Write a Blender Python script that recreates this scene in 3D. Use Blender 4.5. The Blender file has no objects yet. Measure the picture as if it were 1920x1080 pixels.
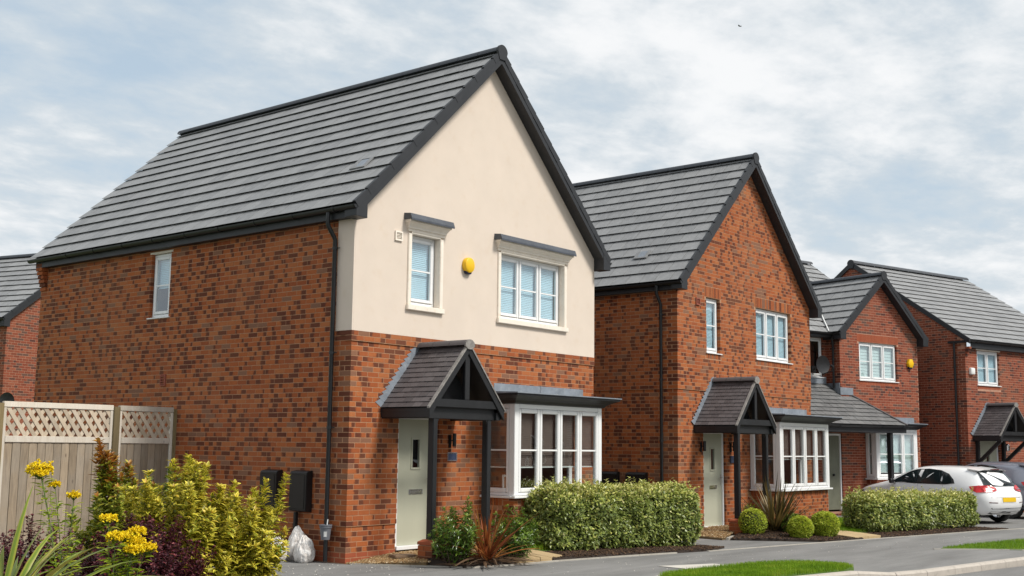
import bpy, bmesh, math, random
import numpy as np
from mathutils import Vector, Matrix, noise
from math import radians, sin, cos, pi, sqrt, atan2

random.seed(7)
RNG = np.random.default_rng(7)
SC = bpy.context.scene
COL = SC.collection

# ------------------------------------------------------------------ camera
CAM_P = (-11.863, -12.5675, 1.701)
YAW, PITCH, ROLL, FPX = 0.893346, 0.135199, 0.01087, 2185.05
_f = Vector((sin(YAW) * cos(PITCH), cos(YAW) * cos(PITCH), sin(PITCH)))
_r = Vector((cos(YAW), -sin(YAW), 0.0))
_u = _r.cross(_f)
_r2 = _r * cos(ROLL) + _u * sin(ROLL)
_u2 = _u * cos(ROLL) - _r * sin(ROLL)
cam_d = bpy.data.cameras.new('camera')
cam = bpy.data.objects.new('camera', cam_d)
COL.objects.link(cam)
M = Matrix(((_r2.x, _u2.x, -_f.x, CAM_P[0]), (_r2.y, _u2.y, -_f.y, CAM_P[1]), (_r2.z, _u2.z, -_f.z, CAM_P[2]), (0, 0, 0, 1)))
cam.matrix_world = M
cam_d.sensor_width = 36.0
cam_d.lens = 36.0 * FPX / 1920.0
cam_d.clip_start = 0.1
cam_d.clip_end = 3000.0
SC.camera = cam

def project(p):
    d = Vector(p) - Vector(CAM_P)
    z = d.dot(_f)
    return (960 + FPX * d.dot(_r2) / z, 540 - FPX * d.dot(_u2) / z, z)

# ------------------------------------------------------------------ sky, sun, exposure
SUN_EL, SUN_AZ = radians(50), radians(-76)     # azimuth of the sun as a math angle in plan (towards it)
sun_dir = Vector((cos(SUN_EL) * cos(SUN_AZ), cos(SUN_EL) * sin(SUN_AZ), sin(SUN_EL)))
sun_d = bpy.data.lights.new('sun', 'SUN')
sun_d.energy = 2.9
sun_d.angle = radians(14)
sun_d.color = (1.0, 0.955, 0.88)
sun = bpy.data.objects.new('sun', sun_d)
COL.objects.link(sun)
sun.rotation_euler = sun_dir.to_track_quat('Z', 'Y').to_euler()

world = bpy.data.worlds.new('World')
SC.world = world
world.use_nodes = True
SC.view_settings.view_transform = 'Standard'
SC.view_settings.look = 'None'
SC.view_settings.exposure = 0.48
SC.view_settings.gamma = 1.0
SC.view_settings.use_curve_mapping = False
SC.cycles.max_bounces = 8
SC.cycles.diffuse_bounces = 3
SC.cycles.glossy_bounces = 3
SC.cycles.transparent_max_bounces = 12
SC.cycles.transmission_bounces = 3
SC.cycles.use_denoising = True
SC.cycles.sample_clamp_indirect = 6.0

class NT:
    """small helper to write node trees"""
    def __init__(self, tree):
        self.t = tree
        tree.nodes.clear()
    def n(self, typ, inp=None, **kw):
        nd = self.t.nodes.new(typ)
        for k, v in kw.items():
            setattr(nd, k, v)
        for k, v in (inp or {}).items():
            s = nd.inputs[k]
            if isinstance(v, bpy.types.NodeSocket):
                self.t.links.new(v, s)
            else:
                s.default_value = v
        return nd
    def math(self, op, a, b=0.0, c=0.0, clamp=False):
        return self.n('ShaderNodeMath', {0: a, 1: b, 2: c}, operation=op, use_clamp=clamp).outputs[0]
    def mix(self, f, a, b, typ='MIX'):
        nd = self.n('ShaderNodeMix', None, data_type='RGBA', blend_type=typ, clamp_factor=True)
        for k, v in ((0, f), (6, a), (7, b)):
            if isinstance(v, bpy.types.NodeSocket):
                self.t.links.new(v, nd.inputs[k])
            else:
                nd.inputs[k].default_value = (*v, 1.0) if isinstance(v, tuple) and len(v) == 3 else v
        return nd.outputs[2]
    def ramp(self, f, stops, interp='LINEAR'):
        nd = self.n('ShaderNodeValToRGB', {0: f})
        cr = nd.color_ramp
        cr.interpolation = interp
        while len(cr.elements) < len(stops):
            cr.elements.new(0.5)
        for e, (p, c) in zip(cr.elements, stops):
            e.position = p
            e.color = (*c, 1.0) if len(c) == 3 else c
        return nd.outputs[0]
    def noise(self, vec, scale, detail=3.0, rough=0.55, dist=0.0, dims='3D', out=0):
        nd = self.n('ShaderNodeTexNoise', {'Scale': scale, 'Detail': detail, 'Roughness': rough, 'Distortion': dist}, noise_dimensions=dims)
        if vec is not None:
            self.t.links.new(vec, nd.inputs['Vector'])
        return nd.outputs[out]
    def smooth(self, v, a, b):
        return self.n('ShaderNodeMapRange', {0: v, 1: a, 2: b, 3: 0.0, 4: 1.0}, interpolation_type='SMOOTHSTEP').outputs[0]
    def mapv(self, vec, scale=(1, 1, 1), loc=(0, 0, 0), rot=(0, 0, 0)):
        return self.n('ShaderNodeMapping', {'Vector': vec, 'Location': loc, 'Rotation': rot, 'Scale': scale}).outputs[0]

# world: clear Nishita sky seen between thin broken cloud
w = NT(world.node_tree)
sky = w.n('ShaderNodeTexSky', sky_type='NISHITA', sun_disc=False, sun_elevation=SUN_EL, sun_rotation=pi / 2 - SUN_AZ,
          air_density=1.0, dust_density=1.4, ozone_density=1.0)
tc = w.n('ShaderNodeTexCoord').outputs['Generated']
sep = w.n('ShaderNodeSeparateXYZ', {0: tc})
zc = w.math('ADD', w.math('MAXIMUM', sep.outputs[2], 0.0), 0.16)
pv = w.n('ShaderNodeCombineXYZ', {0: w.math('DIVIDE', sep.outputs[0], zc), 1: w.math('DIVIDE', sep.outputs[1], zc), 2: 0.0}).outputs[0]
n1 = w.noise(w.mapv(pv, (1.0, 1.15, 1), (3.1, 1.7, 0), (0, 0, 0.6)), 0.9, 8.0, 0.58, 0.1)
n2 = w.noise(w.mapv(pv, (1.0, 1.3, 1), (8.0, 5.2, 0), (0, 0, 0.4)), 3.1, 7.0, 0.60, 0.15)
n3 = w.noise(w.mapv(pv, (1.0, 1.2, 1), (1.3, 9.1, 0), (0, 0, 0.5)), 7.0, 6.0, 0.60, 0.2)
dens = w.math('ADD', w.math('ADD', w.math('MULTIPLY', n1, 0.48), w.math('MULTIPLY', n2, 0.34)), w.math('MULTIPLY', n3, 0.18))
cov = w.smooth(dens, 0.345, 0.52)
thick = w.smooth(dens, 0.45, 0.60)
cloudc = w.mix(thick, (4.75, 5.2, 5.55), (6.9, 6.95, 7.0))
hz = w.smooth(sep.outputs[2], 0.0, 0.22)
base = w.mix(0.72, sky.outputs[0], (4.1, 4.95, 5.6))
base = w.mix(w.math('SUBTRACT', 1.0, hz), base, (5.3, 5.7, 6.0))
skyc = w.mix(w.math('MULTIPLY', cov, 0.95), base, cloudc)
bg = w.n('ShaderNodeBackground', {0: skyc, 1: 0.1})
wo = w.n('ShaderNodeOutputWorld', {0: bg.outputs[0]})

# ------------------------------------------------------------------ materials
MATS = {}
def newmat(name):
    m = bpy.data.materials.new(name)
    m.use_nodes = True
    MATS[name] = m
    nt = NT(m.node_tree)
    out = nt.n('ShaderNodeOutputMaterial')
    return m, nt, out

def principled(nt, out, col, rough=0.6, metallic=0.0, bump=None, bstr=0.2, bdist=0.01, spec=0.5, coat=0.0, sss=None):
    inp = {'Base Color': col if isinstance(col, bpy.types.NodeSocket) else (*col, 1.0), 'Roughness': rough, 'Metallic': metallic,
           'Specular IOR Level': spec, 'Coat Weight': coat}
    p = nt.n('ShaderNodeBsdfPrincipled', inp)
    if bump is not None:
        b = nt.n('ShaderNodeBump', {'Height': bump, 'Strength': bstr, 'Distance': bdist})
        nt.t.links.new(b.outputs[0], p.inputs['Normal'])
    nt.t.links.new(p.outputs[0], out.inputs[0])
    return p

def pos(nt):
    return nt.n('ShaderNodeNewGeometry').outputs['Position']

def simple(name, col, rough=0.5, var=0.12, scale=6.0, bstr=0.1, bscale=60.0, metallic=0.0, spec=0.5, coat=0.0, stretch=(1, 1, 1), dirt=None):
    m, nt, out = newmat(name)
    p = nt.mapv(pos(nt), stretch)
    a = nt.noise(p, scale, 4.0, 0.6)
    lo = tuple(c * (1 - var) for c in col)
    hi = tuple(min(1, c * (1 + var)) for c in col)
    c = nt.ramp(a, [(0.3, lo), (0.7, hi)])
    if dirt:
        d = nt.smooth(nt.noise(p, scale * 2.7, 5.0, 0.65), 0.52, 0.72)
        c = nt.mix(nt.math('MULTIPLY', d, dirt[1]), c, dirt[0])
    b = nt.noise(p, bscale, 3.0, 0.6)
    r = nt.math('ADD', rough - 0.08, nt.math('MULTIPLY', a, 0.16))
    principled(nt, out, c, r, metallic, b, bstr, 0.01, spec, coat)
    return m

def objattr(nt):
    at = nt.n('ShaderNodeAttribute', attribute_name='bc', attribute_type='GEOMETRY')
    oi = nt.n('ShaderNodeObjectInfo')
    s = nt.n('ShaderNodeVectorMath', {0: at.outputs['Vector'], 1: oi.outputs['Color']}, operation='ADD').outputs[0]
    sp = nt.n('ShaderNodeSeparateXYZ', {0: s})
    return sp.outputs[0], sp.outputs[1], sp.outputs[2], at.outputs['Alpha']

def brick_mat(name, ramp, dark, grey, p_half, p_dark, p_grey):
    """r tone, g kind of brick, b where its kiln-dark end starts, u along the brick"""
    m, nt, out = newmat(name)
    r, g, b, u = objattr(nt)
    P = pos(nt)
    c = nt.ramp(r, ramp)
    nz = nt.noise(P, 26.0, 4.0, 0.65)
    c = nt.mix(nt.math('MULTIPLY', nt.math('SUBTRACT', nz, 0.35), 0.9), c, tuple(x * 0.62 for x in ramp[1][1]))
    flip = nt.math('GREATER_THAN', r, 0.5)
    uu = nt.math('ADD', nt.math('MULTIPLY', flip, u), nt.math('MULTIPLY', nt.math('SUBTRACT', 1.0, flip), nt.math('SUBTRACT', 1.0, u)))
    uu = nt.math('ADD', uu, nt.math('MULTIPLY', nt.math('SUBTRACT', nz, 0.5), 0.35))
    edge = nt.n('ShaderNodeMapRange', {0: uu, 1: nt.math('SUBTRACT', b, 0.09), 2: nt.math('ADD', b, 0.12), 3: 0.0, 4: 1.0}, interpolation_type='SMOOTHSTEP').outputs[0]
    half = nt.math('LESS_THAN', g, p_half)
    full = nt.math('MULTIPLY', nt.math('GREATER_THAN', g, p_half), nt.math('LESS_THAN', g, p_half + p_dark))
    gr = nt.math('GREATER_THAN', g, 1.0 - p_grey)
    dk = nt.mix(nz, tuple(x * 0.7 for x in dark), tuple(x * 1.5 for x in dark))
    c = nt.mix(nt.math('MULTIPLY', nt.math('MULTIPLY', half, edge), 0.88), c, dk)
    c = nt.mix(nt.math('MULTIPLY', full, 0.85), c, dk)
    c = nt.mix(nt.math('MULTIPLY', gr, 0.8), c, grey)
    big = nt.noise(P, 0.7, 3.0, 0.5)
    c = nt.mix(nt.math('MULTIPLY', nt.smooth(big, 0.35, 0.7), 0.16), c, (0.31, 0.15, 0.08))
    bump = nt.math('ADD', nt.noise(P, 90.0, 3.0, 0.7), nt.math('MULTIPLY', nt.noise(P, 300.0, 2.0, 0.5), 0.5))
    principled(nt, out, c, 0.86, 0, bump, 0.22, 0.004, 0.3)
    return m

brick_orange = brick_mat('orange_brick', [(0.0, (0.270, 0.066, 0.020)), (0.35, (0.338, 0.087, 0.024)), (0.7, (0.378, 0.106, 0.029)), (1.0, (0.395, 0.133, 0.045))],
                         (0.074, 0.020, 0.011), (0.18, 0.10, 0.065), 0.52, 0.06, 0.04)
brick_red = brick_mat('red_brick', [(0.0, (0.185, 0.042, 0.022)), (0.35, (0.225, 0.052, 0.026)), (0.7, (0.262, 0.064, 0.032)), (1.0, (0.29, 0.085, 0.045))],
                      (0.05, 0.022, 0.02), (0.085, 0.055, 0.045), 0.10, 0.06, 0.13)
brick_smooth = brick_mat('smooth_red_brick', [(0.0, (0.30, 0.070, 0.030)), (0.35, (0.33, 0.078, 0.034)), (0.7, (0.35, 0.085, 0.038)), (1.0, (0.37, 0.10, 0.045))],
                         (0.2, 0.05, 0.03), (0.25, 0.07, 0.04), 0.05, 0.0, 0.0)
mortar = simple('mortar', (0.40, 0.215, 0.12), 0.9, 0.15, 9, 0.4, 160)
mortar_red = simple('mortar_pale', (0.42, 0.225, 0.15), 0.9, 0.15, 9, 0.4, 160)
render_cream = simple('cream_render', (0.665, 0.567, 0.478), 0.9, 0.035, 1.6, 0.25, 220, dirt=((0.60, 0.47, 0.35), 0.25))
stone_cream = simple('cream_stone', (0.80, 0.725, 0.63), 0.75, 0.05, 4, 0.15, 150, dirt=((0.60, 0.45, 0.30), 0.3))
upvc_white = simple('white_upvc', (0.80, 0.80, 0.80), 0.32, 0.02, 3, 0.02, 40)
upvc_black = simple('black_upvc', (0.011, 0.0115, 0.013), 0.42, 0.2, 3, 0.05, 30)
board_black = simple('charcoal_board', (0.016, 0.017, 0.020), 0.5, 0.15, 3, 0.08, 30, dirt=((0.035, 0.036, 0.039), 0.3))
paint_black = simple('black_painted_timber', (0.010, 0.0105, 0.012), 0.5, 0.2, 4, 0.15, 45, stretch=(1, 1, 0.25))
lead_grey = simple('lead_sheet', (0.20, 0.225, 0.26), 0.5, 0.2, 5, 0.12, 25, dirt=((0.34, 0.36, 0.37), 0.5))
lead_dark = simple('dark_lead', (0.060, 0.068, 0.085), 0.5, 0.2, 6, 0.12, 30, dirt=((0.13, 0.14, 0.15), 0.4))
ridge_grey = simple('ridge_tile_grey', (0.036, 0.041, 0.050), 0.6, 0.15, 5, 0.15, 60)
door_sage = simple('sage_door', (0.455, 0.455, 0.355), 0.5, 0.03, 5, 0.1, 200, stretch=(1, 1, 0.12))
door_green = simple('grey_green_boarding', (0.23, 0.235, 0.175), 0.55, 0.08, 4, 0.1, 60)
chrome = simple('chrome', (0.75, 0.75, 0.76), 0.2, 0.05, 4, 0.02, 40, metallic=1.0)
black_metal = simple('black_metal', (0.009, 0.009, 0.010), 0.45, 0.2, 6, 0.1, 80)
yellow_plastic = simple('yellow_plastic', (0.80, 0.48, 0.008), 0.4, 0.04, 5, 0.02, 50)
navy_plastic = simple('navy_plastic', (0.015, 0.016, 0.05), 0.4, 0.1, 5, 0.02, 50)
white_plastic = simple('white_plastic', (0.80, 0.80, 0.78), 0.35, 0.03, 5, 0.02, 50)
plaque_slate = simple('slate_plaque', (0.030, 0.042, 0.085), 0.4, 0.15, 12, 0.05, 60)
terracotta = simple('terracotta', (0.27, 0.075, 0.045), 0.8, 0.12, 12, 0.2, 90)
blind_pale = simple('pale_blind', (0.52, 0.70, 0.80), 0.7, 0.04, 5, 0.02, 40)  # white blind tinted blue: the reflected sky is painted into its colour
blind_brown = simple('brown_blind', (0.15, 0.105, 0.088), 0.7, 0.1, 5, 0.02, 40)
blind_teal = simple('teal_shutter', (0.60, 0.70, 0.69), 0.6, 0.05, 5, 0.02, 40)
room_dark = simple('room_plaster', (0.30, 0.28, 0.25), 0.9, 0.05, 2, 0.05, 40)
picture_wood = simple('picture_frame_wood', (0.30, 0.15, 0.085), 0.6, 0.1, 8, 0.05, 40)

def tile_mat(name, lo, hi, streak=0.25, rough=0.62):
    m, nt, out = newmat(name)
    r, g, b, u = objattr(nt)
    P = pos(nt)
    c = nt.ramp(r, [(0.0, lo), (1.0, hi)])
    st = nt.noise(nt.mapv(P, (3.0, 3.0, 1.2)), 3.0, 5.0, 0.65)
    c = nt.mix(nt.math('MULTIPLY', nt.smooth(st, 0.42, 0.7), streak), c, tuple(min(1, x * 1.45) for x in hi))
    gr = nt.noise(P, 130.0, 2.0, 0.6)
    c = nt.mix(nt.math('MULTIPLY', nt.smooth(gr, 0.5, 0.8), 0.35), c, tuple(x * 0.6 for x in lo))
    principled(nt, out, c, rough, 0, gr, 0.25, 0.005, 0.5)
    return m
tile_grey = tile_mat('grey_roof_tile', (0.186, 0.187, 0.189), (0.243, 0.243, 0.243), 0.3, 0.5)
tile_dark = tile_mat('dark_grey_tile', (0.105, 0.105, 0.106), (0.15, 0.149, 0.148), 0.3, 0.5)
tile_plain = tile_mat('plain_porch_tile', (0.066, 0.057, 0.059), (0.105, 0.092, 0.094), 0.1, 0.7)
tile_end = simple('roof_tile_edge', (0.018, 0.018, 0.019), 0.8, 0.15, 20, 0.1, 80)

def glass_mat(name, tint, refl=1.0):
    m, nt, out = newmat(name)
    P = pos(nt)
    bmp = nt.n('ShaderNodeBump', {'Height': nt.noise(P, 1.6, 2.0, 0.5), 'Strength': 0.06, 'Distance': 0.05})
    fr = nt.n('ShaderNodeFresnel', {'IOR': 1.52, 'Normal': bmp.outputs[0]}).outputs[0]
    f = nt.math('ADD', nt.math('MULTIPLY', fr, 1.5 * refl), 0.13 * refl, clamp=True)
    f = nt.math('MULTIPLY', f, nt.math('SUBTRACT', 1.0, nt.n('ShaderNodeNewGeometry').outputs['Backfacing']))
    tr = nt.n('ShaderNodeBsdfTransparent', {0: (*tint, 1)})
    gl = nt.n('ShaderNodeBsdfGlossy', {0: (0.95, 0.97, 1.0, 1), 1: 0.012, 'Normal': bmp.outputs[0]})
    mx = nt.n('ShaderNodeMixShader', {0: f, 1: tr.outputs[0], 2: gl.outputs[0]})
    nt.t.links.new(mx.outputs[0], out.inputs[0])
    return m
glass = glass_mat('window_glass', (0.95, 0.98, 0.98))
glass_car = glass_mat('car_glass', (0.16, 0.20, 0.20), 1.1)

# ------------------------------------------------------------------ geometry helpers
class MB:
    """collects pieces, builds ONE mesh object"""
    def __init__(self):
        self.v, self.f = [], []
    def add(self, verts, faces):
        o = len(self.v)
        self.v += [tuple(p) for p in verts]
        self.f += [tuple(i + o for i in q) for q in faces]
        return self
    def box(self, x0, y0, z0, x1, y1, z1):
        a, b = sorted((x0, x1)); c, d = sorted((y0, y1)); e, f = sorted((z0, z1))
        return self.add([(a, c, e), (b, c, e), (b, d, e), (a, d, e), (a, c, f), (b, c, f), (b, d, f), (a, d, f)],
                        [(3, 2, 1, 0), (4, 5, 6, 7), (0, 1, 5, 4), (1, 2, 6, 5), (2, 3, 7, 6), (3, 0, 4, 7)])
    def prism(self, poly, vec):
        """closed polygon of 3-D points swept along vec"""
        n = len(poly); vec = Vector(vec)
        a = [Vector(p) for p in poly]
        nrm = Vector((0, 0, 0))
        for i in range(n):
            p, q = a[i], a[(i + 1) % n]
            nrm += p.cross(q)
        if nrm.dot(vec) > 0:
            a.reverse()
        b = [p + vec for p in a]
        return self.add(a + b, [tuple(range(n)), tuple(range(2 * n - 1, n - 1, -1))] + [((i + 1) % n, i, n + i, n + (i + 1) % n) for i in range(n)])
    def tube(self, path, r, n=10, caps=True):
        path = [Vector(p) for p in path]; rings = []
        o = len(self.v)
        up = Vector((0.123, 0.31, 0.94))
        for i, p in enumerate(path):
            if i == 0: t = path[1] - p
            elif i == len(path) - 1: t = p - path[i - 1]
            else: t = (path[i + 1] - p).normalized() + (p - path[i - 1]).normalized()
            t.normalize()
            s = t.cross(up)
            if s.length < 1e-4: s = t.cross(Vector((1, 0, 0)))
            s.normalize(); q = s.cross(t)
            rr = r[i] if isinstance(r, (list, tuple)) else r
            self.v += [tuple(p + (s * cos(2 * pi * k / n) + q * sin(2 * pi * k / n)) * rr) for k in range(n)]
        for i in range(len(path) - 1):
            for k in range(n):
                a = o + i * n + k; b = o + i * n + (k + 1) % n
                self.f.append((a, b, b + n, a + n))
        if caps:
            self.f.append(tuple(o + k for k in range(n - 1, -1, -1)))
            e = o + (len(path) - 1) * n
            self.f.append(tuple(e + k for k in range(n)))
        return self
    def lathe(self, prof, n=20, c=(0, 0, 0), closed_top=True):
        o = len(self.v)
        for r, z in prof:
            self.v += [(c[0] + r * cos(2 * pi * k / n), c[1] + r * sin(2 * pi * k / n), c[2] + z) for k in range(n)]
        for i in range(len(prof) - 1):
            for k in range(n):
                a = o + i * n + k; b = o + i * n + (k + 1) % n
                self.f.append((a, b, b + n, a + n))
        self.f.append(tuple(o + k for k in range(n - 1, -1, -1)))
        e = o + (len(prof) - 1) * n
        self.f.append(tuple(e + k for k in range(n)))
        return self
    def build(self, name, mat, parent=None, smooth=False, bevel=0.0, kind=None, fix=False):
        me = bpy.data.meshes.new(name)
        me.from_pydata(self.v, [], self.f)
        if fix or bevel:
            bm = bmesh.new(); bm.from_mesh(me)
            bmesh.ops.recalc_face_normals(bm, faces=bm.faces)
            if bevel:
                es = [e for e in bm.edges if len(e.link_faces) == 2 and e.calc_face_angle(0) > 0.5]
                bmesh.ops.bevel(bm, geom=es, offset=bevel, segments=2, affect='EDGES', clamp_overlap=True)
            bm.to_mesh(me); bm.free()
        me.materials.append(mat)
        return link(name, me, parent, smooth, kind)

def link(name, me, parent=None, smooth=False, kind=None):
    if smooth:
        me.polygons.foreach_set('use_smooth', [True] * len(me.polygons))
        if smooth == 'auto':
            me.set_sharp_from_angle(angle=radians(38))
    me.update()
    o = bpy.data.objects.new(name, me)
    COL.objects.link(o)
    if parent is not None:
        o.parent = parent
    if kind:
        o['kind'] = kind
    o.color = (0, 0, 0, 0)
    return o

def empty(name, loc=(0, 0, 0), rz=0.0, parent=None):
    o = bpy.data.objects.new(name, None)
    COL.objects.link(o)
    o.location = loc
    o.rotation_euler = (0, 0, rz)
    o.empty_display_size = 0.2
    if parent is not None:
        o.parent = parent
    return o

def tag(o, label, cat, group=None, kind=None):
    o['label'] = label
    o['category'] = cat
    if group: o['group'] = group
    if kind: o['kind'] = kind
    return o

def struct(o):
    o['kind'] = 'structure'
    return o

def np_mesh(name, V, F, mat, attr=None):
    """V (n,3), F (m,k) with one k; attr (n,4) stored as point colour 'bc'"""
    me = bpy.data.meshes.new(name)
    V = np.asarray(V, dtype=np.float32); F = np.asarray(F, dtype=np.int32)
    me.vertices.add(len(V)); me.vertices.foreach_set('co', V.ravel())
    k = F.shape[1]
    me.loops.add(F.size); me.loops.foreach_set('vertex_index', F.ravel())
    me.polygons.add(len(F)); me.polygons.foreach_set('loop_start', np.arange(0, F.size, k, dtype=np.int32))
    try:
        me.polygons.foreach_set('loop_total', np.full(len(F), k, dtype=np.int32))
    except Exception:
        pass
    me.polygons.foreach_set('use_smooth', np.zeros(len(F), dtype=bool))
    me.update(calc_edges=True)
    if attr is not None:
        a = me.attributes.new('bc', 'FLOAT_COLOR', 'POINT')
        a.data.foreach_set('color', np.asarray(attr, dtype=np.float32).ravel())
    me.materials.append(mat)
    return me

BOXV = np.array([(0, 0, 0), (1, 0, 0), (1, 1, 0), (0, 1, 0), (0, 0, 1), (1, 0, 1), (1, 1, 1), (0, 1, 1)], dtype=np.float64)
BOXF = np.array([(3, 2, 1, 0), (4, 5, 6, 7), (0, 1, 5, 4), (1, 2, 6, 5), (2, 3, 7, 6), (3, 0, 4, 7)])
UNIT = {}
def unit_box(mat, verts=None, key=''):
    k = (mat.name, key)
    if k not in UNIT:
        V = BOXV if verts is None else verts
        at = np.zeros((8, 4)); at[:, 3] = BOXV[:, 0]
        UNIT[k] = np_mesh('unit_' + mat.name + key, V, BOXF, mat, at)
    return UNIT[k]

class Pieces:
    """bricks or tiles of one house: the ones that show largest become objects, the rest one 'stuff' mesh per wall"""
    def __init__(self, name, joined, root):
        self.name, self.joined, self.root = name, joined, root
        self.rec = []        # (matrix4 np, rnd3, parent obj, mat, poly or None, area)
    def add(self, M4, rnd, parent, mat, poly=None, normal=None):
        self.rec.append([M4, rnd, parent, mat, poly, normal])
    def finish(self, limit=300, hide=()):
        W = np.array(self.root.matrix_basis)
        cp = np.array(CAM_P); f = np.array(_f); r = np.array(_r2); u = np.array(_u2)
        sizes = []
        for M4, rnd, par, mat, poly, nrm in self.rec:
            a = 0.0
            if poly is None:
                A = W @ M4
                q = np.array([[0, 0, 0, 1], [1, 0, 0, 1], [1, 0, 1, 1], [0, 0, 1, 1]], dtype=float) if nrm is None else nrm
                p = (A @ q.T).T[:, :3] - cp
                z = p @ f
                if z.min() > 1:
                    x = 960 + FPX * (p @ r) / z; y = 540 - FPX * (p @ u) / z
                    sa = 0.5 * (x[0] * y[1] - x[1] * y[0] + x[1] * y[2] - x[2] * y[1] + x[2] * y[3] - x[3] * y[2] + x[3] * y[0] - x[0] * y[3])
                    a = -sa                       # image y runs down: facing the camera is negative
                    mx, my = x.mean(), y.mean()
                    if not (2 < mx < 1918 and 2 < my < 1078): a = 0
                    for (x0, y0, x1, y1) in hide:
                        if x0 < mx < x1 and y0 < my < y1: a = 0
            sizes.append(max(a, 0.0))
        order = np.argsort(-np.array(sizes))
        single = set(int(i) for i in order[:limit] if sizes[int(i)] > 14)
        groups = {}
        for i, (M4, rnd, par, mat, poly, nrm) in enumerate(self.rec):
            if i in single:
                me = unit_box(mat) if nrm is None else unit_box(mat, TILEV, 'tile')
                o = bpy.data.objects.new(self.name, me)
                COL.objects.link(o)
                o.parent = par
                o.matrix_basis = Matrix(M4.tolist())
                o.color = (*rnd, 0)
            else:
                groups.setdefault((par.name, mat.name), []).append(i)
        for (pn, mn), idx in groups.items():
            V, F, A = [], [], []
            n = 0
            VM = np.array([self.rec[i][0] for i in idx if self.rec[i][4] is None])
            RN = np.array([self.rec[i][1] for i in idx if self.rec[i][4] is None])
            tpl = BOXV if self.rec[idx[0]][5] is None else TILEV
            fq = []
            if len(VM):
                h = np.concatenate([tpl, np.ones((8, 1))], 1)
                P = np.einsum('nij,kj->nki', VM, h)[:, :, :3]
                V = P.reshape(-1, 3)
                at = np.zeros((len(VM), 8, 4)); at[:, :, :3] = RN[:, None, :]; at[:, :, 3] = BOXV[None, :, 0]
                A = at.reshape(-1, 4)
                F = (BOXF[None] + (np.arange(len(VM)) * 8)[:, None, None]).reshape(-1, 4)
                n = len(V)
            else:
                V = np.zeros((0, 3)); A = np.zeros((0, 4)); F = np.zeros((0, 4), dtype=int)
            me = None
            polys = [i for i in idx if self.rec[i][4] is not None]
            if polys:
                mb = MB(); at = []
                for i in polys:
                    M4, rnd, par, mat, poly, nrm = self.rec[i]
                    k0 = len(mb.v)
                    mb.prism([p[0] for p in poly], poly[0][1])
                    us = [p[2] for p in poly]
                    at += [(*rnd, 0.5)] * (len(mb.v) - k0)
                nv = V.tolist() + mb.v
                nf = F.tolist() + [tuple(j + n for j in q) for q in mb.f]
                me = bpy.data.meshes.new(self.joined)
                me.from_pydata(nv, [], nf)
                a = me.attributes.new('bc', 'FLOAT_COLOR', 'POINT')
                a.data.foreach_set('color', np.concatenate([A, np.array(at)]).astype(np.float32).ravel())
                me.materials.append(bpy.data.materials[mn])
            else:
                me = np_mesh(self.joined, V, F, bpy.data.materials[mn], A)
            link(self.joined, me, bpy.data.objects[pn], kind='stuff')

# a roof tile in unit form: y up the slope, z thickness; lower end lifted on the course below
TILEV = np.array([(0.018, 0.06, 0.52), (0.982, 0.06, 0.52), (0.982, 1, -0.6), (0.018, 1, -0.6), (0.018, 0, 1.0), (0.982, 0, 1.0), (0.982, 1, 0.0), (0.018, 1, 0.0)])
TOPQ = np.array([[0, 0, 1, 1], [1, 0, 1, 1], [1, 0.8, 0.2, 1], [0, 0.8, 0.2, 1]], dtype=float)

def clip(poly, a, b, c):
    """keep a*u+b*z<=c"""
    out = []
    for i in range(len(poly)):
        p, q = poly[i], poly[(i + 1) % len(poly)]
        dp = a * p[0] + b * p[1] - c; dq = a * q[0] + b * q[1] - c
        if dp <= 0: out.append(p)
        if dp * dq < 0:
            t = dp / (dp - dq); out.append((p[0] + t * (q[0] - p[0]), p[1] + t * (q[1] - p[1])))
    return out

def poly_area(p):
    return 0.5 * abs(sum(p[i][0] * p[(i + 1) % len(p)][1] - p[(i + 1) % len(p)][0] * p[i][1] for i in range(len(p))))

COURSE, BL, JT = 0.075, 0.225, 0.0115

def convex_halfplanes(poly):
    """counter-clockwise convex polygon -> list of (a,b,c)"""
    hp = []
    for i in range(len(poly)):
        (x0, y0), (x1, y1) = poly[i], poly[(i + 1) % len(poly)]
        ex, ey = x1 - x0, y1 - y0
        a, b = ey, -ex
        hp.append((a, b, a * x0 + b * y0))
    return hp

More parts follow.
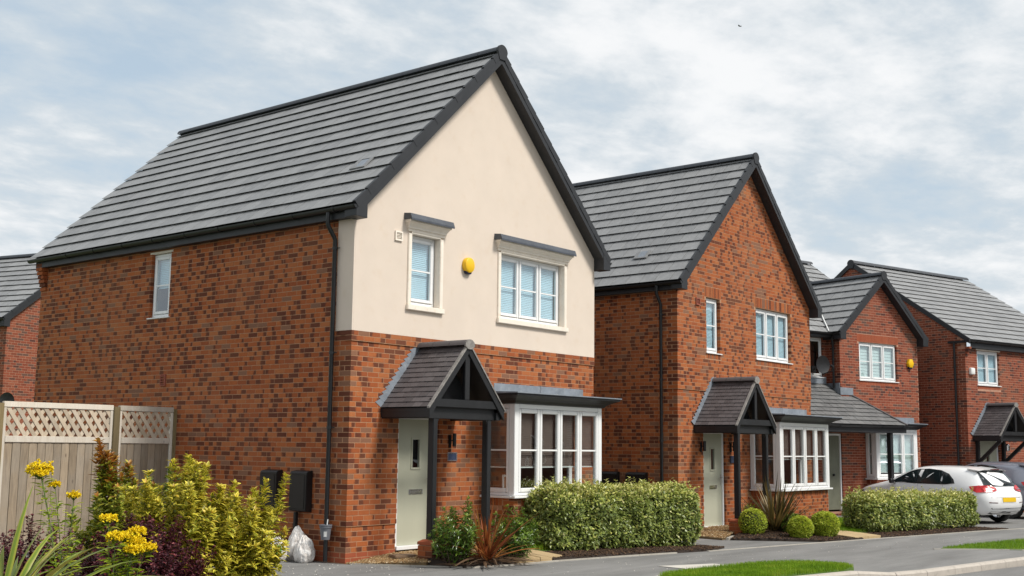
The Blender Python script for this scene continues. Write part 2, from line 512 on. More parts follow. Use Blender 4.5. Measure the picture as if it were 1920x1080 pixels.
def wall(root, pcs, p0, u, n, poly, zb, holes=(), mat=None, mort=None, corner=None, end_corner=None, off=None, name='wall', thick=0.14, heads=(), plain=(), band=None, noslab=False):
    """brick wall in the plane p0 + s*u + z*up. poly: convex ccw outline in (s,z). holes: (s0,z0,s1,z1) with bricks turned in.
    heads: (s0,z0,s1,z1,step,mat) rectangles of upright bricks. plain: rectangles left without brick (render goes there).
    corner 'own' = corner bricks at s=0, end_corner ('give', S) leaves room at s=S for the other wall's corner bricks"""
    p0 = Vector(p0); u = Vector(u).normalized(); n = Vector(n).normalized(); up = Vector((0, 0, 1))
    hp = convex_halfplanes(poly)
    smin, smax = min(p[0] for p in poly), max(p[0] for p in poly)
    zmin, zmax = min(p[1] for p in poly), max(p[1] for p in poly)
    if off:
        bands = list(off)                     # [(z_from, outset)]
        off = lambda z: [o for zf, o in bands if z >= zf][-1]
    else:
        bands = [(-9.0, 0.0)]
    allh = [(a, b, c, d) for a, b, c, d in holes] + [h[:4] for h in heads] + list(plain)
    # backing slab of mortar with true openings (vertical strips)
    mb = MB()
    sl0 = smin + (0.010 if corner == 'own' else 0.0)
    cuts = sorted(set([sl0, smax] + [h[0] - 0.004 for h in holes] + [h[2] + 0.004 for h in holes] + [p[0] for p in poly]))
    sl1 = smax - (0.010 if end_corner else 0.0)
    cuts = [c for c in cuts if sl0 <= c <= sl1] + ([sl1] if end_corner else [])
    for a, b in zip(cuts[:-1], cuts[1:]):
        if b - a < 1e-4: continue
        zi = [(zmin, zmax)]
        for h in holes:
            if h[0] - 0.004 < (a + b) / 2 < h[2] + 0.004:
                nz = []
                for z0, z1 in zi:
                    if h[1] > z0: nz.append((z0, min(h[1] - 0.004, z1)))
                    if h[3] < z1: nz.append((max(h[3] + 0.004, z0), z1))
                zi = nz
        zi = [(max(z0, zf), min(z1, zt), o) for z0, z1 in zi for (zf, o), zt in zip(bands, [q[0] for q in bands[1:]] + [99.0]) if min(z1, zt) - max(z0, zf) > 1e-4]
        for z0, z1, o in zi:
            q = [(a, z0), (b, z0), (b, z1), (a, z1)]
            for k in hp:
                q = clip(q, *k)
                if len(q) < 3: break
            if corner == 'own': q = [(smin - o + 0.0050 if abs(s - sl0) < 1e-6 else s, z) for s, z in q]
            if len(q) >= 3 and poly_area(q) > 1e-5:
                mb.prism([p0 + u * s + up * z + n * (o - 0.0025) for s, z in q], -n * thick)
    wo = mb.build(name, mort, root)
    rnd = RNG.random
    def kind(p):
        # burnt bricks come in batches and runs along a course, not as an even speckle
        nz = noise.noise(Vector((p.x * 0.75 + 3.7, p.y * 0.75, p.z * 1.1))) + 0.8 * noise.noise(Vector((p.x * 1.6, p.y * 1.6, p.z * 13.0)))
        return (rnd(), min(1.0, max(0.0, rnd() ** (1.0 + 0.0) + 0.42 * nz * (1 if rnd() < 0.8 else 0))), 0.38 + 0.45 * rnd())
    def put(s0, s1, z0, z1, d, o, m):
        A = np.eye(4)
        A[:3, 0] = u * (s1 - s0); A[:3, 1] = -n * d; A[:3, 2] = up * (z1 - z0)
        A[:3, 3] = p0 + u * s0 + n * o + up * z0
        pcs.add(A, kind(p0 + u * s0 + up * z0), wo, m)
    k0 = int(math.floor((zmin - zb) / COURSE + 0.01)); k1 = int(math.ceil((zmax - zb) / COURSE))
    for k in range(k0, k1):
        z0 = zb + k * COURSE + JT; z1 = zb + (k + 1) * COURSE
        if z1 > zmax + 0.03: break
        zm = (z0 + z1) / 2
        o = off(zm) if off else 0.0
        bm_ = band(zm) if band else None
        odd = k % 2
        joints = []
        if corner == 'own':
            s = -o; e = 0.215 if not odd else 0.1025
            joints.append((s, e, (0.1025 if not odd else 0.215) + o)); s = e + JT
        elif end_corner:
            S = end_corner
            first = S - (0.1125 if not odd else 0.225)
            s = first - BL * math.ceil((first - smin) / BL)
        else:
            s = smin - (0 if odd else 0.1125)
        lim = (end_corner - (0.1125 if not odd else 0.225)) if end_corner else smax
        while s < lim - 0.02:
            e = min(s + BL - JT, lim if not end_corner else lim + 0.0)
            joints.append((max(s, smin if corner != 'own' else -0.03), e, 0.016)); s += BL
        for s, e, d in joints:
            if e - s < 0.018: continue
            segs = [(s, e, d)]
            for h in allh:
                if h[1] - 0.03 < zm < h[3] + 0.03:
                    ns = []
                    for a, b, dd in segs:
                        if b <= h[0] or a >= h[2]: ns.append((a, b, dd)); continue
                        deep = 0.11 if h in [tuple(x) for x in holes] else dd
                        if a < h[0]: ns.append((a, h[0] - (0.005 if deep == dd else 0), max(dd, deep)))
                        if b > h[2]: ns.append((h[2] + (0.005 if deep == dd else 0), b, max(dd, deep)))
                    segs = ns
            for a, b, dd in segs:
                if b - a < 0.022: continue
                q = [(a, z0), (b, z0), (b, z1), (a, z1)]
                inside = all(hk[0] * p[0] + hk[1] * p[1] <= hk[2] + 1e-3 + abs(o) * abs(hk[0]) for hk in hp for p in q)
                m = bm_ or mat
                jit = (rnd() - 0.5) * 0.0016
                if inside:
                    put(a, b, z0, z1, dd, o + jit, m)
                else:
                    for hk in hp:
                        q = clip(q, *hk)
                        if len(q) < 3: break
                    if len(q) >= 3 and poly_area(q) > 6e-4:
                        pl = [(p0 + u * s_ + up * z_ + n * (o + jit), -n * dd, 0.5) for s_, z_ in q]
                        pcs.add(None, kind(pl[0][0]), wo, m, poly=pl)
    for h in heads:
        s0, z0, s1, z1, step, m = h[:6]
        cnt = max(1, round((s1 - s0) / step)); st = (s1 - s0) / cnt
        for i in range(cnt):
            put(s0 + i * st, s0 + (i + 1) * st - (0.009 if step > 0.05 else 0.004), z0 + 0.006, z1, 0.11 if z0 > 4.5 else 0.016, (off((z0 + z1) / 2) if off else 0.0) + (rnd() - 0.5) * 0.0016, m)
    return wo

def tiles(root, pcs, part, origin, along, upv, length, rise, gauge, width, mat, thick=0.026, stagger=True, skip=None, lap=1.18):
    """tiled slope: origin at the eave's left end seen from outside, along the eave, upv up the slope (unit)"""
    o = Vector(origin); a = Vector(along).normalized(); b = Vector(upv).normalized(); nrm = a.cross(b)
    rows = int(math.ceil(rise / gauge - 0.25))
    for r in range(rows):
        g0 = r * gauge
        ln = min(gauge * lap, rise - g0 + 0.02)
        s = 0.0
        if stagger and r % 2: s = -width / 2
        while s < length - 0.02:
            s0, s1 = max(s, 0.0), min(s + width, length)
            s += width
            if s1 - s0 < 0.03: continue
            lo, hi = s0, s1
            if skip:
                q = skip(s0, s1, g0, g0 + gauge)
                if q is None: continue
                lo, hi = q
                if hi - lo < 0.04: continue
            A = np.eye(4)
            A[:3, 0] = a * (hi - lo); A[:3, 1] = b * ln; A[:3, 2] = nrm * thick
            A[:3, 3] = o + a * lo + b * g0 + nrm * ((RNG.random() - 0.5) * 0.003)
            pcs.add(A, (RNG.random(), RNG.random(), RNG.random()), part, mat, normal=TOPQ)
# ------------------------------------------------------------------ house kit
X, Y, Z = Vector((1, 0, 0)), Vector((0, 1, 0)), Vector((0, 0, 1))

def child(name, root, loc=(0, 0, 0)):
    return empty(name, loc, 0, root)

def frame_box(mb, s0, z0, s1, z1, wd, y0, y1, ax='x'):
    """rectangular ring in a wall plane"""
    for a, b, c, d in ((s0, z0, s0 + wd, z1), (s1 - wd, z0, s1, z1), (s0 + wd, z0, s1 - wd, z0 + wd), (s0 + wd, z1 - wd, s1 - wd, z1)):
        if ax == 'x': mb.box(a, y0, b, c, y1, d)
        else: mb.box(y0, a, b, y1, c, d)
    return mb

def window(root, s0, z0, s1, z1, lights, plane=0.0, rec=0.07, ax='x', sill=0.05, blind=None, bl_frac=1.0, bar=True, name='window', sill_out=0.05, slat=0.03, sash=None):
    """window in a wall: ax 'x' = wall facing -Y (s runs along x), 'y' = wall facing -X (s runs along y). rec = depth behind the face"""
    wnd = child(name, root)
    y0, y1 = plane + rec, plane + rec + 0.07
    f = MB(); frame_box(f, s0, z0, s1, z1, 0.045, y0, y1, ax)
    wl = (s1 - s0 - 0.09) / lights
    for i in range(1, lights):
        c = s0 + 0.045 + wl * i
        if ax == 'x': f.box(c - 0.012, y0 + 0.002, z0 + 0.045, c + 0.012, y1 - 0.004, z1 - 0.045)
        else: f.box(y0 + 0.002, c - 0.012, z0 + 0.045, y1 - 0.004, c + 0.012, z1 - 0.045)
    f.build('frame', upvc_white, wnd, bevel=0.006)
    for i in range(lights):
        a = s0 + 0.045 + wl * i + (0.004 if i == 0 else 0.014); b = s0 + 0.045 + wl * (i + 1) - (0.004 if i == lights - 1 else 0.014)
        c0, c1 = z0 + 0.05, z1 - 0.05
        m = MB(); frame_box(m, a, c0, b, c1, 0.052, y0 - 0.018, y0 + 0.034, ax)
        m.build('sash', upvc_white, wnd, bevel=0.008)
        g = MB(); zb = (c0 + c1) / 2
        if ax == 'x': g.box(a + 0.05, y0 + 0.004, c0 + 0.05, b - 0.05, y0 + 0.008, c1 - 0.05)
        else: g.box(y0 + 0.004, a + 0.05, c0 + 0.05, y0 + 0.008, b - 0.05, c1 - 0.05)
        g.build('pane', glass, wnd)
        if bar:
            g = MB()
            if ax == 'x': g.box(a + 0.052, y0 - 0.006, zb - 0.012, b - 0.052, y0 + 0.003, zb + 0.012)
            else: g.box(y0 - 0.006, a + 0.052, zb - 0.012, y0 + 0.003, b - 0.052, zb + 0.012)
            g.build('glazing_bar', upvc_white, wnd)
        if blind is not None:
            g = MB(); zz0 = c1 - 0.045 - (c1 - c0 - 0.09) * bl_frac
            nsl = max(4, int((c1 - 0.045 - zz0) / slat)); hs = (c1 - 0.045 - zz0) / nsl
            for k in range(nsl):
                zq = zz0 + k * hs
                ya = y0 + 0.055
                if ax == 'x': g.add([(a + 0.03, ya, zq), (b - 0.03, ya, zq), (b - 0.03, ya + 0.007, zq + hs * 0.96), (a + 0.03, ya + 0.007, zq + hs * 0.96)], [(0, 1, 2, 3)])
                else: g.add([(ya, b - 0.03, zq), (ya, a + 0.03, zq), (ya + 0.007, a + 0.03, zq + hs * 0.96), (ya + 0.007, b - 0.03, zq + hs * 0.96)], [(0, 1, 2, 3)])
            if bl_frac < 0.95:
                if ax == 'x': g.box(a + 0.03, ya - 0.012, zz0 - 0.02, b - 0.03, ya + 0.012, zz0)
            g.build('blind', blind, wnd)
    if sill:
        m = MB()
        if ax == 'x': m.prism([(s0 - 0.04, plane - sill_out, z0 - 0.03), (s0 - 0.04, plane - sill_out, z0 - 0.012), (s0 - 0.04, y0, z0 - 0.001), (s0 - 0.04, y0, z0 - 0.03)], (s1 - s0 + 0.08, 0, 0))
        else: m.prism([(plane - sill_out, s0 - 0.04, z0 - 0.03), (plane - sill_out, s0 - 0.04, z0 - 0.012), (y0, s0 - 0.04, z0 - 0.001), (y0, s0 - 0.04, z0 - 0.03)], (0, s1 - s0 + 0.08, 0))
        m.build('sill', upvc_white, wnd)
    return wnd

def downpipe(root, pts, clips):
    dp = child('downpipe', root)
    MB().tube(pts, 0.034, 10).build('pipe', upvc_black, dp, smooth='auto')
    for p, d in clips:
        m = MB(); p = Vector(p); d = Vector(d)
        m.tube([p - Z * 0.02, p + Z * 0.02], 0.042, 10)
        q = p + d * 0.035; r_ = p + d * 0.11
        m.tube([q, r_], 0.007, 6)
        m.build('clip', upvc_black, dp)
    return dp

def gable_roof(root, pcs, W, D, zs, ze, eo, m, ov, x0=0.0, gutter_back=None, vent=None, right=True, hide_back=False, back_ov=0.12, tile_w=0.37, gauge=0.345, left_skip=None, valley=None):
    """ridge along +Y over x0..x0+W. ze: tile top height at x=x0-eo. m: slope. ov: front overhang. D: rear wall"""
    part = child('roof', root)
    xm = x0 + W / 2
    zr = ze + m * (W / 2 + eo)
    cosp = 1 / sqrt(1 + m * m); rise = (W / 2 + eo) / cosp
    yb = D + back_ov
    th = 0.037
    # tiles: left slope seen from outside runs from back to front
    up_l = Vector((1, 0, m)).normalized()
    nl = (-Y).cross(up_l)
    tiles(root, pcs, part, Vector((x0 - eo, yb, ze)) - nl * (th - 0.006), -Y, up_l, yb + ov - 0.02, rise, gauge, tile_w, tile_grey, th, skip=left_skip)
    if right:
        up_r = Vector((-1, 0, m)).normalized(); nr = Y.cross(up_r)
        tiles(root, pcs, part, Vector((x0 + W + eo, -ov + 0.02, ze)) - nr * (th - 0.006), Y, up_r, yb + ov - 0.02, rise, gauge, tile_w, tile_grey, th)
    # underlay under the tiles
    mb = MB()
    dz = 0.10
    a = (x0 - eo + 0.03, ze - dz + 0.03 * m); t = (xm, zr - dz); b = (x0 + W + eo - 0.03, ze - dz + 0.03 * m)
    mb.add([(a[0], -ov + 0.05, a[1]), (t[0], -ov + 0.05, t[1]), (b[0], -ov + 0.05, b[1]), (a[0], yb - .03, a[1]), (t[0], yb - .03, t[1]), (b[0], yb - .03, b[1])],
           [(0, 3, 4, 1), (1, 4, 5, 2)])
    mb.build('underlay', tile_end, part)
    # ridge tiles, each half round
    n = max(3, int((yb + ov) / 0.45)); L = (yb + ov) / n
    for i in range(n):
        r = MB(); k = 9; ya = -ov + i * L; ybb = ya + L - 0.006
        ring = [(xm + 0.125 * cos(pi * (0.02 + 0.96 * j / (k - 1))), zr - 0.06 + 0.115 * sin(pi * (0.02 + 0.96 * j / (k - 1)))) for j in range(k)]
        V = [(p, ya, q) for p, q in ring] + [(p, ybb, q) for p, q in ring]
        r.add(V, [(j, j + 1, k + j + 1, k + j) for j in range(k - 1)])
        r.add([(xm + 0.128, ya + .002, ring[0][1] - .004), (xm + 0.128, ybb - .02, ring[0][1] - .004), (xm - 0.128, ybb - .02, ring[0][1] - .004), (xm - 0.128, ya + .002, ring[0][1] - .004)], [(0, 1, 2, 3)])
        o = r.build('ridge_tile', ridge_grey, part, smooth='auto')
    cap = MB(); k = 14
    ring = [(xm + 0.132 * cos(pi * (j / (k - 1))), zr - 0.055 + 0.128 * sin(pi * (j / (k - 1)))) for j in range(k)] + [(xm - 0.085, zr - 0.2), (xm + 0.085, zr - 0.2)]
    cap.prism([(p, -ov - 0.02, q) for p, q in ring], (0, 0.045, 0))
    cap.build('ridge_end_cap', board_black, part, bevel=0.004)
    # verge trim units along both front edges, stepping with the tiles
    rows = int(round(rise / gauge))
    for sx in ((-1, 1) if right else (-1,)):
        mb = MB()
        g = rise / rows
        for i in range(rows):
            d0, d1 = i * g, (i + 1) * g + 0.015
            def P(d, h):
                x = (W / 2 + eo) - d * cosp
                return (xm + sx * x * 1.0 - sx * (-h) * m * cosp * (1), ze + d * cosp * m + h * cosp)
            q = [P(d0, 0.02), P(d1, 0.002), P(d1, -0.10), P(d0, -0.095)]
            mb.prism([(p[0], -ov - 0.006 - 0.004 * (i % 2), p[1]) for p in q], (0, 0.06, 0))
        mb.build('verge_trim', board_black, part)
    # barge boards and soffits
    zb0 = zs + 0.30
    for sx in (-1, 1):
        if sx == 1 and not right: continue
        def at(x, z): return (xm + sx * x, z)
        top = [at(W / 2 + 0.0, ze + m * eo - 0.10), at(0, zr - 0.115), at(0, zr - 0.115 - 0.145), at(W / 2 + 0.0, ze + m * eo - 0.10 - 0.145)]
        MB().prism([(p[0], -ov, p[1]) for p in top], (0, 0.022, 0)).build('barge_board', board_black, part)
        lo = ze + m * eo - 0.245
        hi = zr - 0.26
        e0 = 0.012
        q = [at(W / 2, lo + e0), at(0, hi + e0), at(0, hi + e0 + 0.012), at(W / 2, lo + e0 + 0.012)]
        MB().prism([(p[0], -ov + 0.022, p[1]) for p in q], (0, ov - 0.022 + 0.01, 0)).build('soffit', board_black, part)
        # boxed end at the eaves
        xo = W / 2 + eo - 0.02
        q = [at(W / 2 - 0.012, zs), at(xo, zs + 0.01), at(xo, ze - 0.10 + 0.0), at(W / 2 - 0.012, ze + m * (eo + 0.012) - 0.10)]
        MB().prism([(p[0], -ov - 0.004, p[1]) for p in q], (0, ov + 0.0, 0)).build('box_end', board_black, part, bevel=0.004)
        # fascia, soffit and gutter along the side
        fx = W / 2 + eo - 0.085
        a0, a1 = at(fx, 0)[0], at(fx - 0.02, 0)[0]
        MB().box(a0, 0.004, zs + 0.015, a1, D, ze - 0.05).build('fascia', board_black, part)
        b0, b1 = at(W / 2 - 0.01, 0)[0], at(fx - 0.021, 0)[0]
        MB().box(b0, 0.004, zs + 0.02, b1, D, zs + 0.03).build('eaves_soffit', board_black, part)
        gx = xm + sx * (W / 2 + eo - 0.028)
        mb = MB(); k = 8
        yA, yB = -ov + 0.0, D + back_ov + 0.02
        outer = [(gx + 0.056 * cos(pi + pi * j / k), ze - 0.035 + 0.062 * sin(pi + pi * j / k)) for j in range(k + 1)]
        inner = [(gx + 0.050 * cos(pi + pi * j / k), ze - 0.035 + 0.055 * sin(pi + pi * j / k)) for j in range(k, -1, -1)]
        mb.prism([(p[0], yA, p[1]) for p in outer + inner], (0, yB - yA, 0))
        for ye in (yA, yB - 0.01):
            mb.prism([(p[0], ye, p[1]) for p in outer], (0, 0.01, 0))
        g = mb.build('gutter', upvc_black, part)
        if sx == -1:
            nb = int((yB - yA) / 0.92)
            for i in range(nb):
                yy = yA + 0.45 + i * 0.92
                mb = MB()
                o2 = [(gx + 0.064 * cos(pi + pi * j / k), ze - 0.034 + 0.072 * sin(pi + pi * j / k)) for j in range(k + 1)]
                mb.prism([(p[0], yy, p[1]) for p in o2 + [(p[0], p[1]) for p in outer[::-1]]], (0, 0.05, 0))
                mb.box(gx + 0.02, yy + 0.01, ze - 0.10, gx + 0.08, yy + 0.04, ze - 0.04)
                mb.build('gutter_bracket', upvc_black, part)
    if vent:
        (vx, vy) = vent   # centre on the left slope: low-profile tile vent
        o = Vector((vx, vy, ze + m * (vx - x0 + eo))); nn = Vector((-m, 0, 1)).normalized(); a_ = -Y; b_ = up_l
        v = child('roof_vent', root)
        def slab(s0, s1, t0, t1, h0, h1, mat, nm):
            pts = [o + a_ * s + b_ * t + nn * h for s, t, h in ((s0, t0, h0), (s1, t0, h0), (s1, t1, h0), (s0, t1, h0))]
            MB().prism(pts, nn * (h1 - h0)).build(nm, mat, v)
        slab(-0.17, 0.17, -0.11, -0.07, 0.0, 0.022, tile_grey, 'hood_lip')
        slab(-0.17, -0.10, -0.07, 0.16, 0.0, 0.018, tile_grey, 'rib')
        slab(0.10, 0.17, -0.07, 0.16, 0.0, 0.018, tile_grey, 'rib')
        slab(-0.10, 0.10, -0.07, 0.16, 0.0, 0.006, lead_grey, 'inlet')
    return zr

def porch(root, pcs, wallz, xc, yw, z_e, z_r, hw, dep, posts=True, ground=0.0, pier=0.0, gallows=False):
    """open timber porch: eave height z_e, ridge z_r, half width hw at the eaves, projecting dep from the wall face yw"""
    p = child('porch', root)
    m = (z_r - z_e) / hw; cosp = 1 / sqrt(1 + m * m); rise = hw / cosp
    yf = yw - dep
    for sx in (-1, 1):
        upv = Vector((-sx, 0, m)).normalized(); al = Y * sx
        nr = al.cross(upv)
        org = Vector((xc + sx * hw, yf if sx == 1 else yw - 0.0, z_e)) - nr * 0.014
        tiles(root, pcs, p, org, al, upv, dep, rise - 0.03, 0.103, 0.165, tile_plain, 0.012, lap=1.25)
        # boarding under the tiles
        a = [(xc + sx * (hw - .01), z_e - 0.035), (xc, z_r - 0.035), (xc, z_r - 0.07), (xc + sx * (hw - .01), z_e - 0.07)]
        MB().prism([(q[0], yf + 0.03, q[1]) for q in a], (0, dep - 0.035, 0)).build('roof_board', paint_black, p)
        # barge boards with the mortar strip above
        q = [(xc + sx * (hw - 0.0), z_e - 0.02), (xc, z_r - 0.012), (xc, z_r - 0.17), (xc + sx * (hw - 0.005), z_e - 0.17)]
        MB().prism([(t[0], yf + 0.012, t[1]) for t in q], (0, 0.035, 0)).build('barge_board', paint_black, p, bevel=0.004)
        q = [(xc + sx * (hw + .01), z_e - 0.0), (xc, z_r + 0.012), (xc, z_r - 0.028), (xc + sx * (hw + .01), z_e - 0.028)]
        MB().prism([(t[0], yf + 0.0, t[1]) for t in q], (0, 0.05, 0)).build('verge_bedding', stone_grey, p)
        # wall plate beam under the eave
        bx = xc + sx * (hw - 0.09)
        MB().box(bx - 0.05, yf + 0.055, z_e - 0.17, bx + 0.05, yw - 0.004, z_e - 0.05).build('eaves_beam', paint_black, p)
        # eaves fascia
        MB().box(xc + sx * (hw - 0.03), yf + 0.05, z_e - 0.155, xc + sx * (hw - 0.012), yw - 0.005, z_e - 0.022).build('eaves_fascia', paint_black, p)
        # stepped lead flashing against the wall
        mb = MB(); ns = int((z_r - z_e) / 0.075) + 1
        for i in range(ns):
            za = z_e + 0.02 + i * 0.075; zb_ = za + 0.075
            xa = hw - (za - z_e) / m; xb = hw - (zb_ - z_e) / m
            pts = [(xc + sx * (xa + 0.015), za - 0.02), (xc + sx * (max(xb, 0) + 0.0), zb_ - 0.02), (xc + sx * (max(xb, 0) + 0.035), zb_ + 0.05), (xc + sx * (xa + 0.13), za + 0.055)]
            mb.prism([(t[0], yw - 0.021 - 0.001 * (i % 2), t[1]) for t in pts], (0, 0.008, 0))
        mb.build('stepped_flashing', lead_grey, p)
        if posts:
            px = xc + sx * 0.615
            zt = z_e - 0.12
            MB().box(px - 0.05, yf + 0.106, ground + pier, px + 0.05, yf + 0.214, zt).build('post', paint_black, p, bevel=0.008)
            if pier:
                q = child('pier', root)
                MB().box(px - 0.12, yf + 0.02, ground - 0.1, px + 0.12, yf + 0.29, ground + pier - 0.075).build('core', mortar, q)
                for k in range(int(round((pier + 0.1) / COURSE)) - 1):
                    z0 = ground + pier - 0.15 - k * COURSE
                    for side in range(3):
                        if side == 0: segs = [(0, 0.10), (0.11, 0.25)] if k % 2 else [(0, 0.14), (0.15, 0.25)]
                        else: segs = [(0, 0.12), (0.13, 0.28)] if k % 2 else [(0, 0.16), (0.17, 0.28)]
                        for s0, s1 in segs:
                            mb = MB()
                            if side == 0: mb.box(px - 0.125 + s0, yf + 0.012, z0, px - 0.125 + s1, yf + 0.03, z0 + 0.065)
                            elif side == 1: mb.box(px - 0.128, yf + 0.014 + s0, z0, px - 0.11, yf + 0.014 + s1, z0 + 0.065)
                            else: mb.box(px + 0.11, yf + 0.014 + s0, z0, px + 0.128, yf + 0.014 + s1, z0 + 0.065)
                            b = mb.build('brick', brick_orange, q); b.color = (random.random(), random.random() * 0.4, 0.4, 0)
                cp_ = MB()
                z1 = ground + pier
                cp_.add([(px - 0.13, yf + 0.005, z1 - 0.07), (px + 0.13, yf + 0.005, z1 - 0.07), (px + 0.13, yf + 0.305, z1 - 0.07), (px - 0.13, yf + 0.305, z1 - 0.07),
                         (px - 0.13, yf + 0.005, z1 - 0.03), (px + 0.13, yf + 0.005, z1 - 0.03), (px + 0.13, yf + 0.305, z1 - 0.03), (px - 0.13, yf + 0.305, z1 - 0.03),
                         (px - 0.075, yf + 0.06, z1 + 0.004), (px + 0.075, yf + 0.06, z1 + 0.004), (px + 0.075, yf + 0.25, z1 + 0.004), (px - 0.075, yf + 0.25, z1 + 0.004)],
                        [(3, 2, 1, 0), (0, 1, 5, 4), (1, 2, 6, 5), (2, 3, 7, 6), (3, 0, 4, 7), (4, 5, 9, 8), (5, 6, 10, 9), (6, 7, 11, 10), (7, 4, 8, 11), (8, 9, 10, 11)])
                cp_.build('coping_brick', brick_smooth, q).color = (0.6, 0.2, 0.4, 0)
            # curved knee between post and beam
            mb = MB()
            for k in range(5):
                t0, t1 = k / 5 * pi / 2, (k + 1) / 5 * pi / 2
                c = (px - sx * 0.05, zt - 0.0)
                mb.prism([(c[0] - sx * 0.13 * (1 - sin(t0)), yf + 0.112, zt - 0.13 * (1 - cos(t0)) - 0.0), (c[0] - sx * 0.13 * (1 - sin(t1)), yf + 0.11, zt - 0.13 * (1 - cos(t1))), (c[0], yf + 0.11, zt - 0.13 * (1 - cos(t1))), (c[0], yf + 0.11, zt - 0.13 * (1 - cos(t0)))], (0, 0.08, 0))
            mb.build('knee', paint_black, p)
        if gallows:
            px = xc + sx * 0.69
            MB().box(px - 0.05, yw - 0.10, ground + 1.28, px + 0.05, yw - 0.004, z_e - 0.12).build('wall_post', paint_black, p, bevel=0.006)
            d = Vector((0, yf + 0.12, z_e - 0.15)) - Vector((0, yw - 0.06, ground + 1.36))
            st = Vector((px - 0.04, yw - 0.06, ground + 1.36))
            side = Vector((0, -d.z, d.y)).normalized() * 0.05
            MB().prism([st + side, st - side, st - side + d, st + side + d], (0.08, 0, 0)).build('brace', paint_black, p)
    zt = z_e - 0.02
    MB().box(xc - hw + 0.09, yf + 0.03, zt - 0.0 + 0.02, xc + hw - 0.09, yf + 0.10, zt + 0.14).build('tie_beam', paint_black, p, bevel=0.006)
    MB().box(xc - hw + 0.13, yf + 0.10, z_e - 0.17, xc + hw - 0.13, yf + 0.20, z_e + 0.01).build('lintel_beam', paint_black, p, bevel=0.006)
    MB().box(xc - 0.055, yf + 0.035, zt + 0.142, xc + 0.055, yf + 0.095, z_r - 0.15).build('king_post', paint_black, p, bevel=0.006)
    # dark boarding in the gable, set back
    mb = MB(); mb.prism([(xc - hw + 0.2, yf + 0.45, z_e), (xc + hw - 0.2, yf + 0.45, z_e), (xc, yf + 0.45, z_r - 0.2)], (0, 0.02, 0)); mb.build('ceiling_board', paint_black, p)
    n = 3; L = dep / n
    for i in range(n):
        r = MB(); k = 9; ya = yf - 0.01 + i * L; yb_ = ya + L - 0.006
        ring = [(xc + 0.115 * cos(pi * (0.05 + 0.9 * j / (k - 1))), z_r - 0.055 + 0.105 * sin(pi * (0.05 + 0.9 * j / (k - 1)))) for j in range(k)]
        r.add([(a, ya, b) for a, b in ring] + [(a, yb_, b) for a, b in ring], [(j, j + 1, k + j + 1, k + j) for j in range(k - 1)])
        r.build('ridge_tile', tile_plain, p, smooth='auto').color = (0.4, 0.5, 0.5, 0)
    ring = [(xc + 0.112 * cos(pi * (j / 9)), z_r - 0.05 + 0.10 * sin(pi * (j / 9))) for j in range(10)] + [(xc - 0.05, z_r - 0.1), (xc + 0.05, z_r - 0.1)]
    MB().prism([(a, yf - 0.012, b) for a, b in ring], (0, 0.03, 0)).build('ridge_bedding', stone_grey, p)
    return p

stone_grey = simple('grey_mortar', (0.23, 0.215, 0.20), 0.85, 0.3, 14, 0.5, 60, dirt=((0.10, 0.09, 0.085), 0.7))

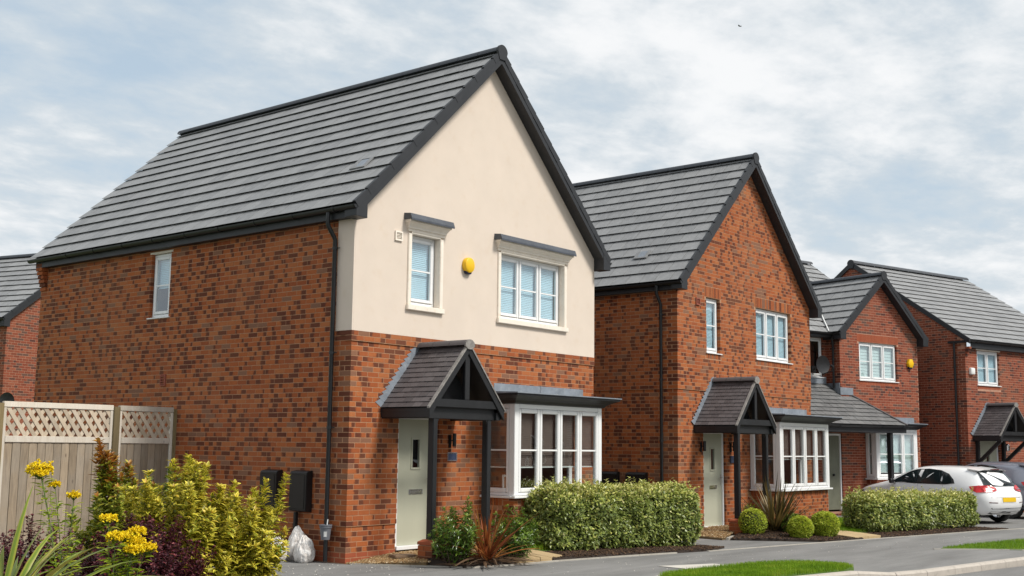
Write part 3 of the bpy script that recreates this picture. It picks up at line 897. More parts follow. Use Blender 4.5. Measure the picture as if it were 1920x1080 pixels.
def bay(root, x0, x1, dep, zb, zt, lights, ret=True, blind=None, roofz=0.17, cor=0.25, bl_frac=0.72, low=1.0, frame_picture=False, yw=0.0):
    """square bay window standing out from the wall face"""
    b = child('bay_window', root)
    yf = yw - dep
    P = 0.115
    f = MB()
    for xa, xb in ((x0, x0 + P), (x1 - P, x1)):
        f.box(xa, yf, zb + 0.04, xb, yf + P, zt)
    f.box(x0 + P, yf + 0.004, zt - 0.075, x1 - P, yf + P - 0.01, zt)
    f.box(x0 + P, yf + 0.004, zb + 0.04, x1 - P, yf + P - 0.01, zb + 0.085)
    for sx, xx in ((0, x0), (1, x1)):
        xa, xb = (xx + 0.004, xx + P - 0.01) if sx == 0 else (xx - P + 0.01, xx - 0.004)
        f.box(xa, yf + P, zt - 0.075, xb, yw - 0.005, zt); f.box(xa, yf + P, zb + 0.04, xb, yw - 0.005, zb + 0.085)
        f.box(xa, yw - 0.055, zb + 0.085, xb, yw - 0.006, zt - 0.075)
    f.build('frame', upvc_white, b, bevel=0.006)
    wl = (x1 - x0 - 2 * P + 0.02) / lights
    def light(s0, s1, axis, c):
        z0, z1 = zb + 0.09, zt - 0.08
        h = z1 - z0
        m = MB()
        ax = 'x' if axis == 'x' else 'y'
        frame_box(m, s0, z0, s1, z1, 0.068, c - 0.02, c + 0.045, ax); m.build('sash', upvc_white, b, bevel=0.01)
        g = MB()
        if ax == 'x': g.box(s0 + 0.066, c + 0.006, z0 + 0.066, s1 - 0.066, c + 0.010, z1 - 0.066)
        else: g.box(c + 0.006, s0 + 0.066, z0 + 0.066, c + 0.010, s1 - 0.066, z1 - 0.066)
        g.build('pane', glass, b)
        zq = zt - 0.075 - (zt - zb) * 0.445
        g = MB()
        if ax == 'x': g.box(s0 + 0.068, c - 0.006, zq - 0.013, s1 - 0.068, c + 0.004, zq + 0.013)
        else: g.box(c - 0.006, s0 + 0.068, zq - 0.013, c + 0.004, s1 - 0.068, zq + 0.013)
        g.build('glazing_bar', upvc_white, b)
        if blind is not None:
            zz0 = z1 - 0.05 - (h - 0.12) * bl_frac; nsl = int((z1 - 0.05 - zz0) / 0.03); hs = (z1 - 0.05 - zz0) / nsl
            g = MB(); e = c + 0.075
            for k in range(nsl):
                za = zz0 + k * hs
                if ax == 'x': g.add([(s0 + .03, e, za), (s1 - .03, e, za), (s1 - .03, e + 0.008, za + hs * .96), (s0 + .03, e + 0.008, za + hs * .96)], [(0, 1, 2, 3)])
                else: g.add([(e, s1 - .03, za), (e, s0 + .03, za), (e + 0.008, s0 + .03, za + hs * .96), (e + 0.008, s1 - .03, za + hs * .96)], [(0, 1, 2, 3)])
            g.build('blind', blind, b)
            g = MB()
            if ax == 'x': g.box(s0 + .03, e - .012, zz0 - 0.024, s1 - .03, e + .012, zz0 - .004)
            else: g.box(e - .012, s0 + .03, zz0 - 0.024, e + .012, s1 - .03, zz0 - .004)
            g.build('blind_rail', white_plastic, b)
    for i in range(lights):
        a = x0 + P - 0.01 + wl * i
        light(a + 0.003, a + wl - 0.003, 'x', yf + 0.02)
    light(yf + P - 0.006, yw - 0.045, 'y', x0 + 0.02)
    # sill board
    MB().box(x0 - 0.05, yf - 0.055, zb - 0.0, x1 + 0.05, yf + 0.03, zb + 0.035).box(x0 - 0.05, yf + 0.03, zb, x0 + 0.05, yw - 0.004, zb + 0.035).box(x1 - 0.05, yf + 0.03, zb, x1 + 0.05, yw - 0.004, zb + 0.035).build('sill', upvc_white, b, bevel=0.005)
    # moulded black cornice and lead roof
    c0 = 0.02
    prof = [(c0, 0.0), (c0 + 0.02, 0.012), (c0 + 0.05, 0.05), (c0 + 0.11, 0.085), (c0 + 0.17, 0.105), (cor - 0.01, 0.125), (cor - 0.01, roofz - 0.012), (0, roofz - 0.012)]
    mb = MB(); rings = []
    for d, h in prof:
        rings.append([(x0 - d, yw - 0.006, zt + h), (x0 - d, yf - d, zt + h), (x1 + d, yf - d, zt + h), (x1 + d, yw - 0.006, zt + h)])
    V = [p for r in rings for p in r]
    F = []
    for i in range(len(rings) - 1):
        for k in range(3):
            F.append((i * 4 + k, i * 4 + k + 1, i * 4 + 4 + k + 1, i * 4 + 4 + k))
    F.append(tuple(range(3, -1, -1))); F.append(tuple((len(rings) - 1) * 4 + k for k in range(4)))
    mb.add(V, F); mb.build('cornice', paint_black, b, fix=True)
    d = cor + 0.012
    mb = MB(); zz = zt + roofz - 0.01
    mb.add([(x0 - d, yw - 0.008, zz), (x0 - d, yf - d, zz), (x1 + d, yf - d, zz), (x1 + d, yw - 0.008, zz),
            (x0 - d, yw - 0.008, zz + 0.05), (x0 - d, yf - d, zz + 0.018), (x1 + d, yf - d, zz + 0.018), (x1 + d, yw - 0.008, zz + 0.05)],
           [(0, 1, 5, 4), (1, 2, 6, 5), (2, 3, 7, 6), (4, 5, 6, 7), (3, 2, 1, 0), (0, 4, 7, 3)])
    mb.build('lead_roof', lead_grey, b)
    n = 2
    for i in range(n):
        w_ = (x1 - x0 + 0.1) / n
        a = x0 + 0.28 + i * w_; e = min(a + w_ - 0.006, x1 + 0.40)
        MB().box(a, yw - 0.022 - 0.003 * i, zz + 0.03, e, yw - 0.012, zz + 0.205).build('flashing', lead_grey, b)
    # room behind: back wall, inner ceiling and floor
    rm = MB(); rm.box(x0 - 0.3, yw + 2.2, zb - 0.9, x1 + 0.3, yw + 2.22, zt + 0.3); rm.box(x0 - 0.3, yw + 0.16, zt + 0.1, x1 + 0.3, yw + 2.2, zt + 0.12)
    rm.box(x0 - 0.3, yw + 0.16, zb - 0.9, x1 + 0.3, yw + 2.2, zb - 0.88); rm.box(x0 - 0.32, yw + 0.16, zb - 0.9, x0 - 0.3, yw + 2.2, zt + 0.3); rm.box(x1 + 0.3, yw + 0.16, zb - 0.9, x1 + 0.32, yw + 2.2, zt + 0.3)
    rm.build('room', room_dark, b)
    rm = MB(); rm.box(x0 + 0.09, yf + 0.09, zb - 0.03, x1 - 0.09, yw + 0.15, zb + 0.02); rm.box(x0 + 0.05, yf + 0.05, zt + 0.0, x1 - 0.05, yw + 0.15, zt + 0.02)
    rm.build('window_board', upvc_white, b)
    return b

def door(root, x0, x1, z0, z1, mat, y=0.0, glazed=True, handle='right', thr=True, boards=0, name='door'):
    d = child(name, root)
    f = MB()
    fw = 0.055
    f.box(x0, y + 0.035, z0, x0 + fw, y + 0.11, z1); f.box(x1 - fw, y + 0.035, z0, x1, y + 0.11, z1); f.box(x0 + fw, y + 0.035, z1 - fw, x1 - fw, y + 0.11, z1)
    f.build('frame', upvc_white, d, bevel=0.006)
    a, b = x0 + fw + 0.003, x1 - fw - 0.003
    if boards:
        n = boards; wd = (b - a) / n
        for i in range(n):
            MB().box(a + i * wd, y + 0.05, z0 + 0.03, a + (i + 1) * wd - 0.012, y + 0.085, z1 - fw - 0.004).build('board', mat, d, bevel=0.004)
        MB().box(a, y + 0.07, z0 + 0.03, b, y + 0.10, z1 - fw - 0.004).build('backing', tile_end, d)
        MB().tube([(x0 + 0.28, y + 0.05, z0 + 1.0), (x0 + 0.28, y + 0.01, z0 + 1.0)], 0.012, 8).lathe([(0.03, 0), (0.03, 0.06), (0.01, 0.07)], 10, (x0 + 0.28, y + 0.0, z0 + 0.97)).build('handle', black_metal, d)
    else:
        leaf = MB()
        gx0, gx1, gz0, gz1 = a + 0.29, a + 0.29 + 0.22, z0 + 1.17, z0 + 1.665
        yl0, yl1 = y + 0.06, y + 0.10
        leaf.box(a, yl0, z0 + 0.03, gx0 + 0.02, yl1, z1 - fw - 0.004); leaf.box(gx1 - 0.02, yl0, z0 + 0.03, b, yl1, z1 - fw - 0.004)
        leaf.box(gx0 + 0.02, yl0, z0 + 0.03, gx1 - 0.02, yl1, gz0 + 0.02); leaf.box(gx0 + 0.02, yl0, gz1 - 0.02, gx1 - 0.02, yl1, z1 - fw - 0.004)
        leaf.build('leaf', mat, d)
        frame_box(MB(), gx0, gz0, gx1, gz1, 0.032, yl0 - 0.014, yl0 + 0.01, 'x').build('glass_surround', mat, d, bevel=0.004)
        MB().box(gx0 + 0.03, yl0 + 0.012, gz0 + 0.03, gx1 - 0.03, yl0 + 0.018, gz1 - 0.03).build('pane', glass, d)
        MB().box(gx0 - 0.1, yl1 + 0.06, gz0 - .1, gx1 + 0.1, yl1 + 0.08, gz1 + .1).build('hall_shade', tile_end, d)
        frame_box(MB(), a + 0.255, z0 + 0.795, a + 0.255 + 0.31, z0 + 0.87, 0.012, yl0 - 0.012, yl0 - 0.001, 'x').box(a + 0.268, yl0 - 0.008, z0 + 0.808, a + 0.552, yl0 - 0.002, z0 + 0.857).build('letter_plate', chrome, d, bevel=0.003)
        hx = b - 0.055 if handle == 'right' else a + 0.055
        MB().box(hx - 0.014, yl0 - 0.012, z0 + 0.88, hx + 0.014, yl0, z0 + 1.10).tube([(hx, yl0 - 0.006, z0 + 1.03), (hx, yl0 - 0.05, z0 + 1.03), (hx - 0.11, yl0 - 0.05, z0 + 1.03)], 0.009, 8).build('handle', chrome, d)
        if thr:
            MB().box(x0, y - 0.02, z0 - 0.03, x1, y + 0.10, z0 + 0.028).build('threshold', chrome if False else upvc_white, d, bevel=0.006)
    return d

def lantern(root, x, y, z, mat=None):
    l = child('wall_lamp', root)
    mat = mat or black_metal
    MB().box(x - 0.05, y - 0.025, z - 0.12, x - 0.005, y - 0.004, z + 0.08).build('back_plate', mat, l)
    MB().lathe([(0.028, -0.1), (0.030, -0.09), (0.030, 0.10), (0.028, 0.11)], 14, (x + 0.01, y - 0.075, z)).build('shade', mat, l, smooth='auto')
    MB().tube([(x + 0.01, y - 0.05, z), (x, y - 0.02, z)], 0.012, 8).build('arm', mat, l)
    return l

def alarm_box(root, x, y, z, shape='round', col=None, under=None, r=0.13):
    a = child('alarm_box', root)
    n = 24 if shape == 'round' else (6 if shape == 'hex' else 4)
    mb = MB()
    def ring(rr, yy, dz=0):
        if shape == 'square':
            k = []
            for q in range(4):
                for e in range(4):
                    t = q * pi / 2 + e / 3 * pi / 2 
                    cx = (rr - 0.03) * (1 if q in (0, 3) else -1); cz = (rr - 0.03) * (1 if q in (0, 1) else -1)
                    k.append((x + cx + 0.03 * cos(t), yy, z + cz + 0.03 * sin(t)))
            return k
        ph = pi / 6 * 0 if shape == 'hex' else 0
        return [(x + rr * 0.92 * cos(2 * pi * k / n + ph), yy, z + dz + rr * sin(2 * pi * k / n + ph)) for k in range(n)]
    R = [ring(r * 0.98, y - 0.004), ring(r, y - 0.03), ring(r, y - 0.06), ring(r * 0.93, y - 0.085), ring(r * 0.80, y - 0.094)]
    k = len(R[0]); V = [p for q in R for p in q]; F = []
    for i in range(len(R) - 1):
        for j in range(k):
            F.append((i * k + j, i * k + (j + 1) % k, (i + 1) * k + (j + 1) % k, (i + 1) * k + j))
    F.append(tuple(range((len(R) - 1) * k, len(R) * k)))
    mb.add(V, F); mb.build('cover', col or yellow_plastic, a, smooth='auto', fix=True)
    if under:
        mb = MB()
        mb.lathe([(r * 0.62, 0), (r * 0.7, 0.03), (r * 0.7, 0.08)], 16, (x, y - 0.05 if False else y - r * 0.36, z - r - 0.03)) if False else mb.prism([(x - r * 0.6, y - 0.004, z - r * 0.72), (x + r * 0.6, y - 0.004, z - r * 0.72), (x + r * 0.45, y - 0.004, z - r * 1.12), (x - r * 0.45, y - 0.004, z - r * 1.12)], (0, -0.06, 0))
        mb.build('strobe', under, a, bevel=0.008)
    return a

def meter_box(root, y0, y1, z0, z1, x=0.0, cable=None):
    m = child('meter_box', root)
    d = 0.13
    MB().prism([(x - 0.004, y0, z0), (x - d + 0.01, y0, z0 + 0.02), (x - d, y0, z0 + 0.03), (x - d, y0, z1 - 0.03), (x - d + 0.03, y0, z1), (x - 0.004, y0, z1 + 0.015)], (0, y1 - y0, 0)).build('cabinet', black_metal, m, bevel=0.012)
    MB().box(x - d - 0.006, y0 + 0.035, z0 + 0.05, x - d + 0.004, y1 - 0.035, z1 - 0.05).build('lid', black_metal, m, bevel=0.006)
    if cable is not None:
        MB().box(x - 0.10, y1 - 0.14, cable, x - 0.05, y1 - 0.075, z0).build('cable_duct', black_metal, m, bevel=0.01)
    return m
# ------------------------------------------------------------------ the five houses
def slab(root, name, p0, u, n, poly, holes, mat, outset, thick):
    p0 = Vector(p0); u = Vector(u); n = Vector(n); up = Z
    mb = MB(); hp = convex_halfplanes(poly)
    smin, smax = min(p[0] for p in poly), max(p[0] for p in poly); zmin, zmax = min(p[1] for p in poly), max(p[1] for p in poly)
    cuts = sorted(set([smin, smax] + [h[0] for h in holes] + [h[2] for h in holes] + [p[0] for p in poly]))
    for a, b in zip(cuts[:-1], cuts[1:]):
        if b - a < 1e-4: continue
        zi = [(zmin, zmax)]
        for h in holes:
            if h[0] < (a + b) / 2 < h[2]:
                zi = [q for z0, z1 in zi for q in ((z0, min(h[1], z1)), (max(h[3], z0), z1)) if q[1] - q[0] > 1e-4]
        for z0, z1 in zi:
            q = [(a, z0), (b, z0), (b, z1), (a, z1)]
            for k in hp:
                q = clip(q, *k)
                if len(q) < 3: break
            if len(q) >= 3 and poly_area(q) > 1e-5:
                mb.prism([p0 + u * s + up * z + n * outset for s, z in q], -n * thick)
    return mb.build(name, mat, root)

def stone_surround(root, s0, z0, s1, z1):
    g = child('window_surround', root)
    for a, b in ((s0 - 0.08, s0), (s1, s1 + 0.08)):
        MB().box(a, -0.055, z0, b, 0.085, z1).build('jamb', stone_cream, g, bevel=0.008)
    MB().box(s0 - 0.10, -0.085, z0 - 0.085, s1 + 0.10, 0.085, z0 - 0.002).build('stone_sill', stone_cream, g, bevel=0.008)
    MB().box(s0 - 0.01, -0.05, z1 - 0.0, s1 + 0.01, 0.085, z1 + 0.03).build('lintel', stone_cream, g)
    prof = [(0.0, 0.03), (0.06, 0.03), (0.06, 0.065), (0.085, 0.075), (0.085, 0.10), (0.13, 0.155), (0.155, 0.165), (0.155, 0.20), (0.0, 0.20)]
    mb = MB(); rings = []
    for d, h in prof[1:8]:
        rings.append([(s0 - 0.06 - d * 0.6, 0.0, z1 + h), (s0 - 0.06 - d * 0.6, -d, z1 + h), (s1 + 0.06 + d * 0.6, -d, z1 + h), (s1 + 0.06 + d * 0.6, 0.0, z1 + h)])
    V = [p for r in rings for p in r]; F = [(i * 4 + k, i * 4 + k + 1, i * 4 + 5 + k, i * 4 + 4 + k) for i in range(len(rings) - 1) for k in range(3)]
    F += [(3, 2, 1, 0), tuple((len(rings) - 1) * 4 + k for k in range(4))]
    mb.add(V, F); mb.build('cornice', stone_cream, g, fix=True)
    a, b = s0 - 0.06 - 0.115, s1 + 0.06 + 0.115
    mb = MB(); zq = z1 + 0.203
    mb.prism([(a, -0.004, zq), (a, -0.185, zq), (a, -0.19, zq - 0.02), (a, -0.20, zq - 0.02), (a, -0.20, zq + 0.01), (a, -0.17, zq + 0.085), (a, -0.004, zq + 0.105)], (b - a, 0, 0))
    mb.build('lead_cap', lead_dark, g)
    return g

def gable_poly(W, zb, zs, ze, eo, m, x0=0.0):
    b0 = ze + m * eo - 0.150
    return [(x0, zb), (x0 + W, zb), (x0 + W, b0), (x0 + W / 2, b0 + m * W / 2), (x0, b0)]

def house_root(name, o, th, label):
    r = empty(name, (o[0], o[1], 0.0), th)
    bpy.context.view_layer.update()
    tag(r, label, 'house', 'detached houses along the street')
    return r

def carcass(root, W, D, zb, zs, mat, x0=0.0, left=False):
    """plain right and rear walls, an upper floor and a loft floor so that the rooms are dark"""
    mb = MB()
    mb.box(x0 + W - 0.12, 0.16, zb, x0 + W - 0.002, D, zs + 0.2); mb.box(x0 + 0.15, D - 0.12, zb, x0 + W - 0.13, D, zs + 0.2)
    if left: mb.box(x0 + 0.002, 0.16, zb, x0 + 0.12, D, zs + 0.2)
    mb.build('rear_wall', mat, root)
    mb = MB(); mb.box(x0 + 0.16, 0.16, 2.95, x0 + W - 0.13, D - 0.13, 3.2); mb.box(x0 + 0.16, 0.16, zs + 0.02, x0 + W - 0.13, D - 0.13, zs + 0.1)
    mb.box(x0 + 0.16, 3.2, zb, x0 + W - 0.13, 3.3, zs)
    mb.build('inner_floor', room_dark, root)

def air_brick(root, s, z, mat=None, plane=0.0, ax='x', col=None):
    v = child('vent', root)
    mat = mat or terracotta
    if ax == 'x':
        frame_box(MB(), s - 0.08, z - 0.075, s + 0.08, z + 0.075, 0.022, plane - 0.026, plane - 0.0, 'x').build('frame', mat, v)
        for k in range(5):
            zz = z - 0.05 + k * 0.022
            MB().prism([(s - 0.056, plane - 0.020, zz), (s - 0.056, plane - 0.003, zz + 0.014), (s - 0.056, plane - 0.001, zz + 0.010), (s - 0.056, plane - 0.018, zz - 0.004)], (0.112, 0, 0)).build('louvre', mat, v)
    else:
        frame_box(MB(), s - 0.075, z - 0.10, s + 0.075, z + 0.10, 0.02, plane - 0.022, plane - 0.0, 'y').build('frame', mat, v)
        for k in range(4):
            zz = z - 0.07 + k * 0.042
            MB().box(plane - 0.018, s - 0.054, zz, plane - 0.002, s + 0.054, zz + 0.018).build('louvre', mat, v)
    return v

def bay_base(root, pcs, x0, x1, dep, zb, zt, brk, mort, yw=0.0):
    """brick skirt under a bay window: front and left return, soldier course under the sill"""
    yf = yw - dep
    W = x1 - x0
    wall(root, pcs, (x0, yf, 0), X, -Y, [(0, zb), (W, zb), (W, zt), (0, zt)], zb, mat=brk, mort=mort, corner='own', thick=0.2,
         heads=[(0.20, zt - 0.13, W - 0.02, zt - 0.005, 0.075, brk)], name='bay_wall')
    wall(root, pcs, (x0, yw, 0), -Y, -X, [(0, zb), (dep, zb), (dep, zt), (0, zt)], zb, mat=brk, mort=mort, end_corner=dep, thick=0.05,
         heads=[(0.0, zt - 0.13, dep - 0.24, zt - 0.005, 0.075, brk)], name='bay_wall')

HIDE1 = [(0, 905, 520, 1080), (225, 870, 330, 1080), (0, 770, 335, 1080), (1005, 920, 1350, 1045), (740, 720, 945, 780)]
# ---- house 1: cream rendered gable over orange brick
H1 = house_root('brick_house', (0, 0), 0.0, 'house with cream rendered upper gable above orange brick, nearest to the wooden fence')
p1 = Pieces('brick', 'brickwork', H1)
t1 = Pieces('roof_tile', 'roof_tiling', H1)
W1, D1, ZS1, ZE1, EO1, M1 = 6.217, 8.79, 5.03, 5.24, 0.24, 0.973
off1 = [(-9.0, 0.0), (0.525, 0.016), (3.225, 0.036)]
band1 = lambda z: brick_smooth if z < 0.15 else None
door1 = (1.02, 0.10, 1.935, 2.165)
wall(H1, p1, (0, 0, 0), X, -Y, [(0, -0.075), (W1, -0.075), (W1, 3.375), (0, 3.375)], -0.075, holes=[door1, (3.10, 0.95, 5.40, 2.42)], mat=brick_orange, mort=mortar, corner='own', off=off1, band=band1)
winA = (4.55, 3.86, 5.12, 4.985)
wall(H1, p1, (0, D1, 0), -Y, -X, [(0, -0.075), (D1, -0.075), (D1, 5.07), (0, 5.07)], -0.075, holes=[(D1 - winA[2], winA[1], D1 - winA[0], winA[3])],
     plain=[(D1 - 0.322, 3.375, D1 + 0.1, 5.2)], mat=brick_orange, mort=mortar, end_corner=D1, off=[(-9.0, 0.0), (0.525, 0.016)], band=band1)
gp = gable_poly(W1, 3.375, ZS1, ZE1, EO1, M1)
opA, opB = (1.19, 3.875, 1.845, 5.0), (3.40, 3.865, 5.225, 5.0)
slab(H1, 'rendered_wall', (0, 0, 0), X, -Y, [(0, 3.3775), (W1, 3.3775), (W1, gp[2][1]), (W1 / 2, gp[3][1]), (0, gp[4][1])], [(q[0] - 0.03, q[1] - 0.03, q[2] + 0.03, q[3] + 0.02) for q in (opA, opB)], render_cream, 0.030, 0.15)
MB().box(-0.030, -0.0295, 3.3775, -0.0005, 0.32, 5.075).build('rendered_return', render_cream, H1)
for op, n in ((opA, 1), (opB, 3)):
    window(H1, op[0] + 0.005, op[1] + 0.02, op[2] - 0.005, op[3] - 0.003, n, rec=0.075, blind=blind_pale, sill=0)
    stone_surround(H1, op[0], op[1], op[2], op[3])
window(H1, winA[0] + 0.004, winA[1] + 0.01, winA[2] - 0.004, winA[3] - 0.004, 1, rec=0.045, ax='y', blind=blind_pale, bl_frac=0.55, sill_out=0.04)
MB().box(-0.02, winA[0] - 0.05, winA[3] + 0.002, 0.05, winA[2] + 0.05, winA[3] + 0.035).build('lintel', stone_cream, H1)
carcass(H1, W1, D1, -0.1, 5.03, brick_orange)
gable_roof(H1, t1, W1, D1, ZS1, ZE1, EO1, M1, 0.25, vent=(0.62, 0.56))
# corbelled bricks at the back eave
kn = child('corbel', H1)
for i in range(7):
    o_ = 0.035 + 0.022 * min(i, 5)
    for a, b in (((0.0, 0.10), (0.11, 0.20)) if i % 2 else ((0.0, 0.20),)):
        bb = MB().box(-0.012 - o_, D1 - 0.02 - b, 4.60 + i * 0.075 + 0.01, 0.0, D1 - 0.02 - a, 4.60 + i * 0.075 + 0.075).build('brick', brick_orange, kn)
        bb.color = (random.random(), 0.3 + random.random() * 0.6, 0.5, 0)
porch(H1, t1, 0, 1.475, 0.0, 2.268, 3.255, 0.86, 1.03, posts=True, ground=0.05, pier=0.30)
door(H1, 1.03, 1.925, 0.16, 2.158, door_sage)
bay(H1, 3.0, 5.49, 0.70, 0.875, 2.395, 4, blind=blind_brown)
bay_base(H1, p1, 3.03, 5.46, 0.67, -0.075, 0.875, brick_orange, mortar)
pf = child('picture_frame', H1)
frame_box(MB(), 3.20, 0.93, 3.52, 1.24, 0.035, -0.30, -0.285).build('rim', white_plastic, pf); MB().box(3.235, -0.294, 0.965, 3.485, -0.288, 1.205).build('picture', picture_wood, pf)
alarm_box(H1, 2.515, -0.03, 4.66, 'round', under=navy_plastic)
air_brick(H1, 0.895, 4.915, stone_cream, plane=-0.031)
air_brick(H1, 4.60, 2.76, terracotta, plane=-0.016, ax='y')
lantern(H1, 2.21, -0.016, 1.79)
pq = child('house_plaque', H1)
frame_box(MB(), 2.13, 1.46, 2.36, 1.60, 0.016, -0.032, -0.017).build('rim', chrome, pq); MB().box(2.146, -0.027, 1.476, 2.344, -0.018, 1.584).build('panel', plaque_slate, pq)
meter_box(H1, 0.72, 1.10, 0.70, 1.30, x=-0.016, cable=0.12)
meter_box(H1, 1.40, 1.79, 0.70, 1.30, x=-0.016, cable=0.12)
gx = -0.212
downpipe(H1, [(gx, 0.36, ZE1 - 0.09), (gx, 0.36, 4.98), (gx + 0.02, 0.355, 4.93), (-0.10, 0.335, 4.79), (-0.082, 0.33, 4.74), (-0.082, 0.33, 0.02)],
         [((-0.082, 0.33, 4.62), -Y), ((-0.082, 0.33, 3.05), -Y), ((-0.082, 0.33, 1.95), -Y)])
p1.finish(300, HIDE1); t1.finish(300)

# ---- house 2: all orange brick
H2 = house_root('brick_house', (8.90, -0.24), -0.011, 'all-brick orange house with a black-posted porch, between the cream-gabled house and the garage door')
p2 = Pieces('brick', 'brickwork', H2); t2 = Pieces('roof_tile', 'roof_tiling', H2)
W2, D2, ZS2, ZE2, EO2, M2, ZB2 = 6.217, 8.79, 4.935, 5.134, 0.24, 0.973, -0.165
off2 = [(-9.0, 0.0), (2.91, 0.02)]
band2 = lambda z: brick_smooth if z < -0.0 else None
w2a, w2b = (1.165, 3.745, 1.755, 4.925), (3.41, 3.745, 5.17, 4.925)
wall(H2, p2, (0, 0, 0), X, -Y, gable_poly(W2, ZB2, ZS2, ZE2, EO2, M2), ZB2, holes=[(1.02, 0.0, 1.935, 2.08), w2a, w2b, (3.10, 0.88, 5.40, 2.35)],
     heads=[(1.10, 4.93, 1.82, 5.155, 0.075, brick_orange), (3.34, 4.93, 5.24, 5.155, 0.075, brick_orange), (1.15, 3.605, 1.77, 3.715, 0.075, brick_orange), (3.40, 3.605, 5.18, 3.715, 0.075, brick_orange)],
     mat=brick_orange, mort=mortar, corner='own', off=off2, band=band2)
wall(H2, p2, (0, D2, 0), -Y, -X, [(0, ZB2), (D2, ZB2), (D2, 4.975), (0, 4.975)], ZB2, mat=brick_orange, mort=mortar, end_corner=D2, off=off2, band=band2)
for q, n in ((w2a, 1), (w2b, 3)):
    window(H2, q[0] + 0.004, q[1] + 0.004, q[2] - 0.004, q[3] - 0.003, n, rec=0.06, blind=blind_pale)
carcass(H2, W2, D2, -0.1, 4.93, brick_orange)
gable_roof(H2, t2, W2, D2, ZS2, ZE2, EO2, M2, 0.25, vent=(0.49, 1.17))
porch(H2, t2, 0, 1.475, 0.0, 2.19, 3.16, 0.86, 1.03, posts=True, ground=0.0, pier=0.30)
door(H2, 1.03, 1.925, 0.06, 2.072, door_sage)
bay(H2, 3.05, 5.56, 0.74, 0.79, 2.295, 4, blind=blind_brown, bl_frac=0.0 + 0.55)
bay_base(H2, p2, 3.08, 5.53, 0.71, ZB2, 0.79, brick_orange, mortar)
lantern(H2, 0.90, -0.016, 1.75); lantern(H2, 2.16, -0.016, 1.75)
pq = child('house_plaque', H2); MB().box(2.13, -0.03, 1.40, 2.33, -0.006, 1.55).build('panel', plaque_slate, pq)
air_brick(H2, 0.80, 4.79, terracotta, plane=-0.021)
meter_box(H2, 0.72, 1.20, 0.60, 1.19); meter_box(H2, 1.42, 1.90, 0.60, 1.19)
gx2 = -0.212
downpipe(H2, [(gx2, 0.36, ZE2 - 0.09), (gx2, 0.36, 4.88), (-0.10, 0.345, 4.70), (-0.082, 0.34, 4.66), (-0.082, 0.34, -0.05)],
         [((-0.082, 0.34, 4.45), -Y), ((-0.082, 0.34, 3.1), -Y), ((-0.082, 0.34, 1.85), -Y)])
p2.finish(300, [(1000, 905, 1350, 1045), (1290, 705, 1455, 810), (0, 0, 1111, 1080)]); t2.finish(300)

# ---- house 3: red brick wing, hipped canopy over garage door
T16 = radians(-16)
H3 = house_root('brick_house', (20.25, 1.10), T16, 'red brick house with a narrow gabled wing, lean-to canopy and grey-green boarded door')
p3 = Pieces('brick', 'brickwork', H3); t3 = Pieces('roof_tile', 'roof_tiling', H3)
W3, ZS3, ZE3, EO3, M3, ZB3 = 3.62, 4.86, 5.084, 0.26, 0.90, -0.225
w3 = (0.855, 3.745, 2.62, 4.855)
off3 = [(-9.0, 0.0), (2.925, 0.015)]
gp3 = gable_poly(W3, ZB3, ZS3, ZE3, EO3, M3)
wall(H3, p3, (0, 0, 0), X, -Y, gp3, ZB3, holes=[w3, (1.10, 0.85, 2.90, 2.38)],
     heads=[(0.78, 4.862, 2.70, 5.09, 0.026, brick_smooth), (0.83, 3.60, 2.66, 3.715, 0.075, brick_smooth)], mat=brick_red, mort=mortar_red, corner='own', off=off3)
RY = 0.45
wall(H3, p3, (0, RY, 0), -Y, -X, [(0, 3.0), (RY, 3.0), (RY, 4.9), (0, 4.9)], ZB3, mat=brick_red, mort=mortar_red, end_corner=RY, off=off3)
w3r = (-0.95, 3.79, -0.19, 4.93)
wall(H3, p3, (-3.6, RY, 0), X, -Y, [(0, 3.0), (3.6, 3.0), (3.6, 5.05), (0, 5.05)], ZB3, holes=[(3.6 + w3r[0], w3r[1], 3.6 + w3r[2], w3r[3])], mat=brick_red, mort=mortar_red)
wall(H3, p3, (-3.6, 0, 0), X, -Y, [(0, ZB3), (3.6, ZB3), (3.6, 2.9), (0, 2.9)], ZB3, holes=[(3.6 - 0.66, -0.02, 3.6 + 0.02, 2.175)], mat=brick_red, mort=mortar_red, name='wall')
window(H3, w3[0] + .004, w3[1] + .004, w3[2] - .004, w3[3] - .003, 3, rec=0.05, blind=blind_teal, slat=0.085)
window(H3, w3r[0] + .004, w3r[1] + .004, w3r[2] - .004, w3r[3] - .003, 1, plane=RY, rec=0.05, bar=False)
door(H3, -0.655, 0.0 - 0.0, 0.0, 2.165, door_green, boards=11, name='side_door')
carcass(H3, W3, 4.0, -0.2, 4.85, brick_red)
MB().box(-3.6, 8.0, -0.2, 3.6, 8.1, 5.0).box(3.5, 4.05, -0.2, 3.6, 8.0, 5.0).box(-3.6, RY + 0.15, -0.2, -3.5, 8.0, 5.0).build('rear_wall', brick_red, H3)
gable_roof(H3, t3, W3, 3.9, ZS3, ZE3, EO3, M3, 0.25, back_ov=0.0)
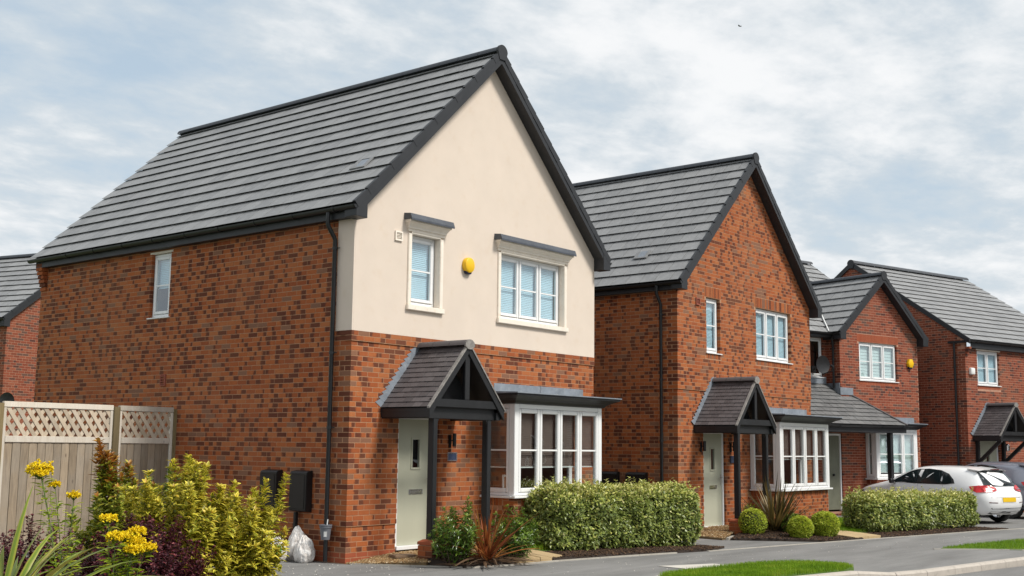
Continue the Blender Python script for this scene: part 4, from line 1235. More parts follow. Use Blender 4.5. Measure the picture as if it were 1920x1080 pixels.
# main roof behind the wing: slope towards the street, ridge along x
m3 = 0.73; rp = child('main_roof', H3)
yE, zE, yR = 0.15, 5.08, 4.1
zR = zE + m3 * (yR - yE); cm = 1 / sqrt(1 + m3 * m3); rs = (yR - yE) / cm
def wing_skip(s0, s1, g0, g1):
    """cut the street slope where the wing's roof stands through it"""
    zz = zE + (g0 + 0.5 * (g1 - g0)) * cm * m3
    xl = -EO3 + (zz - ZE3) / M3      # left valley line at this height
    xa = s0 - 3.7; xb = s1 - 3.7
    if zz < 7.0:
        if xa > xl: 
            xr = W3 + EO3 - (zz - ZE3) / M3
            return (max(s0, xr + 3.7), s1) if xb > xr else None
        return (s0, min(s1, xl + 3.7))
    return (s0, s1)
upm = Vector((0, 1, m3)).normalized(); nm = X.cross(upm)
tiles(H3, t3, rp, Vector((-3.7, yE, zE)) - nm * 0.035, X, upm, 7.38, rs, 0.345, 0.33, tile_grey, 0.034, skip=wing_skip)
MB().add([(-3.7, yE, zE - 0.11), (3.62, yE, zE - 0.11), (3.62, yR, zR - 0.11), (-3.7, yR, zR - 0.11), (3.62, 8.1, zE), (-3.7, 8.1, zE)], [(0, 1, 2, 3), (3, 2, 4, 5)]).build('underlay', tile_grey, rp)
for i in range(16):
    xa = -3.7 + i * 0.46
    ring = [(yR - 0.125 * cos(pi * j / 8), zR - 0.05 + 0.11 * sin(pi * j / 8)) for j in range(9)]
    MB().add([(xa, a, b) for a, b in ring] + [(xa + 0.455, a, b) for a, b in ring], [(9 + j, 10 + j, j + 1, j) for j in range(8)]).build('ridge_tile', ridge_grey, rp, smooth='auto')
MB().prism([(3.64, yE, zE - 0.02), (3.64, yR, zR - 0.02), (3.64, yR, zR - 0.2), (3.64, yE, zE - 0.2)], (0.03, 0, 0)).build('verge_trim', board_black, rp)
# bright valley lining
va, vb = Vector((-EO3 - 0.02, yE, zE + 0.0)), Vector((0.75, yE + (ZE3 + M3 * (0.75 + EO3) - zE) / m3, ZE3 + M3 * (0.75 + EO3)))
MB().tube([va + Vector((0.0, -.02, 0.03)), vb + Vector((0, -.02, 0.03))], 0.018, 6).build('valley_lining', white_plastic, rp)
MB().box(-3.7, yE - 0.03, 4.93, -EO3 + 0.05, yE + 0.0, 5.06).build('fascia', board_black, rp)
MB().box(-3.7, yE + 0.0, 4.93, -EO3 + 0.05, RY, 4.95).build('eaves_soffit', board_black, rp)
mb = MB(); k = 8
ot = [(yE - 0.085 + 0.056 * cos(pi + pi * j / k), zE - 0.02 + 0.06 * sin(pi + pi * j / k)) for j in range(k + 1)]; inn = [(yE - 0.085 + 0.05 * cos(pi + pi * j / k), zE - 0.02 + 0.053 * sin(pi + pi * j / k)) for j in range(k, -1, -1)]
mb.prism([(-3.7, a, b) for a, b in ot + inn], (3.7 - EO3 + 0.02, 0, 0)); mb.build('gutter', upvc_black, rp)
downpipe(H3, [(-0.17, 0.10, 4.98), (-0.17, 0.12, 4.88), (-0.08, 0.17, 4.70), (-0.08, 0.17, 3.47)], [((-0.08, 0.17, 4.3), -Y), ((-0.08, 0.17, 3.7), -Y)])
# lean-to with its hipped end
ln = child('lean_to_roof', H3)
yL, zL, xL, ml = -1.10, 2.42, 1.52, 0.78
cl = 1 / sqrt(1 + ml * ml)
def lean_skip(s0, s1, g0, g1):
    y = yL + (g0 + 0.5 * (g1 - g0)) * cl
    xe = xL - (y - yL) * 0.93           # hip line
    if y > 0.0: xe = -0.03
    a = s0 - 3.6
    if a > xe: return None
    return (s0, min(s1, xe + 3.6))
upl = Vector((0, 1, ml)).normalized(); nl_ = X.cross(upl)
tiles(H3, t3, ln, Vector((-3.6, yL, zL)) - nl_ * 0.02, X, upl, 3.6 + xL, (RY - yL) / cl, 0.19, 0.33, tile_dark, 0.026, skip=lean_skip)
MB().add([(-3.6, yL + .02, zL - 0.06), (xL - .02, yL + .02, zL - 0.06), (0.48, 0, zL - 0.06 + 1.1 * ml), (-0.02, 0, zL - 0.06 + 1.1 * ml), (-0.02, RY, zL - 0.06 + (RY - yL) * ml), (-3.6, RY, zL - 0.06 + (RY - yL) * ml), (xL - .02, 0, zL - 0.06)],
         [(0, 1, 2, 3, 5), (3, 4, 5), (1, 6, 2)]).build('underlay', tile_end, ln)
hp_ = MB()
a_, b_ = Vector((xL + .01, yL, zL)), Vector((0.48, 0.0, zL + 1.1 * ml))
hp_.tube([a_ + Z * 0.0, b_ + Z * 0.0], 0.035, 8); hp_.build('hip_tile', tile_plain, ln)
MB().prism([(xL, yL, zL - 0.02), (xL, 0, zL - 0.02), (0.5, 0, zL + 1.1 * ml - 0.02)], (0.0, 0, -0.03)).build('hip_slope', tile_dark, ln)
MB().box(-3.6, yL + 0.005, 2.20, xL - 0.04, yL + 0.03, 2.38).build('fascia', board_black, ln)
MB().box(xL - 0.065, yL + 0.03, 2.20, xL - 0.04, -0.01, 2.38).build('fascia', board_black, ln)
MB().box(-3.6, yL + 0.03, 2.20, xL - 0.066, -0.01, 2.215).build('soffit', board_black, ln)
mb = MB(); ot = [(yL - 0.045 + 0.052 * cos(pi + pi * j / k), zL - 0.03 + 0.058 * sin(pi + pi * j / k)) for j in range(k + 1)]; inn = [(yL - 0.045 + 0.046 * cos(pi + pi * j / k), zL - 0.03 + 0.05 * sin(pi + pi * j / k)) for j in range(k, -1, -1)]
mb.prism([(-3.6, a, b) for a, b in ot + inn], (3.6 + xL + 0.02, 0, 0)); mb.build('gutter', upvc_black, ln)
for i in range(4):
    mb = MB(); xx = -1.5 + i * 0.9; o2 = [(yL - 0.045 + 0.06 * cos(pi + pi * j / k), zL - 0.03 + 0.068 * sin(pi + pi * j / k)) for j in range(k + 1)]
    mb.prism([(xx, a, b) for a, b in o2 + ot[::-1]], (0.045, 0, 0)); mb.build('gutter_bracket', upvc_black, ln)
MB().box(0.80, -1.05, -0.15, 0.93, -0.92, 2.20).build('post', paint_black, ln, bevel=0.008)
MB().box(-0.04, -0.03, 3.28, 0.52, -0.016, 3.49).build('flashing', lead_grey, ln); MB().box(-2.4, RY - 0.03, 3.58, -0.10, RY - 0.015, 3.80).build('flashing', lead_grey, ln)
MB().box(-0.04, 0.0, 3.30, -0.02, RY, 3.62).build('flashing', lead_grey, ln)
bay(H3, 1.04, 2.96, 0.38, 0.87, 2.32, 3, blind=blind_teal, bl_frac=0.95, cor=0.22)
bay_base(H3, p3, 1.07, 2.93, 0.35, ZB3, 0.87, brick_red, mortar_red)
alarm_box(H3, 3.20, -0.01, 4.33, 'hex', under=navy_plastic, r=0.15)
ds = child('satellite_dish', H3)
mb = MB(); n = 26; rings = []
for rr in (0.0, 0.11, 0.20, 0.27, 0.31):
    rings.append([(-0.62 + rr * 0.94 * cos(2 * pi * j / n), RY - 0.34 - 0.32 * 0 + (-rr * rr * 0.5) + 0.03, 4.12 + rr * 0.84 * sin(2 * pi * j / n)) for j in range(n)])
V = [p for r in rings for p in r]; F = [(i * n + j, i * n + (j + 1) % n, i * n + n + (j + 1) % n, i * n + n + j) for i in range(len(rings) - 1) for j in range(n)]
mb.add(V, F); mb.build('reflector', black_metal, ds, smooth='auto')
MB().tube([(-0.62, RY - 0.3, 4.12), (-0.62, RY - 0.02, 4.0)], 0.02, 8).box(-0.70, RY - 0.03, 3.92, -0.54, RY - 0.002, 4.1).build('wall_bracket', black_metal, ds)
MB().tube([(-0.62, RY - 0.38, 3.86), (-0.62, RY - 0.66, 3.92), (-0.62, RY - 0.70, 4.04)], 0.014, 8).tube([(-0.62, RY - 0.74, 4.02), (-0.62, RY - 0.64, 4.08)], 0.035, 10).build('feed_arm', black_metal, ds)
p3.finish(300, [(1500, 700, 1560, 1000), (1590, 880, 1900, 1000)]); t3.finish(300)

# ---- house 4: red brick, ridge along the street
H4 = house_root('brick_house', (24.8, -1.0), T16, 'red brick house with its long pale-lit roof facing the street, behind the parked cars')
p4 = Pieces('brick', 'brickwork', H4); t4 = Pieces('roof_tile', 'roof_tiling', H4)
W4, D4, HD4, ZS4, ZB4, m4 = 6.6, 8.3, 4.15, 4.82, -0.19, 0.667
ZE4, EO4 = 5.13, 0.22
w4 = (0.605, 3.755, 1.795, 4.82)
wall(H4, p4, (0, 0, 0), X, -Y, [(0, ZB4), (W4, ZB4), (W4, 4.9), (0, 4.9)], ZB4, holes=[w4, (0.60, -0.1, 1.61, 2.11)], heads=[(0.58, 3.62, 1.83, 3.725, 0.075, brick_smooth)],
     mat=brick_red, mort=mortar_red, corner='own', off=[(-9.0, 0.0), (2.885, 0.015)])
b4 = ZE4 + m4 * EO4 - 0.14
wall(H4, p4, (0, D4, 0), -Y, -X, [(0, ZB4), (D4, ZB4), (D4, b4), (D4 - HD4, b4 + m4 * HD4), (0, b4)], ZB4, mat=brick_red, mort=mortar_red, end_corner=D4, off=[(-9.0, 0.0), (2.885, 0.015)])
window(H4, w4[0] + .004, w4[1] + .004, w4[2] - .004, w4[3] - .003, 2, rec=0.05, blind=blind_pale)
MB().box(0.56, -0.03, 4.825, 1.84, 0.05, 4.862).build('lintel', stone_cream, H4)
carcass(H4, W4, D4, -0.2, 4.8, brick_red)
r4 = child('roof', H4)
c4 = 1 / sqrt(1 + m4 * m4); rs4 = (HD4 + EO4) / c4; zr4 = ZE4 + m4 * (HD4 + EO4)
up4 = Vector((0, 1, m4)).normalized(); n4 = X.cross(up4)
tiles(H4, t4, r4, Vector((-0.05, -EO4, ZE4)) - n4 * 0.035, X, up4, W4 + 0.1, rs4, 0.345, 0.33, tile_grey, 0.034)
MB().add([(-0.04, -EO4 + .04, ZE4 - .10), (W4, -EO4 + .04, ZE4 - .10), (W4, HD4, zr4 - .11), (-0.04, HD4, zr4 - .11), (W4, D4 + .2, ZE4 - .06), (-0.04, D4 + .2, ZE4 - .06)], [(0, 1, 2, 3), (3, 2, 4, 5)]).build('underlay', tile_grey, r4)
for i in range(14):
    xa = -0.06 + i * 0.47
    ring = [(HD4 - 0.13 * cos(pi * j / 8), zr4 - 0.05 + 0.12 * sin(pi * j / 8)) for j in range(9)]
    MB().add([(xa, a, b) for a, b in ring] + [(xa + 0.465, a, b) for a, b in ring], [(9 + j, 10 + j, j + 1, j) for j in range(8)]).build('ridge_tile', ridge_grey, r4, smooth='auto')
ring = [(HD4 + 0.14 * cos(pi * j / 13), zr4 - 0.05 + 0.13 * sin(pi * j / 13)) for j in range(14)] + [(HD4 - 0.09, zr4 - 0.22), (HD4 + 0.09, zr4 - 0.22)]
MB().prism([(-0.09, a, b) for a, b in ring], (0.04, 0, 0)).build('ridge_end_cap', board_black, r4)
for sy in (-1, 1):
    q = [(HD4 + sy * (HD4 + EO4), ZE4 + 0.015), (HD4, zr4 + 0.015), (HD4, zr4 - 0.16), (HD4 + sy * (HD4 + EO4), ZE4 - 0.15)]
    MB().prism([(-0.068, a, b) for a, b in q], (0.05, 0, 0)).build('verge_trim', board_black, r4)
MB().box(0.12, -EO4 + 0.07, 4.87, W4, -EO4 + 0.095, ZE4 - 0.05).build('fascia', board_black, r4); MB().box(0.12, -EO4 + 0.096, 4.87, W4, -0.006, 4.885).build('eaves_soffit', board_black, r4)
mb = MB(); ot = [(-EO4 + 0.02 + 0.056 * cos(pi + pi * j / k), ZE4 - 0.035 + 0.06 * sin(pi + pi * j / k)) for j in range(k + 1)]; inn = [(-EO4 + 0.02 + 0.05 * cos(pi + pi * j / k), ZE4 - 0.035 + 0.053 * sin(pi + pi * j / k)) for j in range(k, -1, -1)]
mb.prism([(-0.06, a, b) for a, b in ot + inn], (W4 + 0.1, 0, 0)); mb.build('gutter', upvc_black, r4)
for i in range(7):
    mb = MB(); xx = 0.3 + i * 0.9; o2 = [(-EO4 + 0.02 + 0.066 * cos(pi + pi * j / k), ZE4 - 0.03 + 0.075 * sin(pi + pi * j / k)) for j in range(k + 1)]
    mb.prism([(xx, a, b) for a, b in o2 + ot[::-1]], (0.05, 0, 0)); mb.build('gutter_bracket', upvc_black, r4)
cr = child('corbel', H4)
for i in range(4):
    bb = MB().box(0.002, -0.03 - 0.045 * i, 4.60 + i * 0.075 + 0.01, 0.112, 0.0, 4.675 + i * 0.075).build('brick', brick_red, cr); bb.color = (random.random(), random.random(), 0.5, 0)
MB().box(-0.13, -0.25, 5.02, -0.06, 0.50, 5.09).build('eaves_gutter_end', upvc_black, r4)
downpipe(H4, [(-0.10, 0.30, 5.02), (-0.10, 0.30, -0.1)], [((-0.10, 0.30, 4.3), -Y), ((-0.10, 0.30, 3.05), -Y), ((-0.10, 0.30, 1.9), -Y)])
alarm_box(H4, 0.26, -0.01, 4.155, 'square', col=white_plastic, r=0.105)
porch(H4, t4, 0, 1.08, 0.0, 2.19, 3.15, 0.87, 0.96, posts=False, gallows=True, ground=0.0)
door(H4, 0.61, 1.60, 0.02, 2.10, door_sage)
lp = child('wall_lamp', H4); MB().lathe([(0.03, -0.10), (0.075, -0.085), (0.08, 0.08), (0.03, 0.13)], 14, (1.90, -0.10, 1.82)).build('shade', chrome, lp, smooth='auto'); MB().box(1.86, -0.03, 1.74, 1.94, -0.004, 1.90).build('back_plate', chrome, lp)
p4.finish(300, [(1590, 865, 1920, 1000)]); t4.finish(300)

# ---- house 5: far behind on the other side of the fence
H5 = house_root('brick_house', (5.66, 20.84), radians(14), 'far red brick gabled house glimpsed behind the fence and the cream-gabled house')
p5 = Pieces('brick', 'brickwork', H5); t5 = Pieces('roof_tile', 'roof_tiling', H5)
wall(H5, p5, (0, 0, 0), X, -Y, gable_poly(6.2, -0.1, 5.07, 5.34, 0.24, 0.756), -0.1, mat=brick_red, mort=mortar_red, corner='own', heads=[])
wall(H5, p5, (0, 8.8, 0), -Y, -X, [(0, -0.1), (8.8, -0.1), (8.8, 5.1), (0, 5.1)], -0.1, mat=brick_red, mort=mortar_red, end_corner=8.8)
carcass(H5, 6.2, 8.8, -0.1, 5.07, brick_red)
gable_roof(H5, t5, 6.2, 8.8, 5.07, 5.34, 0.24, 0.756, 0.12)
d5 = child('satellite_dish', H5)
mb = MB(); rings = []
for rr in (0.0, 0.11, 0.20, 0.27, 0.31):
    rings.append([(-0.12 + rr * 0.9 * cos(2 * pi * j / n), -0.30 - rr * rr * 0.5, 2.86 + rr * 0.84 * sin(2 * pi * j / n)) for j in range(n)])
mb.add([p for r in rings for p in r], [(i * n + j, i * n + (j + 1) % n, i * n + n + (j + 1) % n, i * n + n + j) for i in range(4) for j in range(n)]); mb.build('reflector', black_metal, d5, smooth='auto')
MB().tube([(-0.12, -0.3, 2.86), (0.1, -0.02, 2.7)], 0.02, 8).box(0.05, -0.03, 2.6, 0.2, -0.002, 2.8).build('wall_bracket', black_metal, d5)
p5.finish(300, [(78, 0, 1920, 1080), (0, 748, 1920, 1080)]); t5.finish(300)
# ------------------------------------------------------------------ ground
def zg(x, y=0.0):
    return -0.0068 * max(-14.0, min(x, 60.0))

def sheet(name, poly, dz, mat, kind='structure', thick=0.0, res=None, skirt=0.0):
    """flat sheet following the fall of the street, dz above it (dz may be a function of x, y)"""
    bm = bmesh.new()
    f = dz if callable(dz) else (lambda x, y: dz)
    vs = [bm.verts.new((x, y, zg(x) + f(x, y))) for x, y in poly]
    fc = bm.faces.new(vs)
    if fc.normal.z < 0: fc.normal_flip()
    bm.normal_update()
    if fc.normal.z < 0: bmesh.ops.reverse_faces(bm, faces=[fc])
    if res:
        bmesh.ops.triangulate(bm, faces=bm.faces)
        for _ in range(res):
            bmesh.ops.subdivide_edges(bm, edges=bm.edges, cuts=1, use_grid_fill=True)
        for v in bm.verts: v.co.z = zg(v.co.x) + f(v.co.x, v.co.y)
    if skirt:
        be = [e for e in bm.edges if len(e.link_faces) == 1]
        r = bmesh.ops.extrude_edge_only(bm, edges=be)
        for g in r['geom']:
            if isinstance(g, bmesh.types.BMVert): g.co.z -= skirt
    if thick:
        r = bmesh.ops.extrude_face_region(bm, geom=list(bm.faces))
        for g in r['geom']:
            if isinstance(g, bmesh.types.BMVert): g.co.z += thick
        bmesh.ops.recalc_face_normals(bm, faces=bm.faces)
    me = bpy.data.meshes.new(name); bm.to_mesh(me); bm.free()
    me.materials.append(mat)
    return link(name, me, None, False, kind)

def asphalt(name, lo, hi, speck):
    m, nt, out = newmat(name)
    P = pos(nt)
    a = nt.noise(nt.mapv(P, (0.30, 1.9, 1), rot=(0, 0, -0.2)), 1.1, 5.0, 0.6)
    c = nt.ramp(a, [(0.3, lo), (0.7, hi)])
    g = nt.noise(P, 140.0, 2.0, 0.7)
    c = nt.mix(nt.math('MULTIPLY', nt.smooth(g, 0.55, 0.75), 0.5), c, speck)
    st = nt.smooth(nt.noise(P, 3.3, 5.0, 0.7), 0.56, 0.72)
    c = nt.mix(nt.math('MULTIPLY', st, 0.35), c, tuple(x * 0.72 for x in lo))
    principled(nt, out, c, 0.85, 0, nt.math('ADD', g, nt.noise(P, 320.0, 2.0, 0.6)), 0.5, 0.006, 0.3)
    return m
tarmac = asphalt('footpath_tarmac', (0.145, 0.142, 0.137), (0.235, 0.230, 0.222), (0.22, 0.22, 0.22))
tarmac_road = asphalt('road_tarmac', (0.16, 0.155, 0.15), (0.21, 0.205, 0.20), (0.3, 0.3, 0.29))
concrete = simple('kerb_concrete', (0.44, 0.395, 0.345), 0.85, 0.08, 5, 0.3, 130, dirt=((0.27, 0.24, 0.21), 0.45))
edging = simple('edging_concrete', (0.40, 0.37, 0.32), 0.85, 0.08, 5, 0.3, 130, dirt=((0.24, 0.22, 0.19), 0.5))
sandstone = simple('buff_paving', (0.44, 0.32, 0.17), 0.8, 0.10, 4, 0.2, 110, dirt=((0.30, 0.22, 0.12), 0.4))
soil = simple('bed_soil', (0.035, 0.024, 0.018), 0.95, 0.3, 8, 0.6, 60)
turf = simple('turf_base', (0.075, 0.14, 0.012), 0.95, 0.25, 6, 0.6, 90)
earth = simple('far_ground', (0.10, 0.13, 0.05), 0.95, 0.25, 0.5, 0.4, 10)

sheet('ground', [(-600, -600), (900, -600), (900, 900), (-600, 900)], -0.16, earth)
road = sheet('road', [(-60, -40), (90, -40), (90, -12.5), (40, -9.9), (18, -8.35), (9.0, -6.9), (6.4, -6.5), (4.7, -6.3), (3.4, -6.1), (-8, -4.0), (-60, 3)], -0.10, tarmac_road)
path = sheet('footpath', [(-60, 7.0), (-6.5, -0.9), (-4.5, 9.0), (0.3, 9.0), (0.3, 0.35), (9.1, 0.35), (9.1, -0.5), (60, -16), (90, -24), (90, -12.5), (40, -9.8), (18, -8.25), (9.0, -6.74), (6.4, -6.40), (4.7, -6.2), (3.4, -5.98), (-8, -3.9), (-60, 3.1)], 0.0, tarmac)
drive = sheet('driveway', [(16.6, -3.95), (60, -13), (60, 9), (24, 9), (16.3, 1.6)], 0.004, tarmac)

# kerb stones, laid one by one along the road
KL = [(-8, -3.95), (-2, -4.99), (1.2, -5.55), (3.97, -6.06), (4.75, -6.22), (6.43, -6.40), (7.77, -6.56), (9.2, -6.73), (12, -7.2), (18, -8.25), (28, -9.5)]
def along(pts, step):
    out = []; i = 0; rem = 0.0
    P = [Vector((*p, 0)) for p in pts]
    L = [0]
    for a, b in zip(P[:-1], P[1:]): L.append(L[-1] + (b - a).length)
    def at(s):
        for j in range(len(P) - 1):
            if s <= L[j + 1] + 1e-9:
                t = (s - L[j]) / (L[j + 1] - L[j]); return P[j].lerp(P[j + 1], t)
        return P[-1]
    n = int(L[-1] / step)
    return [(at(k * step), at((k + 1) * step)) for k in range(n)]
kerb = struct(empty('kerb'))
def kerb_h(x):
    if x < 3.9: return 0.10
    if x < 4.8: return 0.10 - 0.085 * (x - 3.9) / 0.9
    return 0.015 if x < 14 else 0.10
for a, b in along(KL, 0.915):
    d = (b - a).normalized(); nn = Vector((-d.y, d.x, 0))
    a2, b2 = a + d * 0.004, b - d * 0.004
    ha, hb = kerb_h(a2.x), kerb_h(b2.x)
    pts = []
    mb = MB()
    def Q(p, o, h): return (p.x + nn.x * o, p.y + nn.y * o, zg(p.x) + h)
    mb.add([Q(a2, 0, -0.15), Q(b2, 0, -0.15), Q(b2, -0.125, -0.15), Q(a2, -0.125, -0.15), Q(a2, 0, ha), Q(b2, 0, hb), Q(b2, -0.10, hb), Q(a2, -0.10, ha), Q(b2, -0.125, hb - 0.03), Q(a2, -0.125, ha - 0.03)],
           [(4, 5, 6, 7), (7, 6, 8, 9), (9, 8, 2, 3), (0, 1, 5, 4), (0, 4, 7, 9, 3), (5, 1, 2, 8, 6)])
    mb.build('kerb_stone', concrete, kerb, fix=True)

# thin concrete edging between gardens and footpath
edge = struct(empty('edging'))
def edging_run(pts, h=0.025, step=0.9):
    for a, b in along(pts, step):
        d = (b - a).normalized(); nn = Vector((-d.y, d.x, 0)) * 0.025
        c = [a + nn + d * .004, a - nn + d * .004, b - nn - d * .004, b + nn - d * .004]
        MB().prism([(p.x, p.y, zg(p.x) - 0.05) for p in c], (0, 0, 0.05 + h)).build('edging_stone', edging, edge)
E1 = [(0.05, -0.06), (0.30, -0.50), (0.83, -1.58), (1.75, -1.78), (2.8, -1.82), (4.02, -2.03), (6.13, -2.45)]
E2 = [(6.13, -2.45), (7.56, -2.66), (9.85, -2.97), (11.88, -3.28), (15.98, -3.89), (17.83, -4.27), (26, -6.6)]
edging_run(E1, 0.02); edging_run(E2, 0.012)
edging_run([(8.78, -1.40), (9.6, -1.12), (10.75, -0.80)], 0.05, 0.7)

# front gardens rise gently to the houses
def rise1(x, y):
    return 0.012 + 0.125 * max(0.0, min(1.0, (y + 1.95 + 0.12 * x) / 1.6)) * max(0.12, min(1.0, (7.2 - x) / 1.5)) if y < 0.4 else 0.13
bed1 = sheet('flower_bed', [(0.86, -1.56), (1.72, -1.74), (1.9, -1.05), (1.15, -0.85), (0.62, -1.05)], lambda x, y: rise1(x, y) + 0.02, soil, res=3, skirt=0.2)
gravel1 = sheet('gravel_base', [(0.02, -0.03), (0.58, -1.05), (1.15, -0.87), (1.9, -1.1), (3.0, -0.9), (3.0, 0.02), (0.02, 0.02)], lambda x, y: 0.008 + 0.10 * max(0, min(1, x / 1.0)), simple('gravel_bed', (0.16, 0.105, 0.05), 0.95, 0.3, 20, 0.6, 90), res=3, skirt=0.2)
lawn1 = sheet('lawn', [(2.30, -0.75), (2.85, -1.25), (6.6, -1.75), (6.6, 0.02), (3.0, 0.02)], lambda x, y: rise1(x, y) + 0.01, turf, res=3, skirt=0.2)
hb1 = sheet('mulch_base', [(2.6, -1.79), (4.02, -2.01), (6.3, -2.46), (7.0, -2.3), (6.9, -1.35), (3.2, -0.95), (2.75, -1.3)], lambda x, y: rise1(x, y) + 0.006, soil, res=3, skirt=0.2)
def rise2(x, y):
    return 0.012 + 0.12 * max(0.0, min(1.0, (y + 3.05 + 0.17 * (x - 9.8)) / 1.9)) * max(0.0, min(1.0, (x - 8.6) / 1.5)) * max(0.0, min(1.0, (18.0 - x) / 2.0))
bed2 = sheet('flower_bed', [(8.82, -1.44), (9.9, -2.92), (11.2, -3.15), (12.2, -1.6), (10.8, -0.84)], lambda x, y: rise2(x, y) + 0.01, soil, res=3, skirt=0.2)
gravel2 = sheet('gravel_base', [(8.72, -1.32), (10.75, -0.78), (12.0, -1.1), (12.0, -0.2), (8.92, -0.2)], lambda x, y: rise2(x, y) + 0.015, bpy.data.materials['gravel_bed'], res=3, skirt=0.2)
lawn2 = sheet('lawn', [(11.9, -1.7), (11.75, -2.5), (12.4, -2.75), (16.2, -3.4), (15.9, 0.4), (12.0, -0.3)], lambda x, y: rise2(x, y) + 0.012, turf, res=3, skirt=0.2)
hb2 = sheet('mulch_base', [(11.9, -3.26), (15.98, -3.87), (17.5, -4.15), (17.3, -3.3), (12.4, -2.4)], lambda x, y: rise2(x, y) + 0.004, soil, res=3, skirt=0.2)
bed3 = sheet('flower_bed', [(-9.5, -9.0), (-2.3, -4.2), (-2.6, -0.4), (-3.2, 4.2), (-12, 4.2)], 0.02, soil)

# buff paving slabs
pave = struct(empty('paving'))
def slabs(o, ux, nx, ny, s, h):
    o = Vector((*o, 0)); ux = Vector((*ux, 0)).normalized(); uy = Vector((-ux.y, ux.x, 0))
    for i in range(nx):
        for j in range(ny):
            c = [o + ux * (i * s + a) + uy * (j * s + b) for a, b in ((0.005, 0.005), (s - 0.005, 0.005), (s - 0.005, s - 0.005), (0.005, s - 0.005))]
            z = random.uniform(-0.003, 0.003)
            MB().prism([(p.x, p.y, zg(p.x) + h(p.x, p.y) + z - 0.13) for p in c], (0, 0, 0.16)).build('paving_slab', sandstone, pave, bevel=0.004)
slabs((1.80, -1.74), (1, -0.05), 2, 2, 0.52, lambda x, y: rise1(x, y) - 0.0)
slabs((1.12, -0.82), (1, 0), 2, 2, 0.42, lambda x, y: 0.085)
slabs((10.95, -3.08), (1, -0.15), 2, 3, 0.50, lambda x, y: rise2(x, y) + 0.0)
slabs((9.9, -0.85), (1, 0), 2, 1, 0.45, lambda x, y: 0.10)
st = MB().prism([(0.52, -0.50, 0.075), (0.86, -0.62, 0.075), (0.95, -0.38, 0.075), (0.62, -0.26, 0.075)], (0, 0, 0.045)).build('stepping_stone', simple('brown_stone', (0.20, 0.13, 0.08), 0.85, 0.15, 9, 0.3, 80), bevel=0.012)
tag(st, 'flat brown stepping stone lying in golden gravel before the cream-gabled house door', 'stepping stone')
MB().prism([(3.14, -3.31, zg(3.1) + 0.004), (4.10, -3.69, zg(4.1) + 0.004), (4.07, -4.12, zg(4.07) + 0.004), (3.09, -3.79, zg(3.1) + 0.004)], (0, 0, 0.006)).build('concrete_patch', simple('pale_concrete', (0.52, 0.49, 0.44), 0.85, 0.06, 6, 0.2, 90), struct(empty('utility_cover')))

# ------------------------------------------------------------------ scatter: chips, gravel, grass
def inside(poly, p):
    c = False; n = len(poly)
    for i in range(n):
        (x0, y0), (x1, y1) = poly[i], poly[(i + 1) % n]
        if (y0 > p[1]) != (y1 > p[1]) and p[0] < (x1 - x0) * (p[1] - y0) / (y1 - y0) + x0: c = not c
    return c
def sample(poly, n):
    xs = [p[0] for p in poly]; ys = [p[1] for p in poly]; out = []
    while len(out) < n:
        q = (random.uniform(min(xs), max(xs)), random.uniform(min(ys), max(ys)))
        if inside(poly, q): out.append(q)
    return out

def colour_mat(name, stops, rough=0.8, bstr=0.3):
    m, nt, out = newmat(name)
    r, g, b, u = objattr(nt)
    c = nt.ramp(r, stops)
    P = pos(nt)
    nz = nt.noise(P, 60.0, 3.0, 0.6)
    c = nt.mix(nt.math('MULTIPLY', nz, 0.5), c, tuple(x * 0.55 for x in stops[0][1]))
    principled(nt, out, c, rough, 0, nz, bstr, 0.004, 0.3)
    return m
bark = colour_mat('bark_chips', [(0.0, (0.022, 0.013, 0.009)), (0.5, (0.055, 0.030, 0.017)), (0.85, (0.11, 0.058, 0.030)), (1.0, (0.20, 0.12, 0.06))])
gravelm = colour_mat('golden_gravel', [(0.0, (0.17, 0.09, 0.035)), (0.4, (0.36, 0.22, 0.095)), (0.8, (0.52, 0.36, 0.18)), (1.0, (0.68, 0.55, 0.38))])

def chips(name, poly, n, h, mat, size, flat):
    pts = sample(poly, n)
    V = np.zeros((n, 8, 3)); A = np.zeros((n, 8, 4))
    for i, (x, y) in enumerate(pts):
        s = np.array([random.uniform(*size), random.uniform(size[0] * 0.5, size[1] * 0.5), random.uniform(*flat)])
        R = np.array(Matrix.Rotation(random.uniform(0, 6.28), 3, 'Z') @ Matrix.Rotation(random.gauss(0, 0.35), 3, 'X') @ Matrix.Rotation(random.gauss(0, 0.3), 3, 'Y'))
        b = (BOXV - 0.5) * s; b[4:, :2] *= 0.75
        b += np.random.default_rng(i).normal(0, 0.08, b.shape) * s
        V[i] = b @ R.T + np.array([x, y, zg(x) + h(x, y) + s[2] * 0.35])
        A[i, :, 0] = random.random(); A[i, :, 1] = random.random()
    F = (BOXF[None] + (np.arange(n) * 8)[:, None, None]).reshape(-1, 4)
    o = link(name, np_mesh(name, V.reshape(-1, 3), F, mat, A.reshape(-1, 4)), None, False, 'stuff')
    return o
B1 = [(0.86, -1.58), (1.72, -1.76), (1.9, -1.05), (1.15, -0.87), (0.62, -1.05)]
chips('mulch', B1, 2200, lambda x, y: rise1(x, y) + 0.02, bark, (0.015, 0.06), (0.004, 0.012))
HB1 = [(2.6, -1.79), (4.02, -2.01), (6.3, -2.46), (7.0, -2.3), (6.9, -1.9), (3.2, -1.35), (2.75, -1.3)]
chips('mulch', HB1, 4200, lambda x, y: rise1(x, y) + 0.006, bark, (0.015, 0.06), (0.004, 0.012))
B2 = [(8.82, -1.46), (9.9, -2.94), (11.2, -3.15), (12.2, -1.6), (10.8, -0.86)]
chips('mulch', B2, 4200, lambda x, y: rise2(x, y) + 0.012, bark, (0.015, 0.06), (0.004, 0.012))
